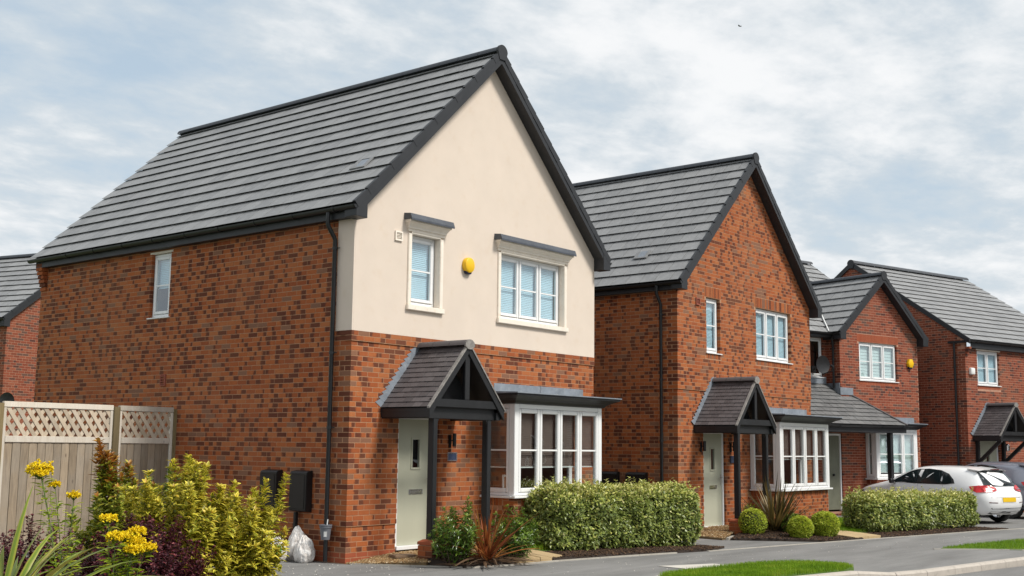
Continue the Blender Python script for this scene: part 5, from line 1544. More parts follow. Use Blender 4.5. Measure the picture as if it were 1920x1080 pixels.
HB2 = [(11.9, -3.27), (15.98, -3.88), (17.5, -4.16), (17.2, -3.45), (12.4, -2.5)]
chips('mulch', HB2, 3500, lambda x, y: rise2(x, y) + 0.004, bark, (0.015, 0.06), (0.004, 0.012))
chips('gravel', [(0.0, -0.02), (0.60, -1.10), (1.15, -0.86), (1.7, -0.86), (1.7, -0.02)], 5200, lambda x, y: 0.008 + 0.10 * max(0, min(1, x / 1.0)), gravelm, (0.012, 0.034), (0.008, 0.022))
chips('gravel', [(8.74, -1.34), (10.75, -0.80), (11.6, -0.8), (11.6, -0.25), (8.94, -0.25)], 3500, lambda x, y: rise2(x, y) + 0.015, gravelm, (0.012, 0.034), (0.008, 0.022))
# stray pale petals and grit on the tarmac
grit = colour_mat('pale_petals', [(0.0, (0.45, 0.42, 0.36)), (1.0, (0.75, 0.72, 0.66))])
chips('litter', [(-2.3, -1.6), (0.6, -1.5), (0.1, -0.1), (-0.3, 0.6), (-1.6, 0.6)], 90, lambda x, y: 0.002, grit, (0.012, 0.028), (0.003, 0.006))
chips('litter', [(0.5, -1.9), (14, -4.2), (14, -5), (1.5, -3.6)], 90, lambda x, y: 0.002, grit, (0.01, 0.025), (0.003, 0.006))

def leaf_mat(name, stops, edge_col=None, rough=0.45, trans=0.28, spec=0.4, edge_amt=1.0, vary=0.35):
    """r: tone along the ramp, g: brightness, b: unused; alpha: 1 at the leaf's rim, 0 at the midrib"""
    m, nt, out = newmat(name)
    r, g, b, u = objattr(nt)
    c = nt.ramp(r, stops)
    if edge_col:
        e = nt.smooth(nt.math('ADD', u, nt.math('MULTIPLY', nt.math('SUBTRACT', g, 0.5), 0.3)), 0.42, 0.7)
        c = nt.mix(nt.math('MULTIPLY', e, edge_amt), c, edge_col)
    hsv = nt.n('ShaderNodeHueSaturation', {'Color': c, 'Value': nt.math('ADD', 1.0 - vary, nt.math('MULTIPLY', g, 2 * vary))})
    c = hsv.outputs[0]
    p = nt.n('ShaderNodeBsdfPrincipled', {'Base Color': c, 'Roughness': rough, 'Specular IOR Level': spec})
    t = nt.n('ShaderNodeBsdfTranslucent', {0: c})
    mx = nt.n('ShaderNodeMixShader', {0: trans, 1: p.outputs[0], 2: t.outputs[0]})
    nt.t.links.new(mx.outputs[0], out.inputs[0])
    return m
grassm = leaf_mat('grass_blade', [(0.0, (0.12, 0.225, 0.010)), (0.6, (0.18, 0.31, 0.014)), (1.0, (0.31, 0.37, 0.035))], rough=0.6, trans=0.35, spec=0.2)

def blades(name, poly, n, h, length, wid, mat=grassm, lean=0.5):
    pts = np.array(sample(poly, n))
    L = RNG.uniform(length[0], length[1], n); a = RNG.uniform(0, 2 * pi, n); ln = RNG.normal(0, lean, n)
    base = np.stack([pts[:, 0], pts[:, 1], [zg(x) + h(x, y) for x, y in pts]], 1)
    d = np.stack([np.cos(a), np.sin(a), np.zeros(n)], 1); s = np.stack([-np.sin(a), np.cos(a), np.zeros(n)], 1)
    up = np.array([0, 0, 1.0])
    mid = base + up * (L * 0.55)[:, None] + d * (L * 0.25 * ln)[:, None]
    tip = base + up * (L * (0.95 - 0.25 * np.abs(ln)))[:, None] + d * (L * 0.8 * ln)[:, None]
    w = wid * RNG.uniform(0.7, 1.3, n)[:, None]
    V = np.stack([base - s * w, base + s * w, mid + s * w * .7, mid - s * w * .7, tip], 1).reshape(-1, 3)
    k = (np.arange(n) * 5)[:, None]
    F = np.concatenate([k + np.array([[0, 1, 2]]), k + np.array([[0, 2, 3]]), k + np.array([[3, 2, 4]])], 0)
    A = np.zeros((n, 5, 4)); pn = np.array([0.5 + 0.9 * noise.noise(Vector((x * 1.7, y * 1.7, 3.0))) + 0.5 * noise.noise(Vector((x * 6, y * 6, 1.0))) for x, y in pts])
    A[:, :, 0] = np.clip(pn * 0.7 + 0.35 * RNG.random(n) ** 2, 0, 1)[:, None]; A[:, :, 1] = RNG.random(n)[:, None]
    return link(name, np_mesh(name, V, F, mat, A.reshape(-1, 4)), None, False, 'stuff')

V1 = [(1.2, -5.40), (1.75, -4.15), (2.3, -3.98), (3.2, -4.02), (4.2, -4.15), (5.1, -4.45), (5.35, -4.75), (5.1, -5.35), (4.45, -5.75), (3.7, -5.93), (2.2, -5.62)]
def hv1(x, y):
    return 0.012 + 0.085 * max(0, min(1, (-4.0 - y) / 1.4)) * max(0.0, min(1.0, (5.5 - x) / 1.3))
sheet('verge', V1, hv1, turf, res=3, skirt=0.2)
blades('grass', V1, 22000, hv1, (0.035, 0.075), 0.0022)
V2 = [(10.05, -5.08), (11.3, -5.10), (13.7, -5.43), (17, -6.0), (17, -7.6), (13.0, -6.75), (10.9, -6.25), (10.45, -5.62)]
sheet('verge', V2, lambda x, y: 0.010, turf, res=3, skirt=0.2)
blades('grass', V2, 16000, lambda x, y: 0.010, (0.03, 0.06), 0.0024)
edging_run([(1.7, -4.12), (2.3, -3.95), (3.1, -3.98)], 0.012, 0.5)
edging_run([(9.8, -5.03), (10.45, -5.66), (10.9, -6.29), (13.0, -6.79)], 0.012)
L1 = [(2.32, -0.76), (2.88, -1.25), (3.9, -1.3), (6.6, -1.75), (6.6, -0.75), (5.6, -0.7), (3.05, -0.7)]
blades('grass', L1, 9000, lambda x, y: rise1(x, y) + 0.01, (0.06, 0.13), 0.0026)
L2 = [(11.9, -1.7), (11.78, -2.45), (12.4, -2.7), (14.5, -2.7), (15.9, -1.0), (15.6, -0.3), (14.6, -1.2)]
blades('grass', L2, 11000, lambda x, y: rise2(x, y) + 0.012, (0.05, 0.09), 0.0026)
# ------------------------------------------------------------------ plants
def leaves(P, T, N, L, W, fold=0.35, droop=0.22, ramp_tone=None):
    """arrays of base points, tip directions, face normals -> verts, faces, attributes; leaf = folded kite with 6 points"""
    n = len(P)
    T = T / np.linalg.norm(T, axis=1, keepdims=True)
    S = np.cross(T, N); S /= np.linalg.norm(S, axis=1, keepdims=True) + 1e-9
    U = np.cross(S, T)
    L = np.asarray(L).reshape(-1, 1) * np.ones((n, 1)); W = np.asarray(W).reshape(-1, 1) * np.ones((n, 1))
    def at(t, w_, lift):
        return P + T * L * (t - 0.08 * droop * t * t) + S * W * w_ + U * L * (fold * lift - droop * t * t)
    V = np.stack([P, at(.34, .47, .22), at(.34, -.47, .22), at(.36, 0, -.05), at(.70, .36, .16), at(.70, -.36, .16), at(.72, 0, -.03), at(1.0, 0, 0)], 1).reshape(-1, 3)
    k = (np.arange(n) * 8)[:, None]
    F = np.concatenate([k + np.array([q]) for q in ((0, 2, 3), (0, 3, 1), (2, 5, 6), (2, 6, 3), (3, 6, 4), (3, 4, 1), (5, 7, 6), (6, 7, 4))], 0)
    A = np.zeros((n, 8, 4))
    A[:, :, 0] = RNG.random(n)[:, None]; A[:, :, 1] = RNG.random(n)[:, None]
    if ramp_tone is not None: A[:, :, 0] = np.asarray(ramp_tone)[:, None]
    A[:, [1, 2, 4, 5], 3] = 1.0; A[:, 7, 3] = 0.8; A[:, 0, 3] = 0.2
    return V, F, A.reshape(-1, 4)

def leaf_obj(name, packs, mat, parent=None, kind='stuff'):
    V, F, A, o = [], [], [], 0
    for v, f, a in packs:
        V.append(v); F.append(f + o); A.append(a); o += len(v)
    return link(name, np_mesh(name, np.concatenate(V), np.concatenate(F), mat, np.concatenate(A)), parent, False, kind)

bark_m = simple('twig_bark', (0.075, 0.05, 0.035), 0.9, 0.2, 20, 0.4, 80)
twig_red = simple('red_twig', (0.14, 0.04, 0.025), 0.8, 0.2, 20, 0.2, 80)
stem_green = simple('green_stem', (0.10, 0.15, 0.03), 0.7, 0.2, 20, 0.2, 80)
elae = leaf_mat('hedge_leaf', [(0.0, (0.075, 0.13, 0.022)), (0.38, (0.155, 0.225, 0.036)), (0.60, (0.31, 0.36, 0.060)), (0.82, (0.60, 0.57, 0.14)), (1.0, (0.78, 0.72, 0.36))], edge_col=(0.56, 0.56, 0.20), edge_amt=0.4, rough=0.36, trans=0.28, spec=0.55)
varieg = leaf_mat('variegated_leaf', [(0.0, (0.17, 0.23, 0.016)), (0.5, (0.28, 0.31, 0.022)), (0.85, (0.50, 0.43, 0.04)), (1.0, (0.58, 0.33, 0.06))], edge_col=(0.74, 0.62, 0.08), rough=0.45, trans=0.3)
green_var = leaf_mat('green_rimmed_leaf', [(0.0, (0.045, 0.105, 0.014)), (0.6, (0.085, 0.155, 0.02)), (0.9, (0.20, 0.24, 0.03)), (1.0, (0.36, 0.30, 0.05))], edge_col=(0.33, 0.34, 0.06), rough=0.45, edge_amt=0.6)
golden_green = leaf_mat('golden_green_leaf', [(0.0, (0.09, 0.155, 0.015)), (0.5, (0.16, 0.225, 0.02)), (0.85, (0.32, 0.33, 0.035)), (1.0, (0.46, 0.36, 0.05))], edge_col=(0.50, 0.46, 0.06), edge_amt=0.7, rough=0.45, trans=0.3)
copper = leaf_mat('copper_leaf', [(0.0, (0.22, 0.075, 0.016)), (0.6, (0.40, 0.165, 0.028)), (1.0, (0.52, 0.30, 0.06))], rough=0.5)
purple = leaf_mat('purple_leaf', [(0.0, (0.035, 0.010, 0.015)), (0.5, (0.085, 0.018, 0.027)), (0.9, (0.17, 0.032, 0.04)), (1.0, (0.30, 0.05, 0.04))], rough=0.45, trans=0.25)
dark_purple = leaf_mat('dark_purple_leaf', [(0.0, (0.012, 0.008, 0.010)), (0.6, (0.030, 0.014, 0.020)), (1.0, (0.09, 0.05, 0.05))], rough=0.4, trans=0.2)
lime = leaf_mat('lime_leaf', [(0.0, (0.18, 0.28, 0.016)), (0.5, (0.38, 0.46, 0.03)), (1.0, (0.66, 0.64, 0.08))], rough=0.5, trans=0.3, vary=0.25)
mid_green = leaf_mat('mid_green_leaf', [(0.0, (0.07, 0.13, 0.012)), (0.6, (0.14, 0.21, 0.018)), (1.0, (0.30, 0.33, 0.035))], rough=0.5)
olean = leaf_mat('glossy_leaf', [(0.0, (0.05, 0.11, 0.014)), (0.6, (0.11, 0.20, 0.022)), (0.9, (0.24, 0.33, 0.035)), (1.0, (0.38, 0.38, 0.09))], rough=0.32, spec=0.6)
yflower = leaf_mat('yellow_petal', [(0.0, (0.80, 0.56, 0.006)), (1.0, (0.90, 0.74, 0.012))], rough=0.6, trans=0.2, vary=0.15)
strapm = leaf_mat('strap_leaf', [(0.0, (0.10, 0.16, 0.015)), (0.5, (0.17, 0.23, 0.025)), (1.0, (0.40, 0.32, 0.09))], edge_col=(0.36, 0.33, 0.05), edge_amt=0.5, rough=0.42)
bronze = leaf_mat('bronze_strap_leaf', [(0.0, (0.055, 0.045, 0.016)), (0.5, (0.105, 0.080, 0.025)), (1.0, (0.20, 0.13, 0.04))], rough=0.45)
redstrap = leaf_mat('red_strap_leaf', [(0.0, (0.15, 0.040, 0.016)), (0.5, (0.34, 0.095, 0.026)), (1.0, (0.50, 0.24, 0.07))], rough=0.45)
deadstrap = leaf_mat('dry_strap_leaf', [(0.0, (0.05, 0.026, 0.014)), (0.6, (0.13, 0.075, 0.04)), (1.0, (0.26, 0.17, 0.10))], rough=0.7)

def rnd_dirs(n):
    d = RNG.normal(0, 1, (n, 3)); return d / np.linalg.norm(d, axis=1, keepdims=True)

def hedge(label, a, b, thick, h, z0, n, lw=(0.045, 0.068), seed=1):
    """clipped informal hedge between ground points a and b (front line), thick metres deep"""
    root = empty('hedge', ((a[0] + b[0]) / 2, (a[1] + b[1]) / 2, zg((a[0] + b[0]) / 2) + z0))
    tag(root, label, 'hedge', 'clipped hedges along the footpath')
    r0 = Vector(root.location)
    A_, B_ = Vector((*a, 0)), Vector((*b, 0))
    d = (B_ - A_); L = d.length; d.normalize(); nn = Vector((-d.y, d.x, 0))
    c0 = (A_ + B_) / 2 + nn * thick / 2
    hx, hy = L / 2, thick / 2
    # superellipsoid-like surface with lumps
    cnt = n
    u = rnd_dirs(cnt * 3)
    # sample faces of the box by area, weighted to the camera side and the top
    faces = [('f', L * h * 1.5), ('t', L * thick * 1.3), ('l', thick * h * 1.4), ('r', thick * h * 1.2), ('b', L * h * 0.35)]
    tot = sum(f[1] for f in faces)
    P, N = [], []
    for nm, w_ in faces:
        k = int(cnt * w_ / tot)
        s, t = RNG.uniform(-1, 1, k), RNG.uniform(-1, 1, k)
        if nm == 'f': q = np.stack([s * hx, -hy * np.ones(k), (t + 1) / 2 * h], 1); m = np.tile([0, -1, 0], (k, 1))
        if nm == 'b': q = np.stack([s * hx, hy * np.ones(k), (t + 1) / 2 * h], 1); m = np.tile([0, 1, 0], (k, 1))
        if nm == 't': q = np.stack([s * hx, t * hy, h * np.ones(k)], 1); m = np.tile([0, 0, 1], (k, 1))
        if nm == 'l': q = np.stack([-hx * np.ones(k), s * hy, (t + 1) / 2 * h], 1); m = np.tile([-1, 0, 0], (k, 1))
        if nm == 'r': q = np.stack([hx * np.ones(k), s * hy, (t + 1) / 2 * h], 1); m = np.tile([1, 0, 0], (k, 1))
        P.append(q); N.append(m.astype(float))
    P = np.concatenate(P); N = np.concatenate(N)
    rad = 0.27
    inner = np.clip(P, [-hx + rad, -hy + rad, 0.1], [hx - rad, hy - rad, h - rad])
    dv = P - inner; dl = np.linalg.norm(dv, axis=1, keepdims=True) + 1e-6
    P = inner + dv / dl * rad; N = dv / dl * 0.7 + N * 0.3
    lump = np.array([noise.noise(Vector((p[0] * 2.6 + seed * 9, p[1] * 2.6, p[2] * 3.0))) * 0.085 + noise.noise(Vector((p[0] * 7 + seed, p[1] * 7, p[2] * 7))) * 0.045 for p in P])
    under = np.clip((0.20 - P[:, 2]) / 0.20, 0, 1)
    keep = RNG.random(len(P)) > under * 0.75
    P = P + N * (lump - RNG.uniform(0, 1, len(P)) ** 2 * 0.15 + (RNG.random(len(P)) > 0.93) * RNG.uniform(0, 0.06, len(P)) - under * 0.14)[:, None]
    P, N, lump = P[keep], N[keep], lump[keep]
    T = N * 0.75 + rnd_dirs(len(P)) * 0.75 + np.array([0, 0, 0.25]) + np.array([0, 0, -0.25]) * (RNG.random(len(P)) > 0.6)[:, None]
    NN = N * 0.9 + np.array([0, 0, 0.75]) + rnd_dirs(len(P)) * 0.45
    ll = RNG.uniform(lw[0], lw[1], len(P))
    y = RNG.random(len(P)) * 0.60 + (0.12 + 0.5 * RNG.random(len(P))) * np.clip((P[:, 2] / h - 0.68) / 0.3, 0, 1) + 0.35 * (RNG.random(len(P)) > 0.88)  # paler towards the top: overhead light painted in, along with new growth
    packs = [leaves(P, T, NN, ll, ll * 0.52, ramp_tone=np.clip(y, 0, 1))]
    # fresh shoots standing out of the clipped top
    tw = MB()
    ns = int(L * 34)
    Q, TT, NQ = [], [], []
    for i in range(ns):
        x, y_ = random.uniform(-hx, hx) * 0.97, random.uniform(-hy, hy) * 0.9
        z = h - 0.03 + noise.noise(Vector((x * 2.6 + seed * 9, y_ * 2.6, h * 3))) * 0.08
        dr = Vector((random.gauss(0, 0.35), random.gauss(0, 0.35), 1)).normalized(); ln = random.uniform(0.05, 0.20)
        tw.tube([(x, y_, z - 0.05), (x + dr.x * ln, y_ + dr.y * ln, z + dr.z * ln)], [0.003, 0.0015], 4, False)
        for k in range(int(ln / 0.022) + 2):
            f = random.uniform(0.2, 1.0); an = k * 2.4
            Q.append((x + dr.x * ln * f, y_ + dr.y * ln * f, z + dr.z * ln * f)); TT.append((cos(an) * 0.8, sin(an) * 0.8, 0.6)); NQ.append((-cos(an) * 0.5, -sin(an) * 0.5, 0.8))
    yl = RNG.uniform(0.5, 1.0, len(Q))
    sz = RNG.uniform(lw[0] * 0.6, lw[1] * 0.85, len(Q))
    packs.append(leaves(np.array(Q), np.array(TT), np.array(NQ), sz, sz * 0.48, ramp_tone=yl))
    rot = np.array([[d.x, nn.x, 0], [d.y, nn.y, 0], [0, 0, 1.0]])
    off = np.array([c0.x - r0.x, c0.y - r0.y, 0])
    fall = d.x * -0.0068
    def place(v):
        w_ = v @ rot.T + off
        w_[:, 2] += v[:, 0] * fall
        return w_
    packs = [(place(v), f, a_) for v, f, a_ in packs]
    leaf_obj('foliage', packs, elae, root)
    # dark branching core so that it is not hollow
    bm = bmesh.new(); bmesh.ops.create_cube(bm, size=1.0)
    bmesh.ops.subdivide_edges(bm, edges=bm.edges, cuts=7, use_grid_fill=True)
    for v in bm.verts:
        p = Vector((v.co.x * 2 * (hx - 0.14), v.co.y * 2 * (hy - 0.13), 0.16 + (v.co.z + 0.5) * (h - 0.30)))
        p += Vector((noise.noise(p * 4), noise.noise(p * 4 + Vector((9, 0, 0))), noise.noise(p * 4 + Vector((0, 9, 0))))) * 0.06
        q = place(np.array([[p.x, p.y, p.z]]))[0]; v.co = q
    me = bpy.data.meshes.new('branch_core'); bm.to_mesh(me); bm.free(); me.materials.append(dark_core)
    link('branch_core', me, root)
    sm = MB()
    for i in range(int(L * 5)):
        x = -hx + 0.15 + (2 * hx - 0.3) * (i + 0.5) / int(L * 5); y_ = random.uniform(-0.1, 0.1)
        p = place(np.array([[x, y_, -0.03], [x + random.uniform(-.05, .05), y_ + random.uniform(-.05, .05), 0.3]]))
        sm.tube([p[0], p[1]], [0.014, 0.009], 6)
    for v in tw.v: pass
    if tw.v:
        vv = place(np.array(tw.v)); sm.add(vv.tolist(), tw.f)
    sm.build('twigs', bark_m, root, kind='stuff')
    return root
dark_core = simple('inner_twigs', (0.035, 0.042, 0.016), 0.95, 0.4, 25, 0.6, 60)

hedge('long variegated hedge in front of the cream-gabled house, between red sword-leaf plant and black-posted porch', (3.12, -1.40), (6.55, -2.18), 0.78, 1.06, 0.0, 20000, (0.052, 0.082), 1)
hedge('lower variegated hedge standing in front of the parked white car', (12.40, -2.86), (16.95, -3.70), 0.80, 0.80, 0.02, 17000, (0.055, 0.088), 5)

def shrub(name, label, cat, base, h, spread, nst, leaf, lsize, lw, arch=0.5, tipmat=None, dens=24, top=None, zmin=0.15, seed=0, group=None, twig=None, two_tone=None, upright=0.6, dome=0.35, hmin=0.55):
    """stems rising from the base, leaves in pairs along them, crowded into rosettes at the tips"""
    rs = random.Random(seed)
    root = empty(name, (base[0], base[1], zg(base[0])))
    tag(root, label, cat, group)
    packs, tips = [], []
    st = MB()
    Pn, Tn, Nn, Sn, Yn, Kt = [], [], [], [], [], []
    for i in range(nst):
        az = rs.uniform(0, 2 * pi); rr = sqrt(rs.random())
        hh = h * rs.uniform(hmin, 1.0) * (1.0 - dome * rr * rr)
        if top and i < len(top): az, rr, hh = top[i]
        ex, ey = cos(az) * rr * spread[0], sin(az) * rr * spread[1]
        b0 = Vector((ex * 0.25, ey * 0.25, 0)); b1 = Vector((ex * (0.55 + 0.2 * arch), ey * (0.55 + 0.2 * arch), hh * upright)); b2 = Vector((ex, ey, hh))
        pts = []
        for k in range(9):
            t = k / 8
            p = b0 * (1 - t) ** 2 + b1 * 2 * t * (1 - t) + b2 * t * t
            p += Vector((noise.noise(p * 3 + Vector((i, 0, 0))), noise.noise(p * 3 + Vector((0, i, 0))), 0)) * 0.05
            pts.append(p)
        st.tube(pts, [0.007 * (1 - 0.75 * k / 8) for k in range(9)], 5, False)
        nl = int(dens * hh / 0.5)
        for k in range(nl):
            t = (k / nl) ** 0.8
            if t * hh < zmin * rs.random() * 2: continue
            j = min(7, int(t * 8)); f = t * 8 - j
            p = pts[j].lerp(pts[j + 1], f); ax = (pts[j + 1] - pts[j]).normalized()
            an = k * 2.39996 + i
            sd = ax.orthogonal().normalized(); q = ax.cross(sd)
            rad = sd * cos(an) + q * sin(an)
            # short side twigs carry most of the leaves
            reach = rs.uniform(0.0, 0.16) * (1 - t) ** 0.5 if rs.random() < 0.75 else 0.0
            bp = p + rad * reach + Vector((0, 0, reach * 0.35))
            m = 1 if reach == 0 else 4
            for e in range(m):
                a2 = an + e * 1.6
                rd = (sd * cos(a2) + q * sin(a2))
                T = rd * 0.9 + ax * (0.4 + 0.3 * t) + Vector((rs.gauss(0, .32), rs.gauss(0, .32), rs.gauss(0, .32)))
                Pn.append(bp); Tn.append(T); Nn.append(ax * 0.9 - rd * 0.4 + Vector((0, 0, 0.5)))
                Sn.append(rs.uniform(lsize[0], lsize[1]) * (1 - 0.35 * max(0, t - 0.75) / 0.25)); Yn.append(min(1, rs.random() * 0.75 + 0.3 * t * rs.random())); Kt.append(t * hh)
        for k in range(7):
            an = k * 2.4; ax = (pts[8] - pts[7]).normalized(); sd = ax.orthogonal().normalized(); q = ax.cross(sd); rd = sd * cos(an) + q * sin(an)
            Pn.append(pts[8]); Tn.append(rd * (0.35 + 0.1 * k) + ax * 0.7 + Vector((rs.gauss(0, .15), rs.gauss(0, .15), 0))); Nn.append(ax * 0.5 - rd * 0.8); Sn.append(rs.uniform(lsize[0], lsize[1]) * 0.75); Yn.append(rs.uniform(0.5, 1.0)); Kt.append(hh)
    Pn, Tn, Nn = np.array([tuple(p) for p in Pn]), np.array([tuple(p) for p in Tn]), np.array([tuple(p) for p in Nn])
    Sn, Yn, Kt = np.array(Sn), np.array(Yn), np.array(Kt)
    if tipmat is not None:
        sel = Kt > two_tone + RNG.normal(0, 0.16, len(Kt))
        leaf_obj('tip_leaves', [leaves(Pn[sel], Tn[sel], Nn[sel], Sn[sel], Sn[sel] * lw, ramp_tone=Yn[sel])], tipmat, root)
        leaf_obj('foliage', [leaves(Pn[~sel], Tn[~sel], Nn[~sel], Sn[~sel], Sn[~sel] * lw, ramp_tone=Yn[~sel])], leaf, root)
    else:
        leaf_obj('foliage', [leaves(Pn, Tn, Nn, Sn, Sn * lw, ramp_tone=Yn)], leaf, root)
    st.build('stems', twig or bark_m, root, kind='stuff')
    return root

GS = 'shrubs in the corner bed'
shrub('golden_shrub', 'large yellow variegated shrub with tall ragged shoots, in front of the fence end', 'shrub', (-5.05, -3.05), 1.54, (0.54, 0.54), 84, varieg, (0.065, 0.105), 0.46, seed=3, dome=0.15, hmin=0.45, group=GS, dens=30, twig=bark_m)
shrub('golden_shrub', 'smaller yellow variegated shrub beside the rubble bags and black meter boxes', 'shrub', (-4.28, -3.10), 1.22, (0.42, 0.42), 64, varieg, (0.062, 0.10), 0.46, seed=11, dome=0.2, hmin=0.45, group=GS, dens=30, twig=bark_m, top=[(-0.7, 0.9, 1.34), (0.0, 0.55, 1.28)])
shrub('copper_tipped_shrub', 'tall narrow shrub with copper-orange tips over green leaves, before the wooden fence', 'shrub', (-5.02, -2.02), 1.38, (0.50, 0.46), 52, golden_green, (0.07, 0.11), 0.5, seed=21, dome=0.1, hmin=0.4, tipmat=copper, two_tone=1.34, group=GS, dens=26, twig=twig_red, top=[(2.9, 0.50, 1.66), (2.6, 0.45, 1.60), (3.3, 0.4, 1.55), (2.2, 0.3, 1.53), (2.0, 0.5, 1.5), (3.0, 0.2, 1.5), (0.2, 0.1, 1.44), (0.5, 0.35, 1.4)])
shrub('green_shrub', 'loose lime-green leafy shrub behind the yellow variegated shrub', 'shrub', (-4.30, -1.75), 1.42, (0.6, 0.5), 60, green_var, (0.06, 0.10), 0.5, seed=31, group=GS, dens=24)
shrub('purple_barberry', 'low dark purple leafy shrub in front of the yellow variegated shrub', 'shrub', (-5.95, -3.80), 1.12, (0.72, 0.5), 150, purple, (0.026, 0.044), 0.62, seed=41, group=GS, dens=46, twig=twig_red, arch=0.8)
shrub('purple_barberry', 'dark purple leafy shrub against the fence boards behind the yellow flowers', 'shrub', (-6.0, -2.2), 1.0, (0.6, 0.45), 90, purple, (0.026, 0.042), 0.6, seed=43, group=GS, dens=44, twig=twig_red, arch=0.8)
shrub('dark_ground_shrub', 'very dark low mound with tiny leaves at the lower corner of the bed', 'shrub', (-6.75, -4.45), 0.82, (0.6, 0.5), 130, dark_purple, (0.018, 0.032), 0.6, seed=47, group=GS, dens=50)

def flower_plant(label, base, heads, seed, leafmat=lime):
    rs = random.Random(seed)
    root = empty('yellow_flower_plant', (base[0], base[1], zg(base[0]))); tag(root, label, 'flowering plant', 'yellow flowering plants')
    st = MB(); P, T, N, S, Yv = [], [], [], [], []
    b = Vector((0, 0, 0))
    for (hx, hy, hz, rad) in heads:
        tip = Vector((hx, hy, hz)); mid = Vector((hx * 0.4, hy * 0.4, hz * 0.55))
        pts = [b * (1 - t) ** 2 + mid * 2 * t * (1 - t) + tip * t * t for t in [k / 8 for k in range(9)]]
        st.tube(pts, [0.006 - 0.0004 * k for k in range(9)], 6, False)
        for k in range(110):
            t = rs.uniform(0.12, 0.94); j = min(7, int(t * 8)); p = pts[j].lerp(pts[j + 1], t * 8 - j); an = rs.uniform(0, 6.28)
            d = Vector((cos(an), sin(an), rs.uniform(0.0, 0.7)))
            P.append(p + d * rs.uniform(0, .09) * (1.2 - t)); T.append(d); N.append((0, 0, 1.0)); S.append(rs.uniform(0.045, 0.095)); Yv.append(rs.random() * 0.8)
        fl = MB(); Q, TT, NN, SS = [], [], [], []
        for k in range(int(130 * (rad / 0.06) ** 1.5)):
            a = rs.uniform(0, 6.28); r = rad * sqrt(rs.random()); z = hz + 0.32 * (rad * rad - r * r) / rad * rs.uniform(0.6, 1.0) + rs.gauss(0, rad * 0.18) - rad * 0.2
            c = Vector((hx + cos(a) * r, hy + sin(a) * r, z))
            if k % 4 == 0: st.tube([tip - Vector((0, 0, rad * 0.9)), c], [0.002, 0.0012], 4, False)
            for e in range(7):
                d = Vector((rs.gauss(0, 1), rs.gauss(0, 1), rs.gauss(0.4, 0.8))).normalized()
                Q.append(c); TT.append(d); NN.append(Vector((rs.gauss(0, .6), rs.gauss(0, .6), 1))); SS.append(rs.uniform(0.010, 0.017))
        Q, TT, NN, SS = map(lambda q: np.array([tuple(x) if not isinstance(x, float) else x for x in q]), (Q, TT, NN, SS))
        leaf_obj('flower_head', [leaves(Q, TT, NN, SS, SS * 0.85)], yflower, root, None)
    P, T, N, S = map(lambda q: np.array([tuple(x) if not isinstance(x, float) else x for x in q]), (P, T, N, S))
    leaf_obj('foliage', [leaves(P, T, N, S, S * 0.42, ramp_tone=np.array(Yv))], leafmat, root)
    st.build('stems', stem_green, root, kind='stuff')
    return root

# heads placed around each plant's foot
flower_plant('tall plant with flat yellow flower head against the fence boards', (-6.85, -4.25), [(-0.16, 0.28, 1.46, 0.10), (-0.06, 0.22, 1.33, 0.045), (-0.2, 0.2, 1.42, 0.06)], 5)
flower_plant('plant with small yellow flower head between the tall flower and the copper-tipped shrub', (-6.75, -4.0), [(0.10, 0.12, 1.235, 0.055)], 6)
flower_plant('low plant with the largest cluster of yellow flowers, over the purple shrub', (-6.75, -4.65), [(0.06, 0.20, 1.085, 0.065), (-0.02, -0.03, 0.965, 0.07), (0.13, 0.03, 0.95, 0.085), (0.10, -0.1, 0.87, 0.075), (0.20, 0.02, 0.99, 0.065), (0.23, -0.08, 0.87, 0.07), (0.16, -0.05, 0.92, 0.06)], 7)

def strap_plant(name, label, base, n, L, wid, mat, cat, seed, spread=0.9, dry=0, drymat=None, z0=0.0, face=None, up=(0.25, 1.15), group=None, droop=0.5):
    """clump of sword leaves, each leaf a piece of its own"""
    rs = random.Random(seed)
    root = empty(name, (base[0], base[1], zg(base[0]) + z0)); tag(root, label, cat, group)
    for i in range(n + dry):
        isdry = i >= n
        az = rs.uniform(0, 2 * pi) if face is None else face[0] + rs.uniform(-face[1], face[1])
        el = rs.uniform(up[0], up[1]) if not isdry else rs.uniform(0.05, 0.5)
        ln = rs.uniform(L[0], L[1]); w_ = rs.uniform(wid[0], wid[1])
        d = Vector((cos(az) * cos(el), sin(az) * cos(el), sin(el)))
        p = Vector((rs.gauss(0, .05), rs.gauss(0, .05), 0)); k = 9; V = []; A = []
        side = Vector((-sin(az), cos(az), 0)).lerp(Vector((rs.gauss(0, 1), rs.gauss(0, 1), rs.gauss(0, .5))), 0.25).normalized()
        r1, r2 = rs.random(), rs.random()
        for j in range(k):
            t = j / (k - 1)
            ww = w_ * (0.55 + 0.9 * t) * (1 - t ** 3) if t < 0.5 else w_ * (1.0 - ((t - 0.5) / 0.5) ** 1.6) 
            ww = max(ww, 0.0008)
            fold = side.cross(d).normalized() * ww * 0.35
            V += [p - side * ww + fold * (1), p, p + side * ww + fold]
            A += [(r1, r2, 0, 1), (r1, r2, 0, 0), (r1, r2, 0, 1)]
            d = (d + Vector((0, 0, -droop * (0.10 + 0.16 * t) * (2.0 if isdry else 1.0) * rs.uniform(.6, 1.3)))).normalized()
            p = p + d * ln / (k - 1)
            if p.z < 0.01: p.z = 0.01
        F = []
        for j in range(k - 1):
            for e in (0, 1):
                F.append((j * 3 + e, j * 3 + e + 1, j * 3 + 4 + e, j * 3 + 3 + e))
        me = np_mesh('leaf', [tuple(q) for q in V], F, (drymat if isdry else mat), A)
        link('leaf', me, root, True)
    return root
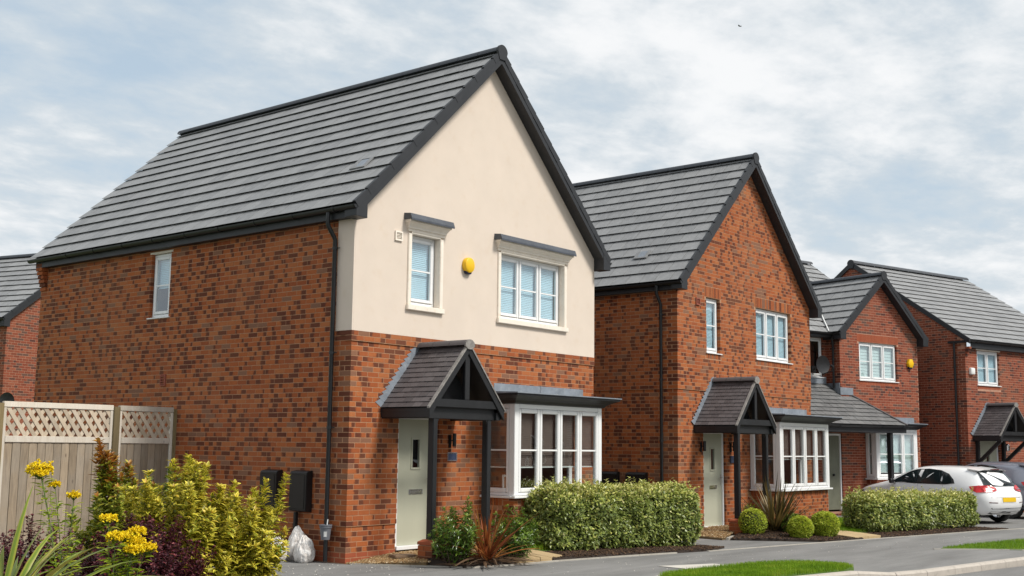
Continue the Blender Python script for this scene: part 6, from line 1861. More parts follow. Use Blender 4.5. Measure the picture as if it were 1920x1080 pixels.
strap_plant('strap_leaf_plant', 'yellow-green strap-leaved plant at the very edge of the bed by the yellow flowers', (-7.95, -5.2), 38, (0.8, 1.3), (0.022, 0.038), strapm, 'plant', 3, up=(0.45, 1.3), z0=0.28, face=(0.2, 1.5), droop=0.75)
strap_plant('sword_leaf_plant', 'red sword-leaved plant with dry brown leaves in front of the sage door', (1.36, -1.52), 70, (0.6, 1.05), (0.013, 0.022), redstrap, 'plant', 8, up=(0.4, 1.4), dry=60, drymat=deadstrap, z0=0.06, group='sword-leaved plants', droop=0.35)
strap_plant('sword_leaf_plant', 'bronze-green sword-leaved plant beside the round lime shrubs', (10.55, -1.55), 150, (0.75, 1.32), (0.014, 0.025), bronze, 'plant', 9, up=(0.4, 1.45), dry=14, drymat=deadstrap, z0=0.05, group='sword-leaved plants', droop=0.22)
shrub('glossy_shrub', 'glossy green leafy shrub on the door side of the red sword-leaved plant', 'shrub', (0.86, -1.36), 0.90, (0.44, 0.34), 46, olean, (0.06, 0.10), 0.26, seed=61, dens=20, zmin=0.1, top=[(-0.3, 0.5, 0.95), (0.2, 0.7, 0.86)])
shrub('glossy_shrub', 'glossy green leafy shrub between the red sword-leaved plant and the long hedge', 'shrub', (1.92, -1.52), 0.84, (0.52, 0.36), 50, olean, (0.06, 0.10), 0.26, seed=62, dens=20, zmin=0.1)

def ball(label, c, r, mat, n, seed, squash=0.92, group='round clipped shrubs'):
    root = empty('round_shrub', (c[0], c[1], zg(c[0]) + c[2])); tag(root, label, 'shrub', group)
    d = rnd_dirs(n); d[:, 2] = np.where(d[:, 2] < -0.75, -d[:, 2], d[:, 2])
    ro = np.array([1 + 0.10 * noise.noise(Vector(q) * 3.2 + Vector((seed, 0, 0))) + 0.06 * noise.noise(Vector(q) * 9 + Vector((seed, 0, 0))) for q in d])
    P = d * (r * ro * (1 - 0.12 * RNG.random(n) ** 2))[:, None] * np.array([1, 1, squash]); P[:, 2] += r * squash * 0.92
    T = d * 0.8 + rnd_dirs(n) * 0.6 + np.array([0, 0, 0.3])
    s = RNG.uniform(0.018, 0.034, n)
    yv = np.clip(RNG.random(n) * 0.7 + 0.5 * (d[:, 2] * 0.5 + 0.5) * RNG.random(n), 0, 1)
    leaf_obj('foliage', [leaves(P, T, d + np.array([0, 0, .6]), s, s * 0.6, ramp_tone=yv)], mat, root)
    bm = bmesh.new(); bmesh.ops.create_icosphere(bm, subdivisions=3, radius=r * 0.84)
    for v in bm.verts: v.co = Vector((v.co.x, v.co.y, v.co.z * squash + r * squash * 0.92))
    me = bpy.data.meshes.new('branch_core'); bm.to_mesh(me); bm.free(); me.materials.append(dark_core); link('branch_core', me, root)
    return root
ball('middle round lime-green shrub, nearest to the footpath', (9.95, -2.38, 0.03), 0.245, lime, 9500, 1)
ball('round lime-green shrub next to the buff paving slabs', (10.72, -2.55, 0.03), 0.285, lime, 11000, 2)
ball('round green shrub half hidden behind the middle lime shrub', (10.55, -1.95, 0.05), 0.235, mid_green, 8000, 3)
ball('loose green bushy shrub at the brick pier of the porch', (9.75, -1.45, 0.06), 0.27, lime, 5000, 4, squash=1.0)
# ------------------------------------------------------------------ fence
def wood(name, lo, hi, gr):
    m, nt, out = newmat(name)
    r, g, b, u = objattr(nt)
    P = pos(nt)
    off = nt.n('ShaderNodeCombineXYZ', {0: nt.math('MULTIPLY', r, 7.0), 1: nt.math('MULTIPLY', g, 5.0), 2: nt.math('MULTIPLY', b, 9.0)}).outputs[0]
    q = nt.n('ShaderNodeVectorMath', {0: P, 1: off}, operation='ADD').outputs[0]
    a = nt.noise(nt.mapv(q, (9.0, 9.0, 1.1)), 3.0, 5.0, 0.6, 0.6)
    c = nt.ramp(a, [(0.3, lo), (0.7, hi)])
    fine = nt.noise(nt.mapv(q, (60.0, 60.0, 2.0)), 3.0, 3.0, 0.6)
    c = nt.mix(nt.math('MULTIPLY', nt.smooth(fine, 0.5, 0.75), 0.35), c, tuple(x * 0.55 for x in lo))
    kn = nt.n('ShaderNodeTexVoronoi', {'Vector': nt.mapv(q, (5.0, 5.0, 2.2)), 'Scale': 1.1}).outputs['Distance']
    c = nt.mix(nt.math('MULTIPLY', nt.math('SUBTRACT', 1.0, nt.smooth(kn, 0.03, 0.11)), 0.7), c, (0.07, 0.045, 0.03))
    c = nt.mix(nt.math('MULTIPLY', nt.smooth(nt.noise(q, 1.4, 3.0, 0.6), 0.4, 0.65), 0.4), c, gr)
    hs = nt.n('ShaderNodeHueSaturation', {'Color': c, 'Value': nt.math('ADD', 0.82, nt.math('MULTIPLY', g, 0.36))})
    principled(nt, out, hs.outputs[0], 0.85, 0, nt.math('ADD', a, fine), 0.3, 0.006, 0.25)
    return m
wood_board = wood('weathered_board', (0.23, 0.18, 0.13), (0.36, 0.285, 0.20), (0.31, 0.28, 0.24))
wood_rail = wood('pale_rail', (0.56, 0.50, 0.41), (0.68, 0.62, 0.54), (0.60, 0.56, 0.49))
wood_slat = wood('trellis_wood', (0.42, 0.34, 0.245), (0.56, 0.47, 0.36), (0.50, 0.45, 0.38))
wood_post = wood('post_wood', (0.17, 0.125, 0.06), (0.24, 0.18, 0.09), (0.20, 0.17, 0.10))
fence = empty('garden_fence', (-1.2, 4.22, 0.0)); tag(fence, 'weathered wooden fence with a diagonal trellis top, joined to the orange brick side wall', 'fence')
FX = -1.2
def fcol(o):
    o.color = (random.random(), random.random(), random.random(), 0); return o
def panel(x0, x1):
    z_b, z_l0, z_l1, z_t0, z_t1 = 0.06, 1.685, 1.78, 2.205, 2.29
    X0, X1 = x0 - FX, x1 - FX
    fcol(MB().box(X0, -0.035, z_t0, X1, 0.03, z_t1).build('top_rail', wood_rail, fence, bevel=0.005))
    fcol(MB().box(X0 + 0.05, -0.032, z_l0, X1 - 0.05, 0.03, z_l1).build('middle_rail', wood_rail, fence, bevel=0.004))
    for a in (X0, X1 - 0.048):
        fcol(MB().box(a, -0.030, z_b, a + 0.047, 0.03, z_t0 - 0.002).build('stile', wood_rail, fence, bevel=0.004))
    n = max(1, round((X1 - X0 - 0.1) / 0.130)); w_ = (X1 - X0 - 0.1) / n
    for i in range(n):
        a = X0 + 0.05 + i * w_
        dy = random.uniform(-0.003, 0.003)
        fcol(MB().prism([(a, -0.012 + dy, z_b), (a + w_ * 0.5, -0.016 + dy, z_b), (a + w_ - 0.008, -0.012 + dy, z_b), (a + w_ - 0.008, 0.008 + dy, z_b), (a, 0.008 + dy, z_b)], (0, 0, z_l0 - z_b - 0.001)).build('board', wood_board, fence))
    # trellis: two layers of crossed slats cut to the opening
    ox0, ox1, oz0, oz1 = X0 + 0.046, X1 - 0.046, z_l1 - 0.004, z_t0 + 0.004
    for sgn, y0 in ((-1, -0.020), (1, -0.008)):
        an = radians(55); dx = (oz1 - oz0) / math.tan(an); hw = 0.030 / sin(an)
        pitch = 0.150; k = int((ox1 - ox0 + 2 * dx) / pitch) + 1
        for i in range(k):
            cx = ox0 - dx + i * pitch + 0.03
            if sgn == -1: q = [(cx - hw + dx, oz0), (cx + hw + dx, oz0), (cx + hw, oz1), (cx - hw, oz1)]
            else: q = [(cx - hw, oz0), (cx + hw, oz0), (cx + hw + dx, oz1), (cx - hw + dx, oz1)]
            q = clip(q, -1, 0, -ox0); 
            if len(q) >= 3: q = clip(q, 1, 0, ox1)
            if len(q) < 3 or poly_area(q) < 4e-4: continue
            fcol(MB().prism([(a, y0, b) for a, b in q], (0, 0.011, 0)).build('trellis_slat', wood_slat, fence))
panel(-1.085, -0.065); panel(-3.03, -1.20); panel(-4.98, -3.15)
for x in (-1.145, -0.008, -3.09):
    fcol(MB().box(x - FX - 0.055, -0.06, -0.1, x - FX + 0.055, 0.05, 2.262).build('post', wood_post, fence, bevel=0.006))

# ------------------------------------------------------------------ small things by the wall
def plastic_bag_mat(name, col, col2):
    m, nt, out = newmat(name)
    P = pos(nt)
    a = nt.noise(P, 16.0, 5.0, 0.65)
    c = nt.ramp(a, [(0.35, col2), (0.62, col)])
    nz = nt.noise(P, 32.0, 5.0, 0.6, 0.8)
    p = principled(nt, out, c, 0.42, 0, nz, 0.7, 0.02, 0.45)
    return m
sack = plastic_bag_mat('white_sack', (0.74, 0.72, 0.70), (0.58, 0.53, 0.49))
sack_green = plastic_bag_mat('green_print', (0.10, 0.42, 0.05), (0.07, 0.30, 0.04))
def bag(label, c, size, seed, lean=(0, 0), neck=0.0, stripe=False):
    root = empty('rubble_bag', (c[0], c[1], zg(c[0]) + c[2])); tag(root, label, 'bag', 'rubble bags against the side wall')
    bm = bmesh.new(); bmesh.ops.create_icosphere(bm, subdivisions=5, radius=1.0)
    for v in bm.verts:
        p = v.co.copy(); t = (p.z + 1) / 2
        w_ = 1.0 - 0.30 * t + (0.25 if t < 0.25 else 0) * 0
        an = atan2(p.y, p.x)
        k = 1 + 0.17 * noise.noise(p * 1.5 + Vector((seed, 0, 0))) + 0.05 * noise.noise(p * 4 + Vector((0, seed, 0))) + (0.02 + 0.07 * t * t) * sin(an * 11 + 5 * noise.noise(p * 2 + Vector((seed, 2, 0)))) + 0.03 * abs(noise.noise(Vector((p.x * 9, p.y * 9, p.z * 4 + seed))))
        q = Vector((p.x * w_ * k, p.y * w_ * k, p.z * k))
        q.z = max(q.z, -0.86)
        if neck and t > 0.75: q.z += neck * (t - 0.75) * 4 * (0.6 + 0.8 * noise.noise(p * 4 + Vector((seed, 3, 0)))); q.x *= 1 - 0.5 * (t - 0.75) * 4 * .6; q.y *= 1 - 0.3 * (t - .75) * 4
        q = Vector((q.x * size[0], q.y * size[1], (q.z + 0.86) * size[2]))
        q.x += lean[0] * q.z; q.y += lean[1] * q.z
        v.co = q
    gm = None
    if stripe:
        fs = [f for f in bm.faces if 0.32 < f.calc_center_median().z / (1.86 * size[2]) < 0.72 and f.normal.x < -0.25]
        bm2 = bm.copy()
    me = bpy.data.meshes.new('sack'); bm.to_mesh(me); me.materials.append(sack)
    link('sack', me, root, True)
    if stripe:
        V = [tuple(v.co + v.normal * 0.003) for v in bm.verts]; bm.faces.ensure_lookup_table()
        F = [tuple(v.index for v in f.verts) for f in fs]
        mb = MB(); used = sorted({i for q in F for i in q}); mp = {i: k for k, i in enumerate(used)}
        mb.add([V[i] for i in used], [tuple(mp[i] for i in q) for q in F]); mb.build('printed_band', sack_green, root, smooth=True)
        bm2.free()
    bm.free()
    return root
bag('bulging white rubble bag on the ground nearest to the downpipe', (-0.26, 0.58, 0.0), (0.17, 0.16, 0.20), 1.3)
bag('white rubble bag with an open flapping top, behind the bulging one', (-0.20, 0.86, 0.0), (0.16, 0.17, 0.25), 4.1, lean=(0.0, -0.12), neck=0.12)
bag('white rubble bag printed with a green band', (-0.50, 0.86, 0.0), (0.13, 0.12, 0.185), 7.7, stripe=True)
bag('flat white rubble bag half hidden behind the shrub', (-0.36, 1.24, 0.0), (0.17, 0.15, 0.23), 9.2)

bk = empty('grey_bucket', (-0.13, 0.285, 0.44)); tag(bk, 'small grey plastic bucket with a white label hung on the downpipe', 'bucket')
grey_plastic = simple('grey_plastic', (0.13, 0.135, 0.155), 0.45, 0.08, 6, 0.05, 60)
MB().lathe([(0.055, -0.10), (0.062, -0.10), (0.083, 0.07), (0.092, 0.07), (0.092, 0.085), (0.086, 0.087), (0.086, 0.095), (0.094, 0.095), (0.094, 0.115), (0.082, 0.116), (0.075, 0.08)], 24, (-0.03, -0.03, 0)).build('tub', grey_plastic, bk, smooth='auto')
def on_tub(a, h): r = 0.0705 + (h + 0.03) * 0.12; return (-0.03 + r * cos(a), -0.03 + r * sin(a), h)
mb = MB(); k = 6; V = [on_tub(radians(205 + 8 * i), h) for h in (-0.055, 0.02) for i in range(k)]
mb.add(V, [(i, i + 1, k + i + 1, k + i) for i in range(k - 1)]); mb.build('paper_label', white_plastic, bk)
MB().tube([(-0.03, -0.05, 0.06), (-0.02, -0.06, 0.19)], 0.008, 8).build('plant_tag', white_plastic, bk)
MB().box(0.0, -0.01, 0.085, 0.06, 0.03, 0.105).build('hook', black_metal, bk)

pt = empty('plant_pot', (11.0, -0.72, zg(11) + 0.13)); tag(pt, 'square grey plant pot with a small dark plant beside the second porch post', 'plant pot')
MB().add([(-.13, -.13, 0), (.13, -.13, 0), (.13, .13, 0), (-.13, .13, 0), (-.16, -.16, .32), (.16, -.16, .32), (.16, .16, .32), (-.16, .16, .32)], [(3, 2, 1, 0), (0, 1, 5, 4), (1, 2, 6, 5), (2, 3, 7, 6), (3, 0, 4, 7)]).build('pot', simple('pot_grey', (0.17, 0.175, 0.185), 0.6, 0.08, 6, 0.1, 60), pt, bevel=0.01)
MB().box(-.145, -.145, .27, .145, .145, .29).build('compost', soil, pt)
dq = rnd_dirs(260); dq[:, 2] = abs(dq[:, 2]) + .3
leaf_obj('foliage', [leaves(np.array([[0, 0, .29]]) + dq * RNG.uniform(0.02, 0.16, (260, 1)), dq, rnd_dirs(260) + np.array([0, 0, 1.]), RNG.uniform(.03, .06, 260), RNG.uniform(.012, .02, 260))], mid_green, pt)

# ------------------------------------------------------------------ cars
def paint(name, col, metal=0.0):
    m, nt, out = newmat(name)
    p = principled(nt, out, nt.mix(nt.noise(pos(nt), 1.5, 2.0, 0.5), tuple(c * 0.96 for c in col), col), 0.28, metal, None, coat=0.8)
    p.inputs['Coat Roughness'].default_value = 0.05
    return m
car_white = paint('white_car_paint', (0.88, 0.88, 0.88))
car_grey = paint('grey_car_paint', (0.24, 0.25, 0.30), 0.35)
black_trim = simple('black_trim', (0.012, 0.012, 0.013), 0.35, 0.1, 6, 0.02, 50)
rubber = simple('tyre_rubber', (0.018, 0.018, 0.018), 0.8, 0.2, 12, 0.3, 90)
alloy = simple('alloy_rim', (0.62, 0.63, 0.65), 0.3, 0.05, 5, 0.02, 50, metallic=0.9)
lamp_red = simple('red_lamp', (0.48, 0.006, 0.010), 0.30, 0.35, 14, 0.0, 60, coat=0.15)
lamp_dark = simple('dark_red_lamp', (0.10, 0.004, 0.006), 0.15, 0.2, 20, 0.05, 60, coat=1.0)
head_clear = simple('headlamp', (0.10, 0.11, 0.12), 0.12, 0.4, 30, 0.05, 60, coat=1.0)
plate_y = simple('yellow_plate', (0.74, 0.47, 0.012), 0.45, 0.03, 5, 0.02, 50)
seat_dark = simple('seat_cloth', (0.04, 0.04, 0.045), 0.9, 0.1, 10, 0.1, 80)
car_glass_dark = glass_mat('dark_car_glass', (0.10, 0.125, 0.13), 1.25)
m_, nt_, out_ = newmat('glazed_panel')
principled(nt_, out_, (0.012, 0.018, 0.020), 0.05, 0, None, spec=0.65, coat=0.0)
glazed = m_

RINGS = [
    [(.22, .60, .24), (.09, .66, .32), (.02, .70, .55), (.06, .70, .78), (.18, .67, .96), (.46, .53, 1.34), (.42, .28, 1.39), (.40, 0, 1.40)],
    [(.34, .74, .22), (.32, .83, .30), (.30, .865, .55), (.34, .87, .78), (.44, .82, .95), (.74, .575, 1.365), (.72, .30, 1.415), (.72, 0, 1.425)],
    [(.9, .75, .22), (.9, .86, .30), (.9, .885, .55), (.95, .885, .78), (1.0, .845, .95), (1.15, .60, 1.385), (1.15, .32, 1.435), (1.15, 0, 1.447)],
    [(1.9, .76, .20), (1.9, .86, .28), (1.9, .880, .55), (1.9, .875, .78), (1.9, .835, .95), (1.85, .605, 1.39), (1.85, .33, 1.44), (1.85, 0, 1.452)],
    [(2.7, .76, .20), (2.7, .86, .28), (2.7, .88, .55), (2.68, .872, .78), (2.6, .835, .955), (2.42, .59, 1.36), (2.40, .32, 1.42), (2.40, 0, 1.43)],
    [(3.05, .76, .21), (3.05, .86, .29), (3.05, .88, .55), (3.05, .87, .78), (3.02, .83, .94), (3.10, .66, .985), (3.18, .36, 1.005), (3.22, 0, 1.012)],
    [(3.6, .75, .22), (3.6, .86, .30), (3.6, .885, .55), (3.6, .865, .75), (3.6, .80, .865), (3.6, .60, .925), (3.6, .33, .95), (3.6, 0, .955)],
    [(4.05, .66, .24), (4.15, .76, .32), (4.2, .79, .50), (4.12, .76, .66), (4.02, .70, .755), (4.08, .50, .80), (4.12, .28, .82), (4.14, 0, .825)]]
def car(name, label, loc, heading, body_mat, sx=1.0, sy=1.0, sz=1.0, front_detail=True):
    root = empty(name, loc, heading); tag(root, label, 'car', 'cars parked on the driveway')
    S = lambda p: Vector((p[0] * sx, p[1] * sy, (p[2] - 0.0) * sz))
    bm = bmesh.new()
    L = [[bm.verts.new(S(p)) for p in r] for r in RINGS]
    Rr = [[L[i][7] if j == 7 else bm.verts.new(S((p[0], -p[1], p[2]))) for j, p in enumerate(r)] for i, r in enumerate(RINGS)]
    for i in range(len(RINGS) - 1):
        for j in range(7):
            bm.faces.new((L[i][j], L[i][j + 1], L[i + 1][j + 1], L[i + 1][j]))
            bm.faces.new((Rr[i][j], Rr[i + 1][j], Rr[i + 1][j + 1], Rr[i][j + 1]))
    def cap(i, bulge, flip):
        cols = []
        for j in range(6):
            a, c = L[i][j], Rr[i][j]
            if j == 5:
                row = [a, L[i][6], L[i][7], Rr[i][6], c]
            else:
                row = [a]
                for f in (0.5, 0.0, -0.5):
                    p = Vector((a.co.x + bulge * (1 - f * f) * (1.0 if j < 4 else 0.7), a.co.y * f, a.co.z + (0.01 if j == 4 else 0)))
                    row.append(bm.verts.new(p))
                row.append(c)
            cols.append(row)
        for j in range(5):
            for k in range(4):
                q = (cols[j][k], cols[j + 1][k], cols[j + 1][k + 1], cols[j][k + 1])
                bm.faces.new(q)
    cap(0, -0.075, False); cap(len(RINGS) - 1, 0.13, True)
    bmesh.ops.recalc_face_normals(bm, faces=bm.faces)
    me = bpy.data.meshes.new('body'); bm.to_mesh(me); bm.free()
    me.materials.append(body_mat)
    o = bpy.data.objects.new('body', me); COL.objects.link(o)
    md = o.modifiers.new('s', 'SUBSURF'); md.levels = 3; md.render_levels = 3
    dg = bpy.context.evaluated_depsgraph_get(); ev = o.evaluated_get(dg)
    m2 = bpy.data.meshes.new_from_object(ev)
    o.modifiers.clear(); o.data = m2; o.parent = root; o.color = (0, 0, 0, 0)
    m2.polygons.foreach_set('use_smooth', [True] * len(m2.polygons))
    from mathutils.bvhtree import BVHTree
    b2 = bmesh.new(); b2.from_mesh(m2); bvh = BVHTree.FromBMesh(b2); b2.free()
    def skin(nm, poly, axis, off, mat, sub=3, parent=None, thick=0.0):
        """outline (in side or rear view) laid on the bodywork, off metres proud of it"""
        bb = bmesh.new()
        vs = [bb.verts.new((p[0], p[1], 0)) for p in poly]; bb.faces.new(vs)
        bmesh.ops.triangulate(bb, faces=bb.faces)
        for _ in range(sub): bmesh.ops.subdivide_edges(bb, edges=bb.edges, cuts=1)
        V, bad = [], 0
        for v in bb.verts:
            a, b = v.co.x, v.co.y
            if axis == 'L': og, d = Vector((a * sx, 2, b * sz)), Vector((0, -1, 0))
            elif axis == 'R': og, d = Vector((a * sx, -2, b * sz)), Vector((0, 1, 0))
            elif axis == 'B': og, d = Vector((-2, a * sy, b * sz)), Vector((1, 0, 0))
            elif axis == 'F': og, d = Vector((7, a * sy, b * sz)), Vector((-1, 0, 0))
            elif axis == 'T': og, d = Vector((a * sx, b * sy, 4)), Vector((0, 0, -1))
            h, n_, _, _ = bvh.ray_cast(og, d)
            if h is None: h, n_, _, _ = bvh.find_nearest(og + d * 2)
            V.append(h + n_.normalized() * off if n_.dot(d) < 0 else h - n_.normalized() * off)
        bb.verts.index_update()
        F = [tuple(v.index for v in f.verts) for f in bb.faces]; bb.free()
        mb = MB(); mb.add(V, F)
        ob = mb.build(nm, mat, parent or root, smooth=True, fix=True)
        return ob
    dlo = [(.93, 1.00), (1.0, 1.10), (1.18, 1.235), (1.45, 1.32), (1.85, 1.355), (2.2, 1.335), (2.42, 1.28), (2.68, 1.13), (2.93, 0.985), (2.0, 0.965), (1.2, 0.965)]
    for sd in ('L', 'R'):
        skin('window_surround', dlo, sd, 0.007, black_trim, 4)
        skin('side_window', [(2.08, 0.99), (2.08, 1.325), (2.2, 1.315), (2.4, 1.265), (2.62, 1.14), (2.80, 1.02), (2.75, 0.995)], sd, 0.013, glazed, 4)
        skin('side_window', [(1.36, 0.985), (1.36, 1.285), (1.5, 1.318), (1.85, 1.338), (1.97, 1.334), (1.97, 0.985)], sd, 0.013, glazed, 4)
        skin('quarter_window', [(1.03, 1.02), (1.08, 1.12), (1.20, 1.215), (1.31, 1.265), (1.31, 0.99), (1.1, 0.99)], sd, 0.013, glazed, 4)
        for xs in (((2.02, .30), (2.025, .95)), ((2.93, .30), (2.96, .92)), ((1.18, .62), (1.28, .955))):
            (xa, za), (xb, zb_) = xs
            skin('door_gap', [(xa - .005, za), (xa + .005, za), (xb + .005, zb_), (xb - .005, zb_)], sd, 0.002, black_trim, 3)
        skin('door_handle', [(2.12, .815), (2.33, .825), (2.33, .852), (2.12, .845)], sd, 0.022, body_mat, 2)
        skin('door_handle', [(1.30, .82), (1.50, .83), (1.50, .857), (1.30, .85)], sd, 0.022, body_mat, 2)
        skin('headlamp', [(3.88, .62), (4.14, .60), (4.12, .70), (3.98, .735), (3.80, .745)], sd, 0.004, head_clear, 3)
        skin('tail_lamp', [(.16, .80), (.10, .90), (.16, .965), (.33, .955), (.52, .93), (.44, .85), (.30, .79)], sd, 0.020, lamp_red, 4)
        s = 1 if sd == 'L' else -1
        skin('tail_lamp', [(s * .70, .80), (s * .72, .96), (s * .56, .955), (s * .40, .925), (s * .36, .90), (s * .37, .84), (s * .52, .81)], 'B', 0.020, lamp_red, 4)
        skin('lamp_band', [(s * .66, .865), (s * .64, .885), (s * .42, .875), (s * .41, .855)], 'B', 0.027, lamp_dark, 3)
        skin('reflector', [(s * .66, .545), (s * .42, .535), (s * .42, .552), (s * .66, .565)], 'B', 0.006, lamp_dark, 2)
        for wx in (.84, 3.53):
            y = s * 0.78 * sy
            w = child('wheel', root, (wx * sx, y, 0.315))
            mb = MB()
            prof = [(0.215, -0.10), (0.295, -0.108), (0.313, -0.085), (0.316, 0.0), (0.313, 0.085), (0.295, 0.108), (0.215, 0.10)]
            n = 28
            V = [(r * cos(2 * pi * k / n), h, r * sin(2 * pi * k / n)) for r, h in prof for k in range(n)]
            F = [(i * n + k, i * n + (k + 1) % n, (i + 1) * n + (k + 1) % n, (i + 1) * n + k) for i in range(len(prof) - 1) for k in range(n)]
            mb.add(V, F); mb.build('tyre', rubber, w, smooth='auto', fix=True)
            mb = MB()
            V = [(r * cos(2 * pi * k / n), h * s, r * sin(2 * pi * k / n)) for r, h in ((0.222, 0.10), (0.205, 0.095), (0.20, -0.08)) for k in range(n)]
            mb.add(V, [(i * n + k, i * n + (k + 1) % n, (i + 1) * n + (k + 1) % n, (i + 1) * n + k) for i in range(2) for k in range(n)])
            for q in range(5):
                for e in (-0.14, 0.14):
                    a = 2 * pi * q / 5 + e
                    dv = Vector((cos(a), 0, sin(a))); sv = Vector((-sin(a), 0, cos(a)))
                    c0 = dv * 0.03 + Vector((0, s * 0.075, 0)); c1 = dv * 0.21 + Vector((0, s * 0.088, 0))
                    mb.prism([c0 - sv * 0.018, c0 + sv * 0.018, c1 + sv * 0.014, c1 - sv * 0.014], (0, -s * 0.025, 0))
            mb.prism([(0.05 * cos(2 * pi * k / 10), s * 0.05, 0.05 * sin(2 * pi * k / 10)) for k in range(10)], (0, s * 0.035, 0))
            mb.build('rim', alloy, w, fix=True)
            arch = [(wx + 0.375 * cos(pi * k / 12) * (1 if True else 1), 0.30 + 0.375 * sin(pi * k / 12)) for k in range(13)]
            skin('wheel_arch', arch, sd, 0.003, black_trim, 3)
        mi = child('mirror', root, (2.72 * sx, s * 0.83 * sy, 0.985 * sz))
        bmm = bmesh.new(); bmesh.ops.create_icosphere(bmm, subdivisions=3, radius=1.0)
        for v in bmm.verts: q = Vector([math.copysign(abs(c_) ** 0.6, c_) for c_ in v.co]); v.co = Vector((q.x * 0.055 + 0.05 - 0.02 * q.y * s, s * 0.10 + q.y * 0.10, q.z * (0.062 + 0.012 * q.y * s) + 0.03))
        mm = bpy.data.meshes.new('shell'); bmm.to_mesh(mm); bmm.free(); mm.materials.append(black_trim if body_mat is car_white else body_mat); link('shell', mm, mi, True)
        MB().tube([(0.03, -s * 0.02, -0.02), (0.05, s * 0.06, 0.0)], 0.022, 8).build('mirror_arm', black_trim, mi)
    skin('rear_window', [(-.63, .965), (-.565, 1.16), (-.49, 1.325), (.49, 1.325), (.565, 1.16), (.63, .965), (.5, .945), (-.5, .945)], 'B', 0.014, glazed, 4)
    skin('windscreen', [(3.02, -.62), (3.08, 0), (3.02, .62), (2.52, .53), (2.48, 0), (2.52, -.53)], 'T', 0.006, glazed, 4)
    skin('tailgate_recess', [(-.36, .70), (-.33, .78), (.33, .78), (.36, .70)], 'B', 0.003, body_mat, 2)
    skin('tailgate_gap', [(-.60, .668), (.60, .668), (.60, .678), (-.60, .678)], 'B', 0.003, black_trim, 3)
    skin('plate_recess', [(-.30, .535), (-.27, .665), (.27, .665), (.30, .535)], 'B', 0.004, body_mat, 2)
    skin('number_plate', [(-.255, .565), (.255, .565), (.255, .672), (-.255, .672)], 'B', 0.014, plate_y if True else None, 2)
    skin('bumper_insert', [(-.56, .385), (.56, .385), (.60, .415), (-.60, .415)], 'B', 0.004, black_trim, 3)
    skin('underbody_valance', [(-.60, .27), (.60, .27), (.56, .33), (-.56, .33)], 'B', 0.004, simple('valance_grey', (0.10, 0.10, 0.105), 0.6, 0.1, 6, 0.05, 50) if 'valance_grey' not in MATS else MATS['valance_grey'], 3)
    MB().box(0.3 * sx, -.80 * sy, .235, 4.0 * sx, .80 * sy, .25).build('underside', black_trim, root)
    MB().tube([(0.14, 0.50 * sy, 0.30), (0.40, 0.50 * sy, 0.30)], 0.042, 14).build('exhaust_pipe', black_metal, root, smooth='auto')
    # roof spoiler with a brake lamp
    sp = MB()
    ys = [-.55, -.4, 0, .4, .55]
    V = []
    for y in ys:
        dz = 0.02 * (1 - (y / .55) ** 2)
        V += [(0.34 * sx + 0.07 * (y / .55) ** 2, y * sy, (1.362 + dz - 0.025 * (y / .55) ** 2) * sz), (0.74 * sx, y * sy, (1.412 + dz * 1.2 - 0.03 * (y / .55) ** 2) * sz), (0.74 * sx, y * sy, (1.36 + dz) * sz), (0.37 * sx + 0.07 * (y / .55) ** 2, y * sy, (1.338 + dz - 0.02 * (y / .55) ** 2) * sz)]
    F = []
    for i in range(4):
        for k in range(4): F.append((i * 4 + k, i * 4 + (k + 1) % 4, i * 4 + 4 + (k + 1) % 4, i * 4 + 4 + k))
    F += [(3, 2, 1, 0), (16, 17, 18, 19)]
    sp.add(V, F); so = sp.build('spoiler', body_mat, root, smooth='auto', fix=True)
    MB().box(0.332 * sx, -.16, 1.356 * sz, 0.37 * sx, .16, 1.376 * sz).build('brake_lamp', lamp_dark, so)
    MB().tube([(0.12 * sx, -0.02, 1.0 * sz), (0.11 * sx, -0.05, 1.03 * sz), (0.13 * sx, -0.40, 1.04 * sz)], [0.02, 0.014, 0.006], 8).build('rear_wiper', black_trim, root)
    return root
bpy.context.view_layer.update()
car('parked_car', 'white hatchback parked behind the lower hedge, with a yellow rear number plate', (19.70, -3.55, -0.135), radians(71.5), car_white, 1.035, 1.05, 1.01)
car('parked_car', 'grey car parked on the far side of the white hatchback', (23.35, -3.8, -0.15), radians(73), car_grey, 1.03, 1.03, 1.09)

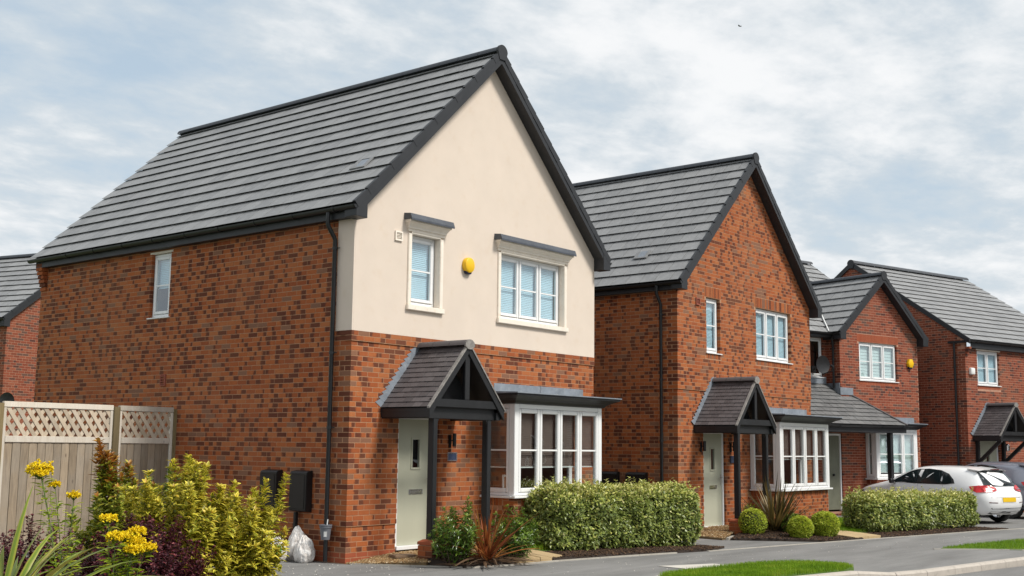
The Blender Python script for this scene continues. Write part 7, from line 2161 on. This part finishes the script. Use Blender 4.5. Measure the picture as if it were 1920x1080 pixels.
# ------------------------------------------------------------------ houses across the street (they show in the bay windows)
def far_house(x, y, rz, w_, d_, e, r, brk, label):
    h = empty('brick_house', (x, y, -0.2), rz); tag(h, label, 'house', 'houses across the street')
    MB().prism([(-w_ / 2, 0, 0), (w_ / 2, 0, 0), (w_ / 2, 0, e), (0, 0, r), (-w_ / 2, 0, e)], (0, -d_, 0)).build('wall', brk, h)
    for s in (-1, 1):
        n = Vector((-(r - e), 0, -(w_ / 2))).normalized()
        MB().prism([(s * (w_ / 2 + .3), .3, e - .3 * (r - e) / (w_ / 2)), (0, .3, r), (0, .3, r + .15), (s * (w_ / 2 + .3), .3, e + .15 - .3 * (r - e) / (w_ / 2))], (0, -d_ - .6, 0)).build('roof', tile_grey, h)
    for wx, wz, ww, hh in ((-1.6, 1.0, 1.6, 1.4), (1.4, .1, .95, 2.1), (-1.6, 3.7, 1.6, 1.15), (1.4, 3.7, 1.2, 1.15)):
        f = frame_box(MB(), wx - ww / 2, wz, wx + ww / 2, wz + hh, .08, 0.005, 0.05).build('window', upvc_white, h)
        MB().box(wx - ww / 2 + .08, 0.01, wz + .08, wx + ww / 2 - .08, 0.02, wz + hh - .08).build('pane', glazed, f)
for i, (x, y, rz) in enumerate(((20, -24, -0.1), (29.5, -25.0, -0.15), (39, -27.0, -0.22), (46, -13.5, -1.15), (53, -20, -1.05), (60, -27, -1.0), (68, -35, -1.0))):
    far_house(x, y, rz, 7.4, 9, 5.1, 8.6, brick_red, 'brick house across the street, seen only as a reflection in the bay windows')
# bird
bird = empty('bird', (38.0, 46.0, 31.0)); tag(bird, 'tiny dark bird flying high in the cloudy sky', 'bird')
b0 = depth_pt = Vector(CAM_P)
dirb = (_f * 1.0 + _r2 * ((1388 - 960) / FPX) + _u2 * ((540 - 49) / FPX))
bird.location = Vector(CAM_P) + dirb * 95.0
MB().add([(0, 0.14, 0), (0.03, 0, 0.02), (0, -0.16, 0), (-0.03, 0, 0.02), (0, 0, -0.03), (0.30, 0.0, 0.05), (0.22, 0.09, 0.03), (-0.30, 0.0, 0.05), (-0.22, 0.09, 0.03)], [(0, 3, 1), (1, 3, 2), (0, 1, 4), (1, 2, 4), (2, 3, 4), (3, 0, 4), (1, 5, 6), (3, 8, 7), (1, 6, 0), (3, 0, 8)]).build('body', black_metal, bird, smooth=True)
